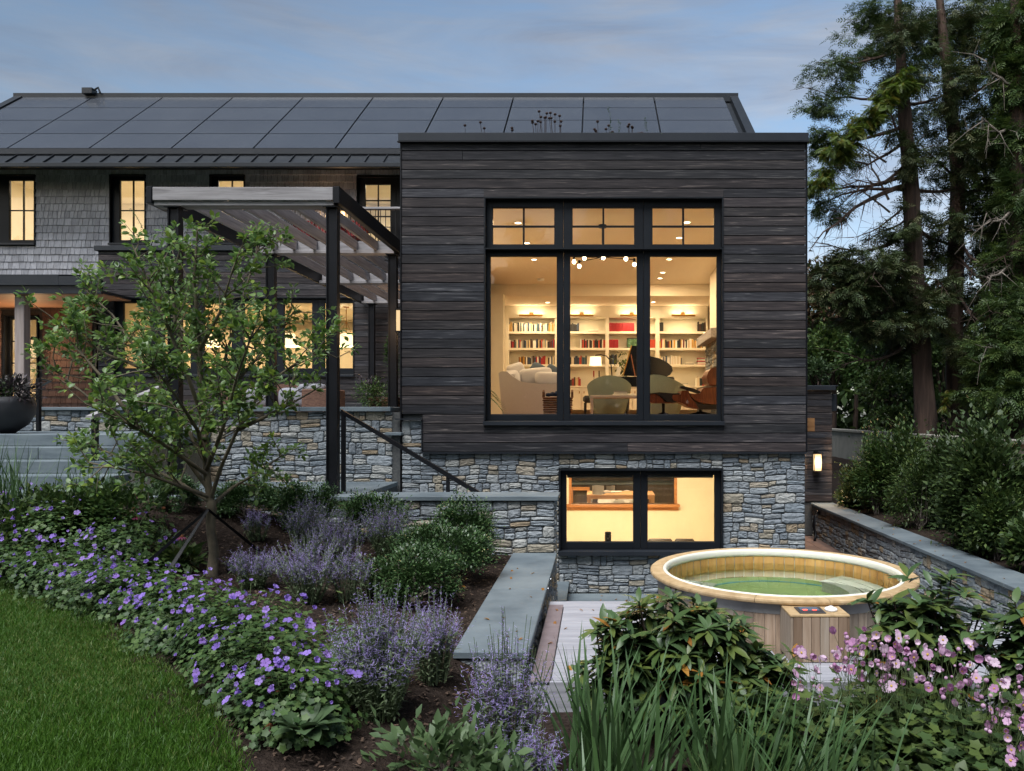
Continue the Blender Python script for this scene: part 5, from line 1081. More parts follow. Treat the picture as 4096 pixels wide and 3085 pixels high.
for x, y, p in ((-.6,13.4,26),(1.2,13.4,26)): downlight(x, y, 2.25, 'in the basement room, '+('left' if x < 0 else 'right')+' one', p*1.6, (1,.78,.47))
for x, y, p in ((-.4,17.8,26),(1.2,17.8,18)): downlight(x, y, 2.2, 'over the basement dining table, '+('left' if x < 0 else 'right')+' one', p)
# ---- kitchen in the bay
build('kitchen_shell', MB().box(-11.59,-2.96,18.63,24.2,2.4,FL).box(-11.59,-2.96,18.63,24.2,5.5,5.7).box(-11.59,-2.96,23.9,24.0,FL,5.5).box(-11.6,-11.5,18.63,23.9,FL,5.5).box(-3.06,-2.96,18.63,23.9,FL,5.5), 'wall_cream', house)
kt = thing('kitchen_cabinets', 'tall cream kitchen cabinets seen through the window band', 'cabinets', (-7,23.6,FL)); build('carcase', MB().box(-11.4,-3.1,23.4,23.89,FL,5.2), 'wall_white', kt)
for i in range(14): x = -11.38+i*.59; build('door', MB().box(x+.004,x+.586,23.37,23.398,3.9,5.15,.004).box(x+.06,x+.53,23.36,23.369,3.98,5.07), 'wall_white', kt); build('drawer_front', MB().box(x+.004,x+.586,23.37,23.398,FL+.1,3.45,.004), 'wall_white', kt)
ki = thing('kitchen_island', 'cream kitchen island below the pendant lamps', 'island', (-7.5,21.2,FL)); build('base', MB().box(-9.6,-5.4,20.9,21.7,FL,FL+.88), 'wall_white', ki); build('worktop', MB().box(-9.7,-5.3,20.8,21.8,FL+.881,FL+.92), 'wall_white', ki)
YK = 20.5
for i, (u, lb) in enumerate(((1385,'rightmost pendant lamp with a white cone shade over the kitchen island'),(1157,'second pendant lamp from the right in the kitchen window band'),(520,'pendant lamp glowing at the left end of the kitchen window band'),(835,'pendant lamp behind the small tree in the kitchen window band'))):
    x = PX(u,YK); t = thing('pendant_lamp', lb, 'pendant lamp', (x,YK,5.5), 'kitchen pendant lamps'); zt, zb = PZ(1335,YK), PZ(1386,YK)
    build('canopy', MB().lathe(x,YK,[(0,5.499),(.07,5.499),(.07,5.47),(0,5.47)],14), 'brass', t); build('rod', MB().tube([(x,YK,5.47),(x,YK,zt)], .012, 6), 'brass', t)
    for q in range(4): a = q*1.571+.4; build('stay', MB().tube([(x,YK,PZ(1284,YK)),(x+.135*math.cos(a),YK+.135*math.sin(a),zt)], .005, 4), 'brass', t)
    build('shade', MB().lathe(x,YK,[(.29,zb),(.13,zt)],28), 'lamp_shade', t, smooth=True); l = bpy.data.lights.new('pendant_light','POINT'); l.energy = 15*LAMP; l.color = (1,.68,.34); l.shadow_soft_size = .08; lo = bpy.data.objects.new('pendant_light',l); COL.objects.link(lo); lo.location = (x,YK,zb-.02)
for x in (-10.5,-8,-5): downlight(x, 22.2, 5.5, 'in the kitchen, '+{-10.5:'left',-8:'middle',-5:'right'}[x]+' of three', 15)
# ---- upper rooms
build('upper_shell', MB().box(-15.98,-2.96,19.76,24.79,6.3,6.6).box(-15.98,-2.96,19.76,24.79,8.96,9.05).box(-15.98,-2.96,23.2,23.3,6.6,8.96).box(-15.98,-15.9,19.76,23.2,6.6,8.96).box(-3.0,-2.9,19.6,23.2,6.6,8.96).box(-7.6,-7.5,19.76,23.2,6.6,8.96).box(-11,-10.9,19.76,23.2,6.6,8.96), 'wall_cream', house)
build('porch_hall_shell', MB().box(-15.98,-11.6,19.76,23.2,2.4,2.6).box(-15.98,-11.6,19.76,23.2,5.6,5.7).box(-15.98,-11.6,22.9,23.0,2.6,5.6).box(-15.99,-15.9,19.76,22.9,2.6,5.6).box(-11.7,-11.6,19.76,22.9,2.6,5.6), 'wall_cream', house)
for x, p in ((-14,24),(-12,24),(-9.2,30),(-5.6,26)): downlight(x, 21.2, 8.96, 'upstairs, '+{-14:'far left room',-12:'room left of the pergola',-9.2:'room behind the pergola',-5.6:'balcony room'}[x], p*1.25, (1,.82,.56))
downlight(-13.6, 21.2, 5.6, 'in the porch hall', 16)
us = thing('upstairs_bookshelf', 'cream bookshelf seen through the balcony door', 'bookshelf', (-5.7,22.9,6.6)); build('carcase', MB().box(-7.2,-4,23.0,23.19,6.6,8.4), 'wall_white', us)
for z in (6.95,7.35,7.75): build('shelf', MB().box(-7.2,-4,22.75,22.999,z,z+.04), 'wall_white', us)
for q in range(22):
    c = rb.choice(BC)[0]; x = -6.7+q*.075; build('book', MB().box(x,x+.06,22.8,22.98,6.992,6.992+rb.uniform(.2,.3)), 'book_'+c, None, f'{c} book, {ordw(q+1)} from left on the upstairs bookshelf', 'book', 'books on the upstairs shelf')
# ---- terrace furniture
wsf = thing('wicker_sofa', 'brown wicker terrace sofa with pale cushions behind the stone wall', 'sofa', (-6.2,14.5,2.39)); Yw = 14.2
for a, b in ((880,925),(1205,1325)): build('arm', MB().box(PX(a,Yw),PX(b,Yw),Yw,Yw+.8,2.39,PZ(1556,Yw),.02), 'wicker', wsf)
build('base', MB().box(PX(926,Yw),PX(1204,Yw),Yw+.05,Yw+.8,2.39,2.75), 'wicker', wsf); build('back', MB().box(PX(930,Yw),PX(1200,Yw),Yw+.7,Yw+.82,2.75,PZ(1530,Yw)), 'wicker', wsf)
for (a, b, lb) in ((930,1060,'left'),(1065,1200,'right')): build('cushion', pillow((PX((a+b)/2,Yw),Yw+.55,PZ(1590,Yw)), ((b-a)/2*Yw/FPX,.12,.20), 0, 8), 'outdoor_cushion', None, 'pale '+lb+' back cushion on the wicker terrace sofa', 'cushion', 'terrace sofa cushions', smooth='all')
build('cushion', pillow((PX(1225,Yw),Yw+.3,PZ(1552,Yw)), (.26,.14,.09), 0, 8), 'outdoor_cushion', None, 'rolled pale cushion on the arm of the wicker sofa', 'cushion', 'terrace sofa cushions', smooth='all')
for i, (u, rz) in enumerate(((1415,.0),(1205,.3),(1290,-.2))):
    Yr = 19.0; x = PX(u,Yr); t = thing('garden_chair', 'red fan-backed garden chair on the balcony, '+('beside the glazed door','farthest from the door','middle one')[i], 'garden chair', (x,Yr,6.65), 'red balcony chairs')
    for q in range(7): a = (q-3)*.16; build('back_slat', MB().prism([(x+.05*(q-3)-.022,7.0),(x+.05*(q-3)+.022,7.0),(x+.05*(q-3)+.030+math.sin(a)*.25,7.0+.46*math.cos(a)),(x+.05*(q-3)-.030+math.sin(a)*.25,7.0+.46*math.cos(a))],'y',Yr+.2,Yr+.22), 'red_paint', t)
    for q in range(5): build('seat_slat', MB().box(x-.25,x+.25,Yr-.25+q*.1,Yr-.17+q*.1,6.97,6.99), 'red_paint', t)
    for xx_ in (x-.3,x+.24): build('arm', MB().box(xx_,xx_+.08,Yr-.3,Yr+.25,7.18,7.2), 'red_paint', t); build('leg', MB().box(xx_+.02,xx_+.06,Yr-.28,Yr-.22,6.655,7.179), 'red_paint', t); build('leg', MB().box(xx_+.02,xx_+.06,Yr+.16,Yr+.2,6.655,7.179), 'red_paint', t)
# ================================================================ planting helpers
def unit(n, r=rng): v = r.normal(0,1,(n,3)); return v/np.linalg.norm(v,axis=1,keepdims=True)
QUAD = (np.array([(0,0,0),(.45,-.26,.06),(1,0,-.12),(.45,.26,.06)],float), np.array([(0,1,2,3)])); QUADN = (QUAD[0]*[1,.62,1], QUAD[1]); LEAF2 = leaf_tmpl(2,.5,.15,.15); LEAF3 = leaf_tmpl(3,.62,.22,.2); LEAFN = leaf_tmpl(2,.3,.25,.15); LEAFR = leaf_tmpl(4,.34,.30,.18)
def star_tmpl(k=5, r0=.45):
    V = [(0,0,0)]; n = 2*k
    for i in range(n): a = 2*math.pi*i/n; r = 1.0 if i % 2 == 0 else r0; V.append((r*math.cos(a), r*math.sin(a), .12*r))
    return np.array(V), np.array([(0, 1+i, 1+(i+1)%n) for i in range(n)])
PALM = star_tmpl(5,.66)
def cloud(c, rad, n, clumps=40, spread=.22, shell=.5):
    """leaf positions and outward directions in an uneven clumped ellipsoid"""
    rad = np.asarray(rad, float); cd = unit(clumps)*(shell+(1-shell)*rng.random((clumps,1))**.6); cd[:,2] = np.where(cd[:,2] < -.55, -cd[:,2]*.5, cd[:,2])
    k_ = rng.integers(0, clumps, n); q = cd[k_]+rng.normal(0,spread,(n,3))*rng.uniform(.6,1.25,clumps)[k_][:,None]
    return np.asarray(c)+q*rad, q
def leaves(c, rad, n, size, tm=LEAF2, clumps=40, spread=.2, shell=.55, up=.35, jit=.9, zmin=None):
    P, q = cloud(c, rad, n, clumps, spread, shell)
    D = q/np.maximum(np.linalg.norm(q,axis=1,keepdims=True),.05)+unit(n)*jit+np.array([0,0,up])
    if zmin is not None: k_ = P[:,2] > zmin; P, D = P[k_], D[k_]
    n = len(P); return scatter(tm, P, basis(D, roll=rng.uniform(-.7,.7,n)), rng.uniform(size*.7,size*1.2,n))
def twigs(base, ends, r0=.012, n=4, k=3):
    m = MB(); b = Vector(base)
    for e in ends:
        e = Vector(e); mid = b.lerp(e,.5)+Vector(rng.normal(0,.05,3)); m.tube([b+Vector(rng.normal(0,.03,3))*Vector((1,1,0)), mid, e], [r0,r0*.7,r0*.35], n, False)
    return m
def shrub(name, label, base, rad, n, size, mt, cat='shrub', tm=LEAF2, group=None, clumps=45, lift=.95, **k):
    t = thing(name, label, cat, base, group); c = (base[0], base[1], base[2]+rad[2]*lift)
    np_part('foliage', leaves(c, rad, n, size, tm, clumps, zmin=base[2]+.02, **k), mt, t, kind='stuff')
    ends = np.asarray(c)+unit(14)*np.asarray(rad)*.7; ends[:,2] = np.maximum(ends[:,2], base[2]+.1); build('stems', twigs(base, ends, .011), 'twig', t); return t
# ---------------------------------------------------------------- clipped evergreen shrubs
for (u0, u1, v0, v1, Y, lb) in ((630,790,1930,2100,8.75,'rounded dark evergreen shrub behind the tree trunk, leftmost of the row'),(873,1101,1930,2075,9.0,'rounded evergreen shrub just right of the tree trunk'),(1108,1335,1930,2115,8.95,'rounded evergreen shrub at the foot of the front pergola post'),
        (1380,1621,1978,2105,9.0,'low evergreen shrub against the stair wall left of the tall one'),(1725,1970,2003,2200,8.85,'domed evergreen shrub against the stair wall, nearest the seat wall'),(1580,1955,2105,2290,7.95,'broad evergreen shrub in the middle of the bed beside the seat wall'),(1470,1835,2190,2470,6.9,'largest evergreen shrub, nearest the camera, beside the seat wall')):
    X = PX((u0+u1)/2,Y); gz = float(soil_z(X,Y)); zt = PZ(v0,Y); rx = (u1-u0)/2*Y/FPX; rz = max(.2,(zt-gz)/2); shrub('evergreen_shrub', lb, (X,Y,gz), (rx,rx*.9,rz), int(11000*rx/.45), .034, 'leaf_box', tm=QUAD, group='evergreen shrubs in the left bed', clumps=52, spread=.16, shell=.62)
# ---------------------------------------------------------------- russian sage
def sage(label, u, Y, vtop, wd, ns, lean=0):
    X = PX(u,Y); gz = float(soil_z(X,Y)); h = PZ(vtop,Y)-gz; t = thing('russian_sage', label, 'perennial', (X,Y,gz), 'russian sage in the flower bed'); L_, Fq, st_ = [], [], MB()
    floret = leaf_tmpl(1,.8,0,.2)
    for i in range(int(ns*1.3)):
        a = rng.uniform(0,6.28); r = 1.12*rng.random()**.6; tip = np.array([X+lean+r*wd*math.cos(a), Y+r*wd*.8*math.sin(a), gz+h*rng.uniform(.84,1.22)*(1-.26*r*r)]); b = np.array([X+.08*r*math.cos(a),Y+.08*r*math.sin(a),gz]); mid = (b+tip)/2+np.array([0,0,.04])+rng.normal(0,.015,3)
        st_.tube([tuple(b),tuple(mid),tuple(tip)], [.004,.003,.0015], 3, False)
        nf = int(24*rng.uniform(.7,1.2)); tt = np.sort(rng.uniform(.42,1,nf)); tt = np.round(tt*26)/26; P = ((1-tt)**2)[:,None]*b+(2*tt*(1-tt))[:,None]*mid+(tt**2)[:,None]*tip; sz = .024*(1.3-.55*(tt-.42)/.58); D = unit(nf)*[1,1,.35]+[0,0,.25]; P = P+unit(nf)*.004
        Fq.append(scatter(floret, P, basis(D), sz)); 
        for q in range(3):     # side sprigs
            t0 = rng.uniform(.4,.75); p0 = (1-t0)**2*b+2*t0*(1-t0)*mid+t0*t0*tip; dd = unit(1)[0]*[1,1,.3]+[0,0,.7]; ln = rng.uniform(.06,.14); kf = 8; s_ = np.linspace(.2,1,kf)[:,None]; Fq.append(scatter(floret, p0+s_*dd*ln+unit(kf)*.004, basis(unit(kf)*[1,1,.4]+[0,0,.2]), np.full(kf,.019)))
        nl = 22; tl = rng.uniform(.05,.75,nl); P = ((1-tl)**2)[:,None]*b+(2*tl*(1-tl))[:,None]*mid+(tl**2)[:,None]*tip; L_.append(scatter(LEAFN, P, basis(unit(nl)*[1,1,.5]+[0,0,.35]), rng.uniform(.025,.05,nl)))
    np_part('flower_spikes', merge(Fq), 'petal_sage', t, kind='stuff'); np_part('leaves', merge(L_), 'leaf_sage', t, kind='stuff'); build('stems', st_, 'leaf_sage', t, kind='stuff')
for a in (('small sage clump between the tree and the front pergola post',1030,8.4,2035,.16,22),('tall mauve sage in front of the pergola post',1235,8.3,1985,.30,52),('tall mauve sage left of the low evergreen shrub',1350,7.7,2060,.28,44),('sage beside the stair wall right of the pergola post',1545,8.35,2000,.30,50),('pinkish sage right of the tree trunk',1010,6.8,2195,.24,40),('wide sage in the middle of the bed',1240,6.4,2150,.34,64),('sage leaning against the largest evergreen shrub',1400,6.6,2190,.22,30),
          ('big flowering sage in the foreground left of the seat wall',1525,4.4,2385,.32,84),('upright sage just left of the seat wall end',1735,5.05,2400,.20,46),('sage in front of the seat wall end',2030,4.25,2540,.26,70),('low sage at the front edge of the bed',2120,3.95,2890,.16,22)): sage(*a)
# ---------------------------------------------------------------- geranium drift along the lawn edge
pv, pf = [], []
for i in range(5):
    a = i*1.2566; c_, s_ = math.cos(a), math.sin(a); b = len(pv)
    for (r, wv, z) in ((.08,.05,.0),(.50,.34,.10),(.82,.42,.14),(1.0,.20,.12),(1.0,-.20,.12),(.82,-.42,.14),(.50,-.34,.10),(.08,-.05,.0)): pv.append((r*c_-wv*s_, r*s_+wv*c_, z))
    pf += [(b,b+1,b+6,b+7),(b+1,b+2,b+5,b+6),(b+2,b+3,b+4,b+5)]
flo = []
for k_ in range(4):
    me = bpy.data.meshes.new('flower'); me.from_pydata([(x*(1-.12*k_)*.022, y*.022*(1-.08*k_), z*.022*(1+2.2*k_)) for x, y, z in pv], [], pf); me.materials.append(MATS['petal_violet']); flo.append(me)
def geranium(label, X, Y, rx, ry, h, nleaf, nfl):
    gz = float(soil_z(X,Y)); t = thing('geranium', label, 'perennial', (X,Y,gz), 'violet geraniums along the lawn'); c = np.array([X,Y,gz+h*.25]); rad = np.array([rx,ry,h*.75])
    P, q = cloud(c, rad, nleaf, 60, .16, .55); P[:,2] = np.maximum(P[:,2], gz+.03); N_ = q/np.maximum(np.linalg.norm(q,axis=1,keepdims=True),.1)+unit(nleaf)*.5+[0,0,.9]; D = np.cross(N_, unit(nleaf)); B = basis(D, up=N_/np.linalg.norm(N_,axis=1,keepdims=True))
    np_part('foliage', scatter(PALM, P, B, rng.uniform(.013,.026,nleaf)), 'leaf_geranium', t, kind='stuff'); st_ = MB()
    for i in range(nfl):
        d = unit(1)[0]; d[2] = abs(d[2])*.8+.25; d[1] -= .25; d /= np.linalg.norm(d); p = c+d*rad*rng.uniform(.92,1.25)+[0,0,.025]; b0 = c+d*rad*.45
        st_.tube([tuple(b0), tuple((b0+p)/2+rng.normal(0,.012,3)), tuple(p)], .0018, 3, False); n_ = d+unit(1)[0]*.6+np.array([0,-.45,.35])
        o = link('flower', flo[int(rng.integers(0,4))], t, loc=(p[0]-X,p[1]-Y,p[2]-gz)); o.rotation_euler = Vector(n_).to_track_quat('Z','Y').to_euler(); o.scale = (rng.uniform(.55,1.35),)*3
    build('flower_stems', st_, 'green_stem', t, kind='stuff')
GE = ((-6.0,7.85,.55,.40,.46,26,'at the left edge of the picture, back row'),(-5.2,7.55,.50,.40,.45,26,'at the left, second clump from the edge'),(-5.35,7.0,.5,.35,.36,24,'at the left edge nearest the lawn'),(-4.65,6.75,.45,.35,.38,26,'left of the tree, front row'),(-4.45,7.35,.42,.35,.42,20,'left of the tree, back row'),(-4.0,6.25,.42,.32,.36,26,'left of the tree trunk along the lawn'),(-3.55,5.95,.40,.30,.36,26,'in front of the tree along the lawn'),(-3.15,5.75,.36,.30,.34,24,'in front of the tree trunk'),
      (-2.75,5.25,.42,.32,.36,28,'middle of the lawn edge'),(-2.25,4.95,.42,.34,.42,32,'centre foreground, back half'),(-1.95,4.45,.40,.32,.40,32,'centre foreground, tallest'),(-1.55,4.75,.34,.30,.40,24,'beside the big foreground sage'),(-1.62,4.1,.34,.28,.34,24,'nearest the camera'))
for (X, Y, rx, ry, h, nf, lb) in GE: geranium('violet-flowered geranium clump '+lb, X, Y, rx, ry, h, int(2000*rx/.4), int(nf*1.7))
# ---------------------------------------------------------------- lawn grass blades
n = 265000
Yg = 2.3+5.7*rng.random(n)**1.25; ex = edge_x(Yg)+.03*rng.normal(0,1,n); Xg = ex-(rng.random(n)**1.1)*(6.6-.55*0)*np.clip((Yg-1.0)/4,.3,1); zg = soil_z(Xg,Yg)+.02
k_ = (Xg > -.80*Yg-1.0); Xg, Yg, zg = Xg[k_], Yg[k_], zg[k_]; n = len(Xg)
TB = (np.array([(0,-.5,0),(0,.5,0),(.55,-.36,.05),(.55,.36,.05),(1,-.05,.22),(1,.05,.22)],float), np.array([(0,2,3,1),(2,4,5,3)]))
D = rng.normal(0,.42,(n,3)); D[:,2] = 1.0; pn_ = .5+.5*np.sin(1.7*Xg+.6*np.sin(1.3*Yg))*np.cos(1.9*Yg)
np_part('lawn_grass', scatter(TB, np.stack([Xg,Yg,zg],1), basis(D, up=unit(n)), np.stack([rng.uniform(.022,.046,n)*(.75+.5*pn_), np.full(n,.0045), rng.uniform(.02,.06,n)],1), np.clip(.62*rng.random(n)+.30*pn_+.08*rng.random(n),0,.999)), 'grass', None, kind='stuff', label='thick green lawn grass at the lower left', cat='grass')
# mulch chips on the bare soil
n = 9000; Xg = rng.uniform(-5,-.5,n); Yg = rng.uniform(3.6,9.4,n); k_ = (Xg > edge_x(Yg)+.05) & ~((Xg > -1.03) & (Yg > 5.5)); Xg, Yg = Xg[k_], Yg[k_]; n = len(Xg)
np_part('wood_mulch', scatter((np.array([(-.5,-.2,0),(.5,-.25,.05),(.5,.25,0),(-.5,.2,.06)],float), np.array([(0,1,2,3)])), np.stack([Xg,Yg,soil_z(Xg,Yg)+.014],1), basis(unit(n)*[1,1,.25], up=unit(n)*.4+[0,0,1]), rng.uniform(.01,.035,n)), 'mulch', None, kind='stuff', label='dark wood mulch scattered over the flower bed', cat='mulch')
# ---------------------------------------------------------------- rhododendrons
def rhodo(label, u0, u1, vt, Y, nw, zb=.64):
    X = PX((u0+u1)/2,Y); zt = PZ(vt,Y); rx = (u1-u0)/2*Y/FPX; rz = (zt-zb)/2; t = thing('rhododendron', label, 'shrub', (X,Y,zb), 'rhododendrons before the deck'); c = np.array([X,Y,zb+rz*1.05])
    q = unit(nw); q[:,2] = np.where(q[:,2] < -.5, -q[:,2], q[:,2]); q *= np.where(rng.random((nw,1)) < .16, rng.uniform(1.0,1.26,(nw,1)), rng.uniform(.5,1.0,(nw,1))); W = c+q*[rx,rx*.62,rz]; P, D, S_, Rr = [], [], [], []
    for w_, qq in zip(W, q):
        ax = qq/np.linalg.norm(qq)*.7+np.array([0,0,.75])+rng.normal(0,.2,3); ax /= np.linalg.norm(ax); s1 = np.cross(ax,[.3,.5,.1]); s1 /= np.linalg.norm(s1); s2 = np.cross(ax,s1); m = int(rng.integers(7,11))
        for i in range(m):
            a = 6.283*i/m+rng.uniform(-.25,.25); el = rng.uniform(.05,.75); P.append(w_-ax*rng.uniform(0,.05)); D.append((s1*math.cos(a)+s2*math.sin(a))*math.cos(el)+ax*math.sin(el)); S_.append(rng.uniform(.095,.155))
    P = np.array(P); D = np.array(D); m = len(P); y_ = rng.random(m) < .025
    np_part('foliage', scatter(LEAFR, P[~y_], basis(D[~y_], roll=rng.uniform(-.4,.4,(~y_).sum())), np.array(S_)[~y_]), 'leaf_rhodo', t, kind='stuff', smooth=True)
    T = MB()
    if y_.sum():
        V_, F_, r_ = scatter(LEAFR, P[y_], basis(D[y_]), np.array(S_)[y_]); np_part('old_leaves', (V_,F_,r_), 'leaf_yellow', t)
    build('branches', twigs((X,Y,zb), W[::2], .012, 5), 'bark_cedar', t)
rhodo('broad rhododendron in front of the hot tub, left of the control box', 2370, 3110, 2425, 4.95, 210); rhodo('low rhododendron spreading at the foot of the control box', 2860, 3200, 2590, 4.85, 70); rhodo('low rhododendron spreading over the deck edge at left', 2350, 2600, 2520, 4.75, 50); rhodo('rhododendron at the right end of the hot tub', 3430, 3950, 2365, 4.75, 150); rhodo('rhododendron cut by the right edge of the picture', 3930, 4330, 2470, 4.45, 120)
# ---------------------------------------------------------------- strap-leaved clumps
def strap(label, X, Y, gz, n, ln, wd, sprd, lean=(0,0), mt='leaf_strap', name='iris_clump', seg=7, r0=.09, group='strap-leaved clumps'):
    t = thing(name, label, 'perennial', (X,Y,gz), group); V = []; F = []; Rr = []
    n, ln, wd = (int(n*.85), ln*1.05, wd*1.3) if wd > .015 else (n, ln, wd)
    for i in range(n):
        a = rng.uniform(0,6.283); b = np.array([X+rng.normal(0,r0), Y+rng.normal(0,r0), gz]); L0 = ln*rng.uniform(.6,1.05); tl = abs(rng.normal(0,sprd))+.04; d = np.array([math.cos(a)*tl+lean[0], math.sin(a)*tl+lean[1], 1.0]); d /= np.linalg.norm(d); bend = rng.uniform(.1,.55)*(tl+.35); hd = np.array([d[0],d[1],0]); hn = np.linalg.norm(hd)+1e-6; hd /= hn; sd = np.array([-hd[1],hd[0],0])*math.cos(rng.uniform(-.8,.8))+np.array([0,0,.3])*rng.uniform(-1,1); w0 = wd*rng.uniform(.6,1.15); base = len(V); p = b.copy(); dd = d.copy()
        for k_ in range(seg+1):
            f = k_/seg; ww = w0*(1-f**2.2)*.5+.0006; V += [p-sd*ww, p+sd*ww]; dd = dd+hd*bend/seg*(.4+1.6*f)-np.array([0,0,1])*bend/seg*f*1.5; dd /= np.linalg.norm(dd); p = p+dd*L0/seg
        r_ = rng.random()
        for k_ in range(seg): q = base+2*k_; F.append((q,q+2,q+3,q+1)); Rr.append(r_)
    np_part('leaves', (np.array(V),np.array(F),np.array(Rr)), mt, t, smooth=True)
strap('tall strap-leaved clump beside the deck corner', PX(2400,4.2), 4.2, .64, 70, .80, .026, .20); strap('strap leaves arching right beneath the first rhododendron', PX(2560,4.0), 4.05, .64, 46, .78, .022, .35, (.35,0)); strap('strap-leaved clump in front of the hot tub', PX(2860,3.95), 3.95, .64, 60, .78, .028, .22); strap('strap leaves leaning right before the control box', PX(3060,3.85), 3.8, .64, 52, .80, .022, .35, (.35,0)); strap('low arching strap leaves at the bottom edge left of centre', PX(2300,3.5), 3.55, .66, 26, .55, .022, .6)
strap('strap-leaved clump at the bottom edge right of centre', PX(3300,3.6), 3.6, .62, 40, .75, .02, .45, (.2,0))
gx, gy = -5.95, 7.95
strap('tall grassy clump in front of the left steps', -6.05, 7.75, float(soil_z(-6.05,7.75)), 260, 1.08, .0145, .26, r0=.2); strap('second grassy clump in front of the left steps', -5.25, 8.0, float(soil_z(-5.25,8.0)), 120, .80, .0145, .30, r0=.14)
# feathery threadleaf plants
def feather(label, X, Y, gz, n, ln):
    t = thing('threadleaf_plant', label, 'perennial', (X,Y,gz), 'feathery green plants in the foreground'); P, D, S_ = [], [], []; st_ = MB()
    for i in range(n):
        a = rng.uniform(0,6.28); d = np.array([math.cos(a)*.6,math.sin(a)*.6,1])*rng.uniform(.7,1); tip = np.array([X,Y,gz])+d*ln; st_.tube([(X,Y,gz),tuple(tip)], .002, 3, False); m = 90; tt = rng.uniform(.3,1.02,m); P.append(np.array([X,Y,gz])+tt[:,None]*(tip-[X,Y,gz])); D.append(unit(m)*[1,1,.6]+[0,0,.45]); S_.append(rng.uniform(.05,.085,m))
    np_part('foliage', scatter(leaf_tmpl(1,.035,.1,0), np.concatenate(P), basis(np.concatenate(D)), np.concatenate(S_)), 'leaf_fern', t, kind='stuff'); build('stems', st_, 'green_stem', t, kind='stuff')
feather('feathery green plant in front of the strap-leaved clumps', PX(2960,3.7), 3.7, .64, 16, .42); feather('feathery green plant at the bottom edge, centre', PX(2660,3.5), 3.5, .64, 12, .26); feather('feathery green plant at the bottom right', PX(3620,3.6), 3.6, .64, 12, .24)
# ---------------------------------------------------------------- anemones
anm = []
for k_ in range(3):
    av, af = [], []
    for i in range(6):
        a = i*1.0472; c_, s_ = math.cos(a), math.sin(a); b = len(av)
        for (r, wv, z) in ((.06,.05,0),(.5,.34,.10+.25*k_),(.85-.15*k_,.36,.14+.5*k_),(1.0-.25*k_,.16,.10+.75*k_),(1.0-.25*k_,-.16,.10+.75*k_),(.85-.15*k_,-.36,.14+.5*k_),(.5,-.34,.10+.25*k_),(.06,-.05,0)): av.append(((r*c_-wv*s_)*.03, (r*s_+wv*c_)*.03, z*.03))
        af += [(b,b+1,b+6,b+7),(b+1,b+2,b+5,b+6),(b+2,b+3,b+4,b+5)]
    me = bpy.data.meshes.new('flower'); me.from_pydata(av, [], af); me.materials.append(MATS['petal_pink']); anm.append(me)
eye = MB().lathe(0,0,[(0,.008),(.005,.007),(.007,.002)],8); eme = bpy.data.meshes.new('flower_centre'); eme.from_pydata(eye.v,[],eye.f); eme.materials.append(MATS['flower_eye'])
bud = MB().lathe(0,0,[(0,-.012),(.008,-.009),(.012,0),(.009,.009),(0,.013)],8); bme = bpy.data.meshes.new('bud'); bme.from_pydata(bud.v,[],bud.f); bme.materials.append(MATS['petal_pink']); bme.polygons.foreach_set('use_smooth',[True]*len(bme.polygons))
def anemone(label, u, Y, uw, v0, v1, nf, nb, zb=.62):
    nf = int(nf*1.4); X = PX(u,Y); t = thing('anemone', label, 'perennial', (X,Y,zb), 'pink anemones at the right'); st_ = MB()
    for i in range(nf+nb):
        uu = u+rng.uniform(-uw,uw); vv = rng.uniform(v0,v1); y = Y+rng.uniform(-.2,.2); p = Vector(px(uu,vv,y)); b = Vector((X+rng.uniform(-.15,.15),Y+rng.uniform(-.1,.1),zb)); mid = b.lerp(p,.55)+Vector(rng.normal(0,.045,3)); st_.tube([b,mid,p], [.0026,.0018,.0010], 4, False)
        o = link('flower' if i < nf else 'bud', anm[int(rng.integers(0,3))] if i < nf else bme, t, loc=(p.x-X,p.y-Y,p.z-zb)); n_ = Vector((rng.normal(0,.5),-.7+rng.normal(0,.4),.35+rng.normal(0,.4))); o.rotation_euler = n_.to_track_quat('Z','Y').to_euler(); sc = rng.uniform(.65,1.08) if i < nf else rng.uniform(.6,1.15); o.scale = (sc,)*3
        if i < nf and i % 2 == 0: link('flower_centre', eme, o)
    build('stems', st_, 'green_stem', t, kind='stuff'); nl = 900; P = np.array([X,Y,zb])+rng.normal(0,1,(nl,3))*[.26,.18,.13]+[0,0,.22]; P[:,2] = np.maximum(P[:,2],zb+.04); N_ = unit(nl)*.5+[0,0,1]; np_part('foliage', scatter(star_tmpl(5,.66), P, basis(np.cross(N_,unit(nl)), up=N_/np.linalg.norm(N_,axis=1,keepdims=True)), rng.uniform(.022,.045,nl)), 'leaf_shrub', t, kind='stuff')
anemone('pink anemone in front of the control box', 3240, 4.35, 75, 2590, 2800, 11, 8); anemone('dense pink anemone right of the control box', 3480, 4.3, 150, 2520, 2720, 30, 22); anemone('pink anemone over the right rhododendron', 3640, 4.25, 130, 2560, 2760, 20, 16); anemone('pink anemone with scattered flowers, second from right', 3850, 4.1, 110, 2560, 2840, 14, 16); anemone('pink anemone at the right edge', 4010, 3.9, 90, 2640, 2930, 14, 14); anemone('pink anemone in the bottom right corner', 4080, 3.6, 70, 2820, 3060, 14, 8)
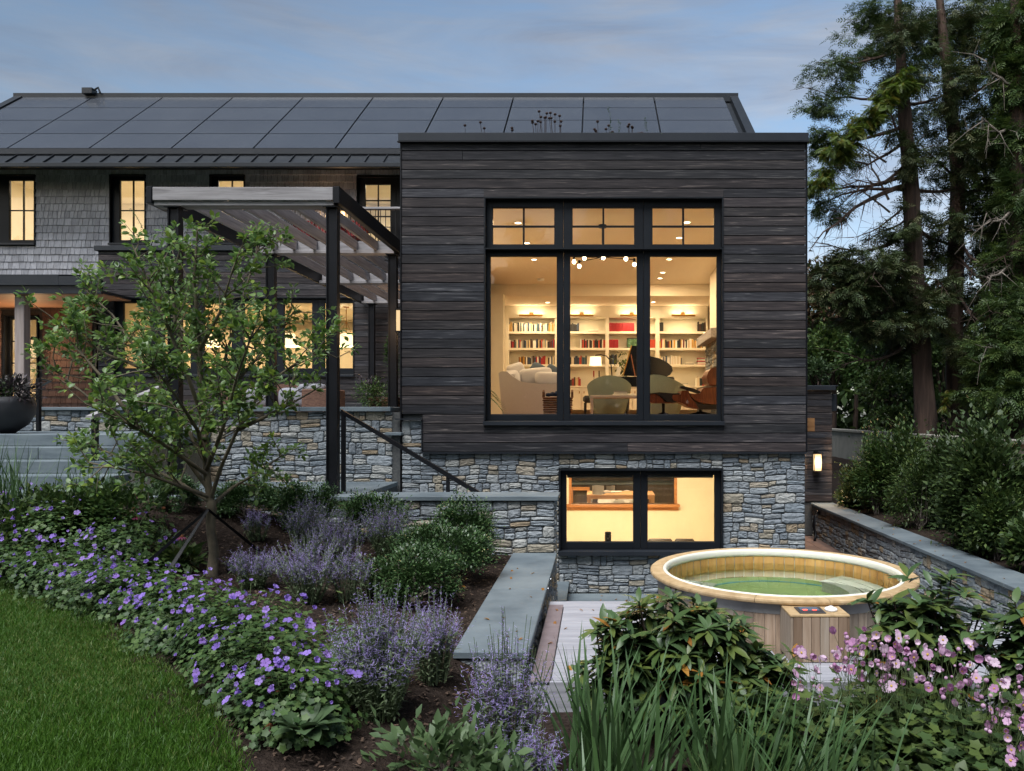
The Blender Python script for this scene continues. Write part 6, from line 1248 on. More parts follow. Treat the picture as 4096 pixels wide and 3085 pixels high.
# ---------------------------------------------------------------- other foreground plants
for (lb, u, Y, rx, h, n, sz, mt, tm) in (('leafy green perennial at the left below the steps',260,7.9,.50,.55,1500,.075,'leaf_shrub',LEAF2),('leafy green perennial in front of the left grass clump',60,7.6,.5,.5,1300,.075,'leaf_shrub',LEAF2),('leafy green perennial left of the evergreen row',480,8.0,.45,.5,1300,.07,'leaf_geranium',LEAF2),('low leafy plant left of the tree base',590,7.5,.28,.25,300,.10,'leaf_hosta',LEAFN),('low leafy plant beside the tree base',735,7.35,.2,.2,200,.10,'leaf_shrub',LEAF3),
        ('pale pointed-leaf plant at the bottom edge, left one',1780,3.75,.26,.42,520,.075,'leaf_pale',LEAF2),('pale pointed-leaf plant at the bottom edge, right one',2010,3.6,.24,.40,480,.075,'leaf_pale',LEAF2),('pale pointed-leaf plant at the bottom edge, middle one',1890,3.45,.2,.32,300,.07,'leaf_pale',LEAF2),('dark leafy ground plant at the bottom right',3700,3.75,.35,.25,420,.08,'leaf_deep',LEAF3),('dark leafy ground plant in the bottom right corner',3950,3.5,.3,.3,420,.08,'leaf_deep',LEAF3)):
    X = PX(u,Y); gz = float(soil_z(X,Y)); shrub('leafy_perennial', lb, (X,Y,gz), (rx,rx*.7,h/2), n, sz, mt, 'perennial', tm, up=.6, shell=.35, spread=.25)
ho = thing('broad_leaf_plant', 'grey-green broad-leaved plant at the lawn edge in the foreground', 'perennial', (-1.66,3.9,1.05)); BL = leaf_tmpl(6,.62,.35,.25)
for i in range(26):
    a = rng.uniform(0,6.283); el = rng.uniform(.15,1.0); X = PX(1215,3.85)+.05*math.cos(a); Yq = 3.85+.05*math.sin(a); V_, F_, r_ = scatter(BL, np.array([[X,Yq,1.10]]), basis(np.array([[math.cos(a)*math.cos(el),math.sin(a)*math.cos(el),math.sin(el)]])), np.array([rng.uniform(.09,.16)])); np_part('leaf', (V_,F_,r_), 'leaf_hosta', ho, smooth=True)
def cone(label, u, v, Y, sc=1.0, dead=False):
    p = Vector(px(u,v,Y)); gz = float(soil_z(p.x,Y)); t = thing('coneflower', label, 'flower', (p.x,Y,gz), 'coneflowers in the bed'); build('stem', MB().tube([(p.x+.03,Y+.02,gz),(p.x+.01,Y,(gz+p.z)/2),tuple(p)], .004, 5), 'green_stem', t); build('cone', MB().lathe(p.x,Y,[(0,p.z+.022*sc),(.012*sc,p.z+.018*sc),(.02*sc,p.z+.004*sc),(.016*sc,p.z-.004*sc)],12), 'cone_head', t, smooth=True)
    if not dead:
        for i in range(12): a = i*.5236; V_, F_, r_ = scatter(leaf_tmpl(2,.3,.35,0), np.array([[p.x+.015*sc*math.cos(a),Y+.015*sc*math.sin(a),p.z]]), basis(np.array([[math.cos(a),math.sin(a),-.25]])), np.array([.045*sc])); np_part('petal', (V_,F_,r_), 'petal_magenta', t)
for a in (('magenta coneflower high behind the geraniums at left',538,1985,8.0),('magenta coneflower below the first one',535,2037,7.9),('magenta coneflower left of the trunk',548,2068,7.8),('pink coneflower just left of the tree trunk',727,2148,7.3),('wilting coneflower right of the geranium drift',922,2422,6.0,1.3),('brown spent coneflower in the foreground geraniums',1078,2723,4.5,1.0,True),('second spent coneflower in the foreground',1110,2780,4.4,1.1,True),('pink coneflower in front of the broad-leaved plant',1075,2912,4.0,1.1),('brown coneflower behind the geraniums',655,2035,8.0,1.0,True)): cone(*a)
# ---------------------------------------------------------------- small tree
TY0 = 7.2; tb = Vector(px(848,2323,TY0)); tb.z = float(soil_z(tb.x,TY0))
tr = thing('small_tree', 'young open-crowned tree with glossy green leaves in the flower bed', 'tree', tuple(tb)); wood = MB(); LP, LD, LS = [], [], []
def poly(pts):
    return [Vector(px(u,v,TY0+dy)) for u, v, dy in pts]
def interp(P, t):
    f = t*(len(P)-1); i = min(int(f), len(P)-2); return P[i].lerp(P[i+1], f-i), (P[i+1]-P[i]).normalized()
def addleaf(p, d, n=5):
    for i in range(n): v_ = Vector(unit(1)[0]); LP.append(p+v_*.02); LD.append(d*.6+v_*.9+Vector((0,0,.25))); LS.append(rng.uniform(.034,.072))
fork = Vector(px(846,2035,TY0))
build('trunk', MB().tube([tb-Vector((0,0,.05)), tb+Vector((0,0,.03)), tb.lerp(fork,.35)+Vector((.02,0,0)), tb.lerp(fork,.75)+Vector((-.01,0,0)), fork, fork+Vector((0,0,.08))], [.07,.050,.044,.041,.044,.036], 14), 'bark_apple', tr, smooth='all')
limbs = (((846,2035,0),(828,1900,.0),(814,1700,.05),(800,1400,.05),(776,1120,0),(790,920,0)),
  ((836,1960,0),(740,1830,-.1),(560,1720,-.3),(380,1610,-.4),(220,1480,-.4)),((824,1850,0),(740,1700,.1),(600,1480,.3),(450,1260,.4),(330,1150,.5)),((842,2000,0),(880,1880,-.1),(940,1740,-.25),(1060,1540,-.3),(1220,1430,-.3),(1300,1405,-.3)),((818,1760,0),(860,1640,.2),(905,1420,.4),(975,1180,.5),(1040,970,.5)),
  ((846,2010,0),(700,1920,.3),(500,1830,.5),(300,1770,.6)),((848,2020,0),(930,1950,.2),(1050,1880,.4),(1130,1820,.4)),((812,1680,0),(750,1500,-.3),(660,1280,-.4),(580,1100,-.4),(530,980,-.4)),((822,1840,0),(790,1720,-.5),(700,1580,-.9),(600,1450,-1.1)),((826,1880,0),(890,1720,-.5),(950,1500,-.9),(1010,1330,-1.0)),((806,1560,0),(790,1420,.4),(720,1300,.8),(640,1180,1.0)),((814,1700,0),(920,1560,.5),(1060,1400,.8),(1180,1240,.9)),((830,1900,0),(600,1740,-.6),(400,1640,-.9)),((844,1990,0),(600,1900,-.4),(350,1850,-.5)),
  ((800,1400,.05),(880,1250,-.2),(930,1080,-.3)),((800,1450,.05),(700,1300,.1),(690,1100,.1),(720,1000,.1)),((950,1720,-.25),(1120,1640,-.2),(1260,1560,-.1)),((560,1720,-.3),(400,1500,-.3),(260,1340,-.3)),((600,1480,.3),(430,1420,.3),(240,1300,.2)))
for lm in limbs:
    P = poly(lm); n_ = len(P); wood.tube(P, [(.034 if lm is limbs[0] else .018)*(1-.85*i/(n_-1))+.003 for i in range(n_)], 7, False); ln = sum((P[i+1]-P[i]).length for i in range(n_-1))
    for j in range(int(ln*12)):
        t = rng.uniform(.25,1); p, d = interp(P, t); v_ = Vector(unit(1)[0]); dd = (d*.55+v_*.8+Vector((0,0,.28))).normalized(); L1 = rng.uniform(.18,.50)*(1.15-.45*t); mid = p+dd*L1*.5+Vector(rng.normal(0,.02,3)); e = p+dd*L1+Vector((0,0,.03)); wood.tube([p,mid,e], [.008,.005,.003], 4, False)
        for q in range(int(rng.integers(3,6))):
            tt = rng.uniform(.3,1); pp = p.lerp(e,tt); addleaf(pp, dd, 3)
            if rng.random() < .45:
                d2 = (dd+Vector(unit(1)[0])*.9).normalized(); e2 = pp+d2*rng.uniform(.06,.16); wood.tube([pp,e2], [.003,.002], 3, False); addleaf(e2, d2, 5); addleaf(pp.lerp(e2,.5), d2, 2)
        addleaf(e, dd, 6)
    addleaf(P[-1], (P[-1]-P[-2]).normalized(), 9)
build('branches', wood, 'bark_apple', tr, smooth='all'); m = len(LP)
np_part('crown', scatter(LEAF3, np.array([tuple(p) for p in LP]), basis(np.array([tuple(d) for d in LD]), roll=rng.uniform(-.8,.8,m)), np.array(LS)), 'leaf_apple', tr, kind='stuff', smooth=True)
# guy straps and stakes
for i, (u, v, Y, lb) in enumerate(((505,2255,7.0,'left'),(620,2325,6.7,'front'),(1128,2250,7.6,'right'))):
    e = Vector(px(u,v,Y)); gz = float(soil_z(e.x,Y)); t = thing('tree_strap', 'black guy strap staking the small tree on its '+lb+' side', 'strap', (e.x,e.y,gz), 'guy straps of the small tree'); d = (fork-e).normalized(); sd = d.cross(Vector((0,1,0))).normalized()*.018; st0 = Vector((e.x,e.y,gz))
    build('webbing', MB().add([tuple(st0-sd+Vector((0,-.006,0))),tuple(st0+sd+Vector((0,-.006,0))),tuple(fork+sd*.6+Vector((0,-.065,0))),tuple(fork-sd*.6+Vector((0,-.065,0))),tuple(st0-sd),tuple(st0+sd),tuple(fork+sd*.6+Vector((0,-.06,0))),tuple(fork-sd*.6+Vector((0,-.06,0)))],[(0,1,2,3),(7,6,5,4),(0,4,5,1),(2,6,7,3),(1,5,6,2),(0,3,7,4)]), 'black_metal', t); build('stake', MB().box(e.x-.03,e.x+.03,e.y-.02,e.y+.02,gz-.1,gz+.09,.004), 'trim_wood' if i == 0 else 'black_metal', t)
for u, v, Y, lb in ((742,2345,6.6,'black path light stub left of the tree base'),(920,2270,7.35,'black path light stub right of the tree base')):
    p = Vector(px(u,v,Y)); gz = float(soil_z(p.x,Y)); t = thing('path_light', lb, 'path light', (p.x,Y,gz)); build('tube', MB().lathe(p.x,Y,[(.028,gz-.02),(.03,gz+.10),(.024,gz+.105),(.022,gz+.08),(0,gz+.08)],14), 'black_metal', t, smooth=True)
# ---------------------------------------------------------------- planters
bp = thing('bowl_planter', 'large black bowl planter overflowing with dark foliage at far left', 'planter', (PX(18,10.5),10.5,2.40)); X = PX(18,10.5)
build('bowl', MB().lathe(X,10.5,[(0,2.402),(.12,2.402),(.14,2.42),(.27,2.52),(.345,2.66),(.355,2.80),(.33,2.89),(.31,2.89),(.32,2.80),(0,2.78)],40), 'planter_black', bp, smooth='all'); np_part('dark_foliage', leaves((X+.16,10.42,2.97), (.26,.3,.17), 900, .085, LEAFN, 30, jit=.8), 'leaf_purple', bp, kind='stuff'); np_part('green_foliage', leaves((X-.12,10.4,2.98), (.25,.25,.13), 700, .04, LEAF2, 30), 'leaf_geranium', bp, kind='stuff')
rp_ = thing('tall_planter', 'ribbed brown planter with trailing flowers left of the dark wing', 'planter', (-3.45,12.35,2.39)); X, Yq = PX(1545,12.9), 12.9
for q in range(12): build('rib', MB().box(X-.24+.004*(q%2),X+.24-.004*(q%2),Yq-.24+.004*(q%2),Yq+.24-.004*(q%2),2.395+q*.045,2.395+q*.045+.042,.006), 'terracotta', rp_)
np_part('trailing_foliage', leaves((X-.12,Yq-.15,2.98), (.30,.25,.25), 1300, .045, LEAF2, 40), 'leaf_geranium', rp_, kind='stuff'); np_part('purple_foliage', leaves((X-.28,Yq-.05,3.1), (.2,.2,.2), 350, .07, LEAFN, 16), 'leaf_purple', rp_, kind='stuff'); np_part('upright_foliage', leaves((X+.1,Yq,3.5), (.10,.12,.55), 700, .05, LEAFN, 26), 'leaf_fern', rp_, kind='stuff'); np_part('white_blossom', leaves((X-.1,Yq-.3,2.86), (.25,.12,.18), 130, .018, LEAF2, 20), 'paper', rp_, kind='stuff')
# dried seedheads on the green roof
for i, (u, v0, k_) in enumerate(((1862,500,1),(1935,505,2),(2035,510,2),(2145,470,5),(2175,455,5),(2215,465,5),(2235,480,3),(2395,505,4),(2440,508,4),(2520,505,5),(2560,520,3))):
    Yr = 12.6; X = PX(u,Yr); t = thing('dried_seedhead', f'dried seedhead stem on the green roof, {ordw(i+1)} from the left', 'seedhead', (X,Yr,6.72), 'seedheads on the green roof'); sm2 = MB(); hd = MB()
    for q in range(k_):
        tp = Vector((X+rng.uniform(-.07,.07)*(k_>1),Yr+rng.uniform(-.1,.1),PZ(v0+rng.uniform(-15,25),Yr))); sm2.tube([(X,Yr,6.70),((X+tp.x)/2+.01,Yr,(6.7+tp.z)/2),tuple(tp)], .004, 4, False); hd.lathe(tp.x,tp.y,[(0,tp.z+.025),(.022,tp.z+.015),(.026,tp.z),(.012,tp.z-.014),(0,tp.z-.018)],7)
    build('stems', sm2, 'seedhead', t); build('heads', hd, 'seedhead', t)
for u, v0 in ((2455,425),(2490,480),(2598,470)):
    Yr = 12.3; X = PX(u,Yr); t = thing('flower_spike', 'tall green flower spike on the roof, '+{2455:'tallest',2490:'middle',2598:'rightmost'}[u], 'flower spike', (X,Yr,6.72), 'green spikes on the roof'); zt = PZ(v0,Yr); zz = np.linspace(6.72,zt,60); np_part('spike', scatter(LEAF2, np.stack([X+(zz-6.72)*-.1+.0*zz,np.full(60,Yr),zz],1), basis(unit(60)*[1,1,.3]), np.full(60,.035)), 'leaf_pale', t)
# climbing sprigs above the bay roof
for i, (u, v0, u1) in enumerate(((525,835,590),(680,850,682),(760,880,740))):
    Yr = 18.35; t = thing('climbing_sprig', 'pale flowering sprig above the kitchen bay roof, '+('left','middle','right')[i]+' one', 'sprig', (PX(u1,Yr),Yr,6.65), 'sprigs above the kitchen bay'); tt = np.linspace(0,1,45); P = np.stack([PX(u1,Yr)+(PX(u,Yr)-PX(u1,Yr))*tt**1.6,np.full(45,Yr),6.65+(PZ(v0,Yr)-6.65)*tt],1); np_part('sprig_leaves', scatter(LEAF2, P, basis(unit(45)), np.full(45,.06)), 'leaf_sage', t); build('stem', MB().tube([tuple(p) for p in P[::6]], .006, 4, False), 'green_stem', t)
# ---------------------------------------------------------------- fallen leaves
lt = leaf_tmpl(3,.5,.5,.5); fl_me = [mesh_np('fallen_leaf', lt[0]*.055, lt[1], 'leaf_yellow', np.zeros(6)) for _ in range(1)][0]
def fallen(pts, where):
    for (x, y, z) in pts:
        o = link('fallen_leaf', fl_me, None, 'small curled brown-yellow leaf fallen on '+where, 'leaf', 'fallen leaves on '+where, loc=(x,y,z+.012)); o.rotation_euler = (rng.uniform(-.3,.3), rng.uniform(-.2,.4), rng.uniform(0,6.28)); o.scale = (rng.uniform(.6,1.2),)*3
fallen([(-.95+.42*rng.random(),5.8+3.4*rng.random(),.97) for _ in range(12)], 'the seat wall cap'); fallen([(-.2+1.2*rng.random(),10.6+.8*rng.random(),.0) for _ in range(9)], 'the sunken patio'); fallen([(4.72+.4*rng.random(),5.5+11*rng.random(),.72) for _ in range(24)], 'the retaining wall cap'); fallen([(-.4+.75*rng.random(),5.6+1.8*rng.random(),.812) for _ in range(9)], 'the timber deck'); fallen([(-1.25-.5*rng.random(),6.3+3*rng.random(),.955) for _ in range(16)], 'the mulch beside the seat wall'); fallen([(3.2+1.3*rng.random(),14+2.8*rng.random(),.0) for _ in range(14)], 'the brick side path')
# ================================================================ right-hand shrub bed
for (lb, u, v, Y, ru, rv, n, sz, mt, tm) in (('bright green bushy shrub beside the outbuilding',3432,1800,15.2,65,55,1600,.09,'leaf_geranium',LEAFN),('dark shrub in the middle against the concrete wall',3610,1800,15.0,90,60,2200,.09,'leaf_shrub',LEAF2),('dark glossy shrub under the concrete wall',3785,1835,13,80,70,2200,.08,'leaf_deep',LEAF2),('large broad-leaved shrub at the right under the wall',3965,1860,11,135,125,3000,.10,'leaf_deep',LEAF3),('feathery green shrub left of the bed centre',3545,1895,13.2,85,85,2600,.07,'leaf_shrub',LEAFN),('feathery spirea in the middle of the shrub bed',3690,1965,11.2,110,80,3000,.07,'leaf_shrub',LEAFN),
        ('dark evergreen beside the outbuilding corner',3425,1945,16.0,75,70,1800,.08,'leaf_deep',LEAF2),('bushy green shrub at the right edge, middle height',4050,2080,8.7,85,80,1500,.075,'leaf_geranium',LEAF2),('low leathery ground plant along the wall cap, far',3590,2065,11.2,110,38,900,.12,'leaf_deep',LEAF3),('low leathery ground plant along the wall cap, middle',3740,2130,9.6,80,40,700,.11,'leaf_shrub',LEAF3),('low green ground plant along the wall cap, near',3900,2215,8.3,90,35,800,.08,'leaf_geranium',LEAFN),('small shrub at the outbuilding foot',3370,2010,16.4,40,60,700,.10,'leaf_shrub',LEAFN),
        ('dark shrub at the right edge near the cap',4080,2200,7.6,70,50,900,.08,'leaf_deep',LEAF2),('mid-green shrub between the spirea and the wall',3850,1990,10.5,80,60,1400,.08,'leaf_shrub',LEAF2)):
    rxx = ru*Y/FPX*1.1; X = max(PX(u,Y), 5.22+rxx*.72); gz = float(rbed_z(X,Y)); zt = PZ(v-rv,Y); h = max(.25, zt-gz); shrub('bed_shrub', lb, (X,Y,gz), (ru*Y/FPX*1.1, ru*Y/FPX, h/2), int(n*2.4), sz, mt, group='shrubs in the right bed', tm=QUADN if tm is LEAFN else QUAD, up=.5, clumps=26, spread=.27, shell=.35)
for i, (u, Y, vt) in enumerate(((3780,9.6,1985),(3830,9.4,2000),(3955,9.0,2010),(3650,10.6,1930),(3545,12.2,1900))):
    X = max(PX(u,Y),5.55+.12*i); gz = float(rbed_z(X,Y)); h = min(.75,max(.3,PZ(vt,Y)-gz)); t = thing('astilbe', 'brown astilbe plume in the right bed, '+ORD[i]+' by nearness to the right', 'perennial', (X,Y,gz), 'astilbe plumes'); F_ = []; st_ = MB()
    for q in range(11):
        tip = np.array([X+rng.normal(0,.16),Y+rng.normal(0,.12),gz+h*rng.uniform(.75,1.1)]); st_.tube([(X,Y,gz),tuple(tip)], .0025, 3, False); m_ = 120; tt = rng.random(m_)**.7; P = tip+np.array([X-tip[0],Y-tip[1],gz-tip[2]])*(tt*.5)[:,None]+unit(m_)*[1,1,.5]*(.05*tt)[:,None]; F_.append(scatter(LEAFN, P, basis(unit(m_)+[0,0,.4]), np.full(m_,.05)))
    np_part('plumes', merge(F_), 'leaf_astilbe', t, kind='stuff'); build('stems', st_, 'twig', t, kind='stuff')
# ================================================================ tall trees at the right
def spray_tmpl(k=6, ang=.75, ln=.42, wd=.16):
    V = [(0,-.012,0),(1,-.004,-.18),(1,.004,-.18),(0,.012,0)]; F = [(0,1,2,3)]
    for i in range(k):
        t = .12+.84*i/(k-1); l = ln*math.sin(math.pi*(.25+.62*t))
        for s_ in (-1,1):
            b = len(V); dx, dy = math.cos(ang)*l, math.sin(ang)*l*s_; z = -.18*t*t; nx, ny = -dy/l*wd*l*.5, dx/l*wd*l*.5
            V += [(t,0,z),(t+dx*.5+nx,dy*.5+ny,z-.03),(t+dx,dy,z-.10),(t+dx*.5-nx,dy*.5-ny,z-.03)]; F.append((b,b+1,b+2,b+3))
    return np.array(V), np.array(F)
SPRAY = spray_tmpl(4,.7,.5,.26); PINN = spray_tmpl(7,1.15,.34,.42); SPARSE = spray_tmpl(4,.7,.40,.34)
def blobs(bl, tm, size, flat=.55, dens=3.0, droop=-.15):
    out = []
    for (u, v, ru, rv, Y, n) in bl:
        n = int(n*dens); k_ = max(5, n//22); s_ = Y/FPX; c = np.array(px(u,v,Y)); cc = unit(k_)*(rng.random((k_,1))**.45)*[ru*s_,ru*s_*.8,rv*s_]; idx = rng.integers(0,k_,n); P = c+cc[idx]+rng.normal(0,1,(n,3))*[ru*s_*.17,ru*s_*.17,rv*s_*.10]
        D = cc[idx]*[1,1,.5]/(ru*s_)+rng.normal(0,.55,(n,3))*[1,1,flat]+[0,0,droop]; out.append(scatter(tm, P, basis(D, roll=rng.normal(0,.45,n)), rng.uniform(size*.6,size*1.2,n)))
    return merge(out)
def limb_set(m, trunk, specs, Y):
    """specs: (u0,v0,u1,v1,dy,r,sag) limb from trunk to tip with side twigs"""
    for (u0,v0,u1,v1,dy,r,sag) in specs:
        a = Vector(px(u0,v0,Y)); b = Vector(px(u1,v1,Y+dy)); pts = []
        for i in range(8): t = i/7; pts.append(a.lerp(b,t)+Vector((0,0,-sag*math.sin(math.pi*t)))+Vector(rng.normal(0,.05*t,3)))
        m.tube(pts, [r*(1-.88*i/7) for i in range(8)], 5, False); ln = (b-a).length
        for q in range(int(ln*5)):
            t = rng.uniform(.2,1); i = min(int(t*7),6); p = pts[i].lerp(pts[i+1],t*7-i); d = (b-a).normalized()*.6+Vector(unit(1)[0])*.75+Vector((0,0,-.15)); L1 = rng.uniform(.3,1.0); p2 = p+d*L1*.5+Vector(rng.normal(0,.04,3)); p3 = p2+d*L1*.5+Vector((rng.normal(0,.08),0,-.12)); m.tube([p,p2,p3], [r*.25+.004,.006,.003], 3, False)
            for w_ in range(2): e = p2+Vector(unit(1)[0])*.35; m.tube([p2,e], [.005,.002], 3, False)
def bigtree(name, label, pts, rad, Y, gz, limbs, foliage, cat='tree'):
    P = [Vector(px(u,v,Y)) for u, v in pts]; P[0].z = gz-.1; t = thing(name, label, cat, (P[0].x,Y,gz)); m = MB(); n_ = 14; vs = []; fs = []
    Q = []; Rr = []
    for i in range(len(P)-1):
        for q in range(4): f = q/4; Q.append(P[i].lerp(P[i+1],f)); Rr.append(rad[i]+(rad[i+1]-rad[i])*f)
    Q.append(P[-1]); Rr.append(rad[-1])
    for p, r in zip(Q, Rr):
        for k_ in range(n_): a = 2*math.pi*k_/n_; rr_ = r*(1+.10*math.sin(3*a+p.z)+.06*math.sin(7*a+2*p.z)+.05*rng.normal()); vs.append((p.x+rr_*math.cos(a), p.y+rr_*math.sin(a), p.z))
    for i in range(len(Q)-1):
        for k_ in range(n_): fs.append((i*n_+k_, i*n_+(k_+1)%n_, (i+1)*n_+(k_+1)%n_, (i+1)*n_+k_))
    build('trunk', MB().add(vs,fs), 'bark_cedar', t, smooth='all'); lm = MB(); limb_set(lm, P, limbs, Y); build('limbs', lm, 'twig' if name != 'cedar_tree' else 'bark_cedar', t, kind='stuff')
    for i, (nm, bl, tm, sz, mt, kw) in enumerate(foliage): np_part(nm, blobs(bl, tm, sz, **kw), mt, t, kind='stuff')
    return t
YC = 20.0
bigtree('cedar_tree', 'tall cedar with bare ribbed trunk nearest the house', ((3705,1735),(3690,1500),(3662,1100),(3636,700),(3612,380),(3592,0),(3580,-500)), (.30,.245,.22,.20,.15,.09,.05), YC, 1.6,
  [(3650,920,3300,985,-1,.07,.3),(3640,740,3240,1000,-1.5,.08,-.3),(3640,760,3260,820,-.5,.06,-.2),(3636,700,3230,740,.5,.06,.2),(3660,1150,3330,1180,-1,.07,.5),(3672,1330,3380,1420,-1,.07,.4),(3625,500,3240,520,0,.06,.3),(3612,380,3230,350,.5,.05,.2),(3600,200,3280,230,0,.05,.2),(3650,900,3900,960,1,.06,.3),(3640,760,3950,700,1,.06,.2),(3660,1100,3900,1150,1,.06,.4),(3620,420,3900,300,1,.05,.2),(3640,800,3420,940,-1,.04,.2),(3650,1000,3480,1090,-2,.05,.3),(3636,640,3400,700,-1.5,.05,.4),(3645,860,3500,900,1,.04,.2),(3625,560,3350,640,-1,.05,.3)],
  [('cedar_foliage', [(3480,1090,170,95,19.2,620),(3400,1160,110,80,19,300),(3560,1180,120,90,20,320),(3500,1310,140,60,19.4,300),(3330,1080,60,60,19,130),(3600,1380,100,70,20.5,220),(3570,960,90,60,19.5,120),(3720,1000,110,90,21,220),(3620,620,80,90,19.4,120),(3600,350,90,110,19.4,150),(3600,120,90,110,19.4,150),(3700,1250,90,90,19.3,150),(3650,860,60,60,19.3,50)], SPRAY, .27, 'leaf_conifer', {}),
   ('upper_foliage', [(3330,300,110,80,20,170),(3420,210,110,90,20.5,170),(3300,430,90,60,20,140),(3280,560,80,50,20,140),(3330,640,120,60,20,150),(3280,800,70,70,19.5,110),(3340,860,70,50,19.5,60),(3560,80,150,90,21,300),(3650,200,140,110,21,260),(3480,60,90,60,21,120),(3690,430,130,110,21,260),(3720,700,110,100,21,160)], SPARSE, .24, 'leaf_deep', {})])
bigtree('locust_tree', 'yellow-green feathery tree in front of the cedars', ((3712,1700),(3670,1300),(3640,900),(3610,600),(3540,380)), (.06,.05,.045,.035,.015), 20.4, 1.6,
  [(3560,850,3300,690,0,.03,-.1),(3555,800,3400,520,0,.035,-.1),(3545,650,3350,560,0,.03,-.1),(3540,600,3600,420,0,.03,0)],
  [('feathery_foliage', [(u_,v_,r_,r_*.6,18.7,int(2+r_*r_*.0075)) for u_, v_, r_ in [(3220+420*((i*.618)%1), 300+420*((i*.377+.1)%1)+60*((i*.618)%1 < .25), 26+34*((i*.71)%1)) for i in range(34)] if v_ > 560-.75*(u_-3220) and v_ < 760-.5*(u_-3250)], PINN, .24, 'leaf_locust', dict(droop=-.45))])
bigtree('cedar_tree', 'second tall cedar with dark trunk right of the first', ((3840,1735),(3815,1500),(3824,1100),(3829,700),(3790,300),(3760,0),(3750,-500)), (.27,.22,.20,.18,.13,.09,.05), 20.6, 1.6,
  [(3824,900,4100,860,0,.07,.4),(3826,780,4090,640,1,.07,.2),(3820,1200,4090,1190,-1,.07,.5),(3820,1350,4080,1420,-1,.06,.4),(3826,700,3980,420,0,.06,.1),(3800,380,4050,300,0,.06,.1),(3822,1000,4000,1080,-2,.05,.4),(3824,850,3700,900,-1,.05,.2),(3829,720,3650,560,-1,.05,0),(3826,1050,3720,1120,-1.5,.04,.3),(3822,950,4060,1000,-2.5,.05,.5),(3824,1150,3980,1250,-2.5,.05,.5)],
  [('cedar_foliage', [(3860,120,170,110,21,380),(3980,300,160,130,21,380),(3900,520,170,110,20.5,380),(4020,620,130,130,20,340),(3960,820,150,110,20.5,340),(4040,980,120,120,20,320),(3900,1050,110,90,21,220),(3960,1200,140,90,20.5,280),(3820,1280,90,70,21.5,140),(3750,130,120,90,21.5,230),(3960,60,160,90,21.5,320),(3800,350,100,110,19.6,200),(3830,620,90,90,19.6,150),(3830,900,70,70,19.8,90),(3780,1130,80,60,19.8,80),(3860,1400,90,70,19.6,160)], SPRAY, .28, 'leaf_conifer', {}),
   ('golden_sprig', [(3790,1590,28,55,19.5,50)], PINN, .16, 'leaf_locust', {})])
bigtree('hemlock_tree', 'dense dark hemlock filling the right edge', ((4080,1745),(4070,1200),(4065,500),(4060,-300)), (.28,.22,.16,.08), 19.0, 1.6,
  [(4070,1300,3900,1380,-1,.05,.3),(4068,1000,3930,1100,-1,.05,.3),(4066,800,3940,860,-1,.05,.3),(4065,500,3920,480,-1,.05,.2),(4065,350,3950,250,-1,.05,.1)],
  [('hemlock_foliage', [(4080,100,110,120,19,420),(4100,330,110,120,19,420),(4080,560,100,110,19,380),(4100,800,100,110,19,380),(4080,1020,110,100,19,360),(4060,1240,110,110,18.6,380),(4030,1420,120,110,18.3,460),(4060,1580,130,80,18.2,420),(3950,1560,80,80,19,260)], SPRAY, .30, 'leaf_shrub', {}),
   ('inner_foliage', [(4140,500,150,500,21,900),(4120,1300,160,300,21,700)], SPRAY, .38, 'leaf_conifer', {})])
def decid(label, u, v, ru, rv, Y, n, sz, mt, gz=1.6, tm=QUAD, name='background_tree'):
    X = PX(u,Y); t = thing(name, label, 'tree', (X,Y,gz), 'trees behind the garden wall'); c = px(u,v,Y); s_ = Y/FPX; rad = (ru*s_, ru*s_*.9, rv*s_); np_part('crown', leaves(c, rad, n, sz, tm, 70, .17, .45, .2), mt, t, kind='stuff'); m = MB(); top = Vector(c)
    m.tube([(X,Y,gz-.1),(X+.1,Y,(gz+top.z)/2),tuple(top)], [.13,.09,.03], 7, False)
    for q in range(9): a = unit(1)[0]; m.tube([(X+.05,Y,gz+(top.z-gz)*rng.uniform(.3,.9)), tuple(top+Vector(a*np.array(rad)*.8))], [.05,.012], 5, False)
    build('trunk', m, 'bark_cedar', t)
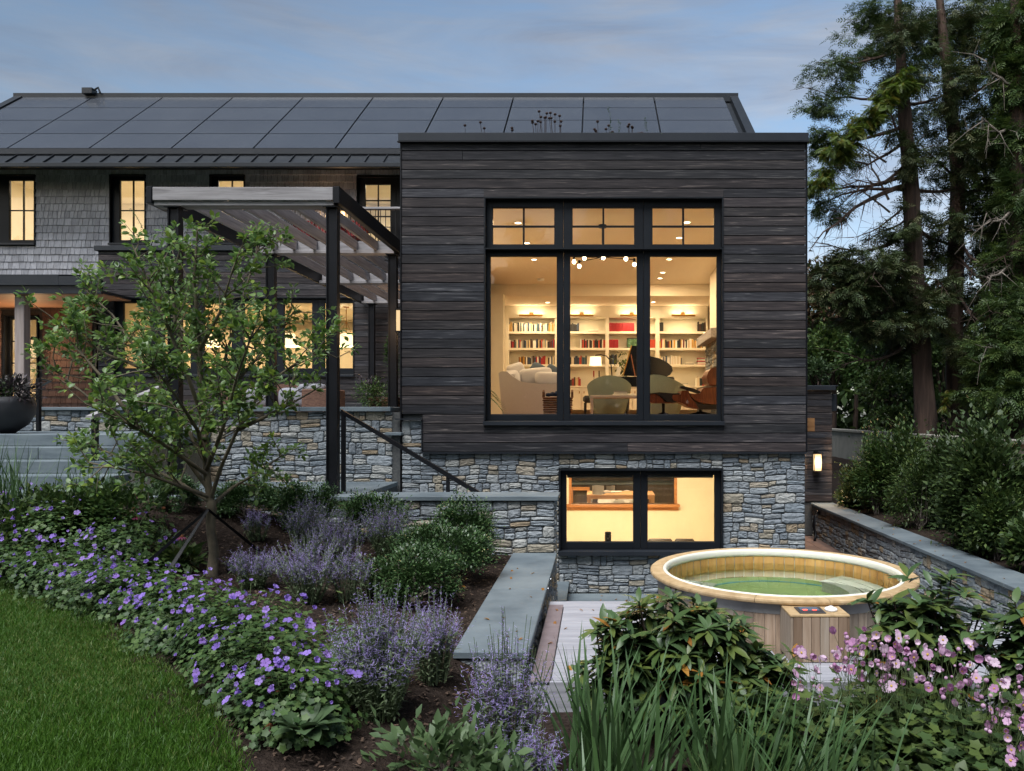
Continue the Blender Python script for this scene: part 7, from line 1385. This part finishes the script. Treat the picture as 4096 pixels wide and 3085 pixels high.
# tall trees behind the viewpoint: the windows mirror them
nb_ = 46000; Xb = rng.uniform(-42,42,nb_); topb = 13.0+3.0*np.sin(Xb*.42+.6)+2.0*np.sin(Xb*1.13)+1.0*np.sin(Xb*2.7); zb_ = .8+(topb-.8)*rng.random(nb_)**.9; Yb_ = -21+rng.normal(0,2.2,nb_)
np_part('reflected_wood', scatter(QUAD, np.stack([Xb,Yb_,zb_],1), basis(unit(nb_)), rng.uniform(.8,1.5,nb_)), 'leaf_deep', None, kind='stuff', label='belt of tall trees behind the viewpoint, mirrored in the window glass', cat='wood')
# far woods closing the view beyond the trees
nfw = 34000; Xw = rng.uniform(10,75,nfw); Yw_ = 42+rng.normal(0,3,nfw); top = 7.5+2.2*np.sin(Xw*.55)+1.4*np.sin(Xw*1.7+1); zw = 1.2+(top-1.2)*rng.random(nfw)**.8
np_part('distant_wood', scatter(QUAD, np.stack([Xw,Yw_,zw],1), basis(unit(nfw)), rng.uniform(.5,.95,nfw)), 'leaf_deep', None, kind='stuff', label='dark wood closing the view behind the cedars', cat='wood')
for a in (('bronze-leaved tree beside the corner of the wing',3270,1230,95,150,34,2600,.30,'leaf_bronze'),('bronze-leaved tree farther right behind the cedar',3420,1240,80,110,38,1300,.30,'leaf_bronze'),('mid-green tree low behind the outbuilding',3330,1420,120,110,29,3200,.22,'leaf_shrub'),('green tree between the outbuilding and the first cedar',3480,1470,110,120,27,3200,.20,'leaf_geranium'),('small multi-stemmed tree under the first cedar',3560,1560,110,90,24,2200,.14,'leaf_shrub'),('dark tree between the two cedar trunks',3770,1480,90,150,30,2400,.22,'leaf_deep'),('dark tree behind the second cedar',3930,1480,120,160,30,2800,.22,'leaf_deep'),
          ('deep green tree in the gap behind the cedars',3700,1250,130,140,36,2200,.26,'leaf_deep'),('tall dark tree behind at far right',4060,1150,150,280,34,4200,.26,'leaf_deep'),('tall dark tree behind the second cedar crown',3960,760,130,260,36,3200,.28,'leaf_deep'),('pale green shrubby tree above the outbuilding roof',3255,1490,60,50,24,900,.14,'leaf_pale'),('low bush behind the wall between the cedars',3790,1660,90,60,22.5,1200,.12,'leaf_deep'),('low bush behind the wall at the right',3990,1680,130,55,21,1600,.12,'leaf_deep'),('low bush behind the wall left of the first cedar',3560,1670,90,45,23,1100,.12,'leaf_shrub')): decid(*a)
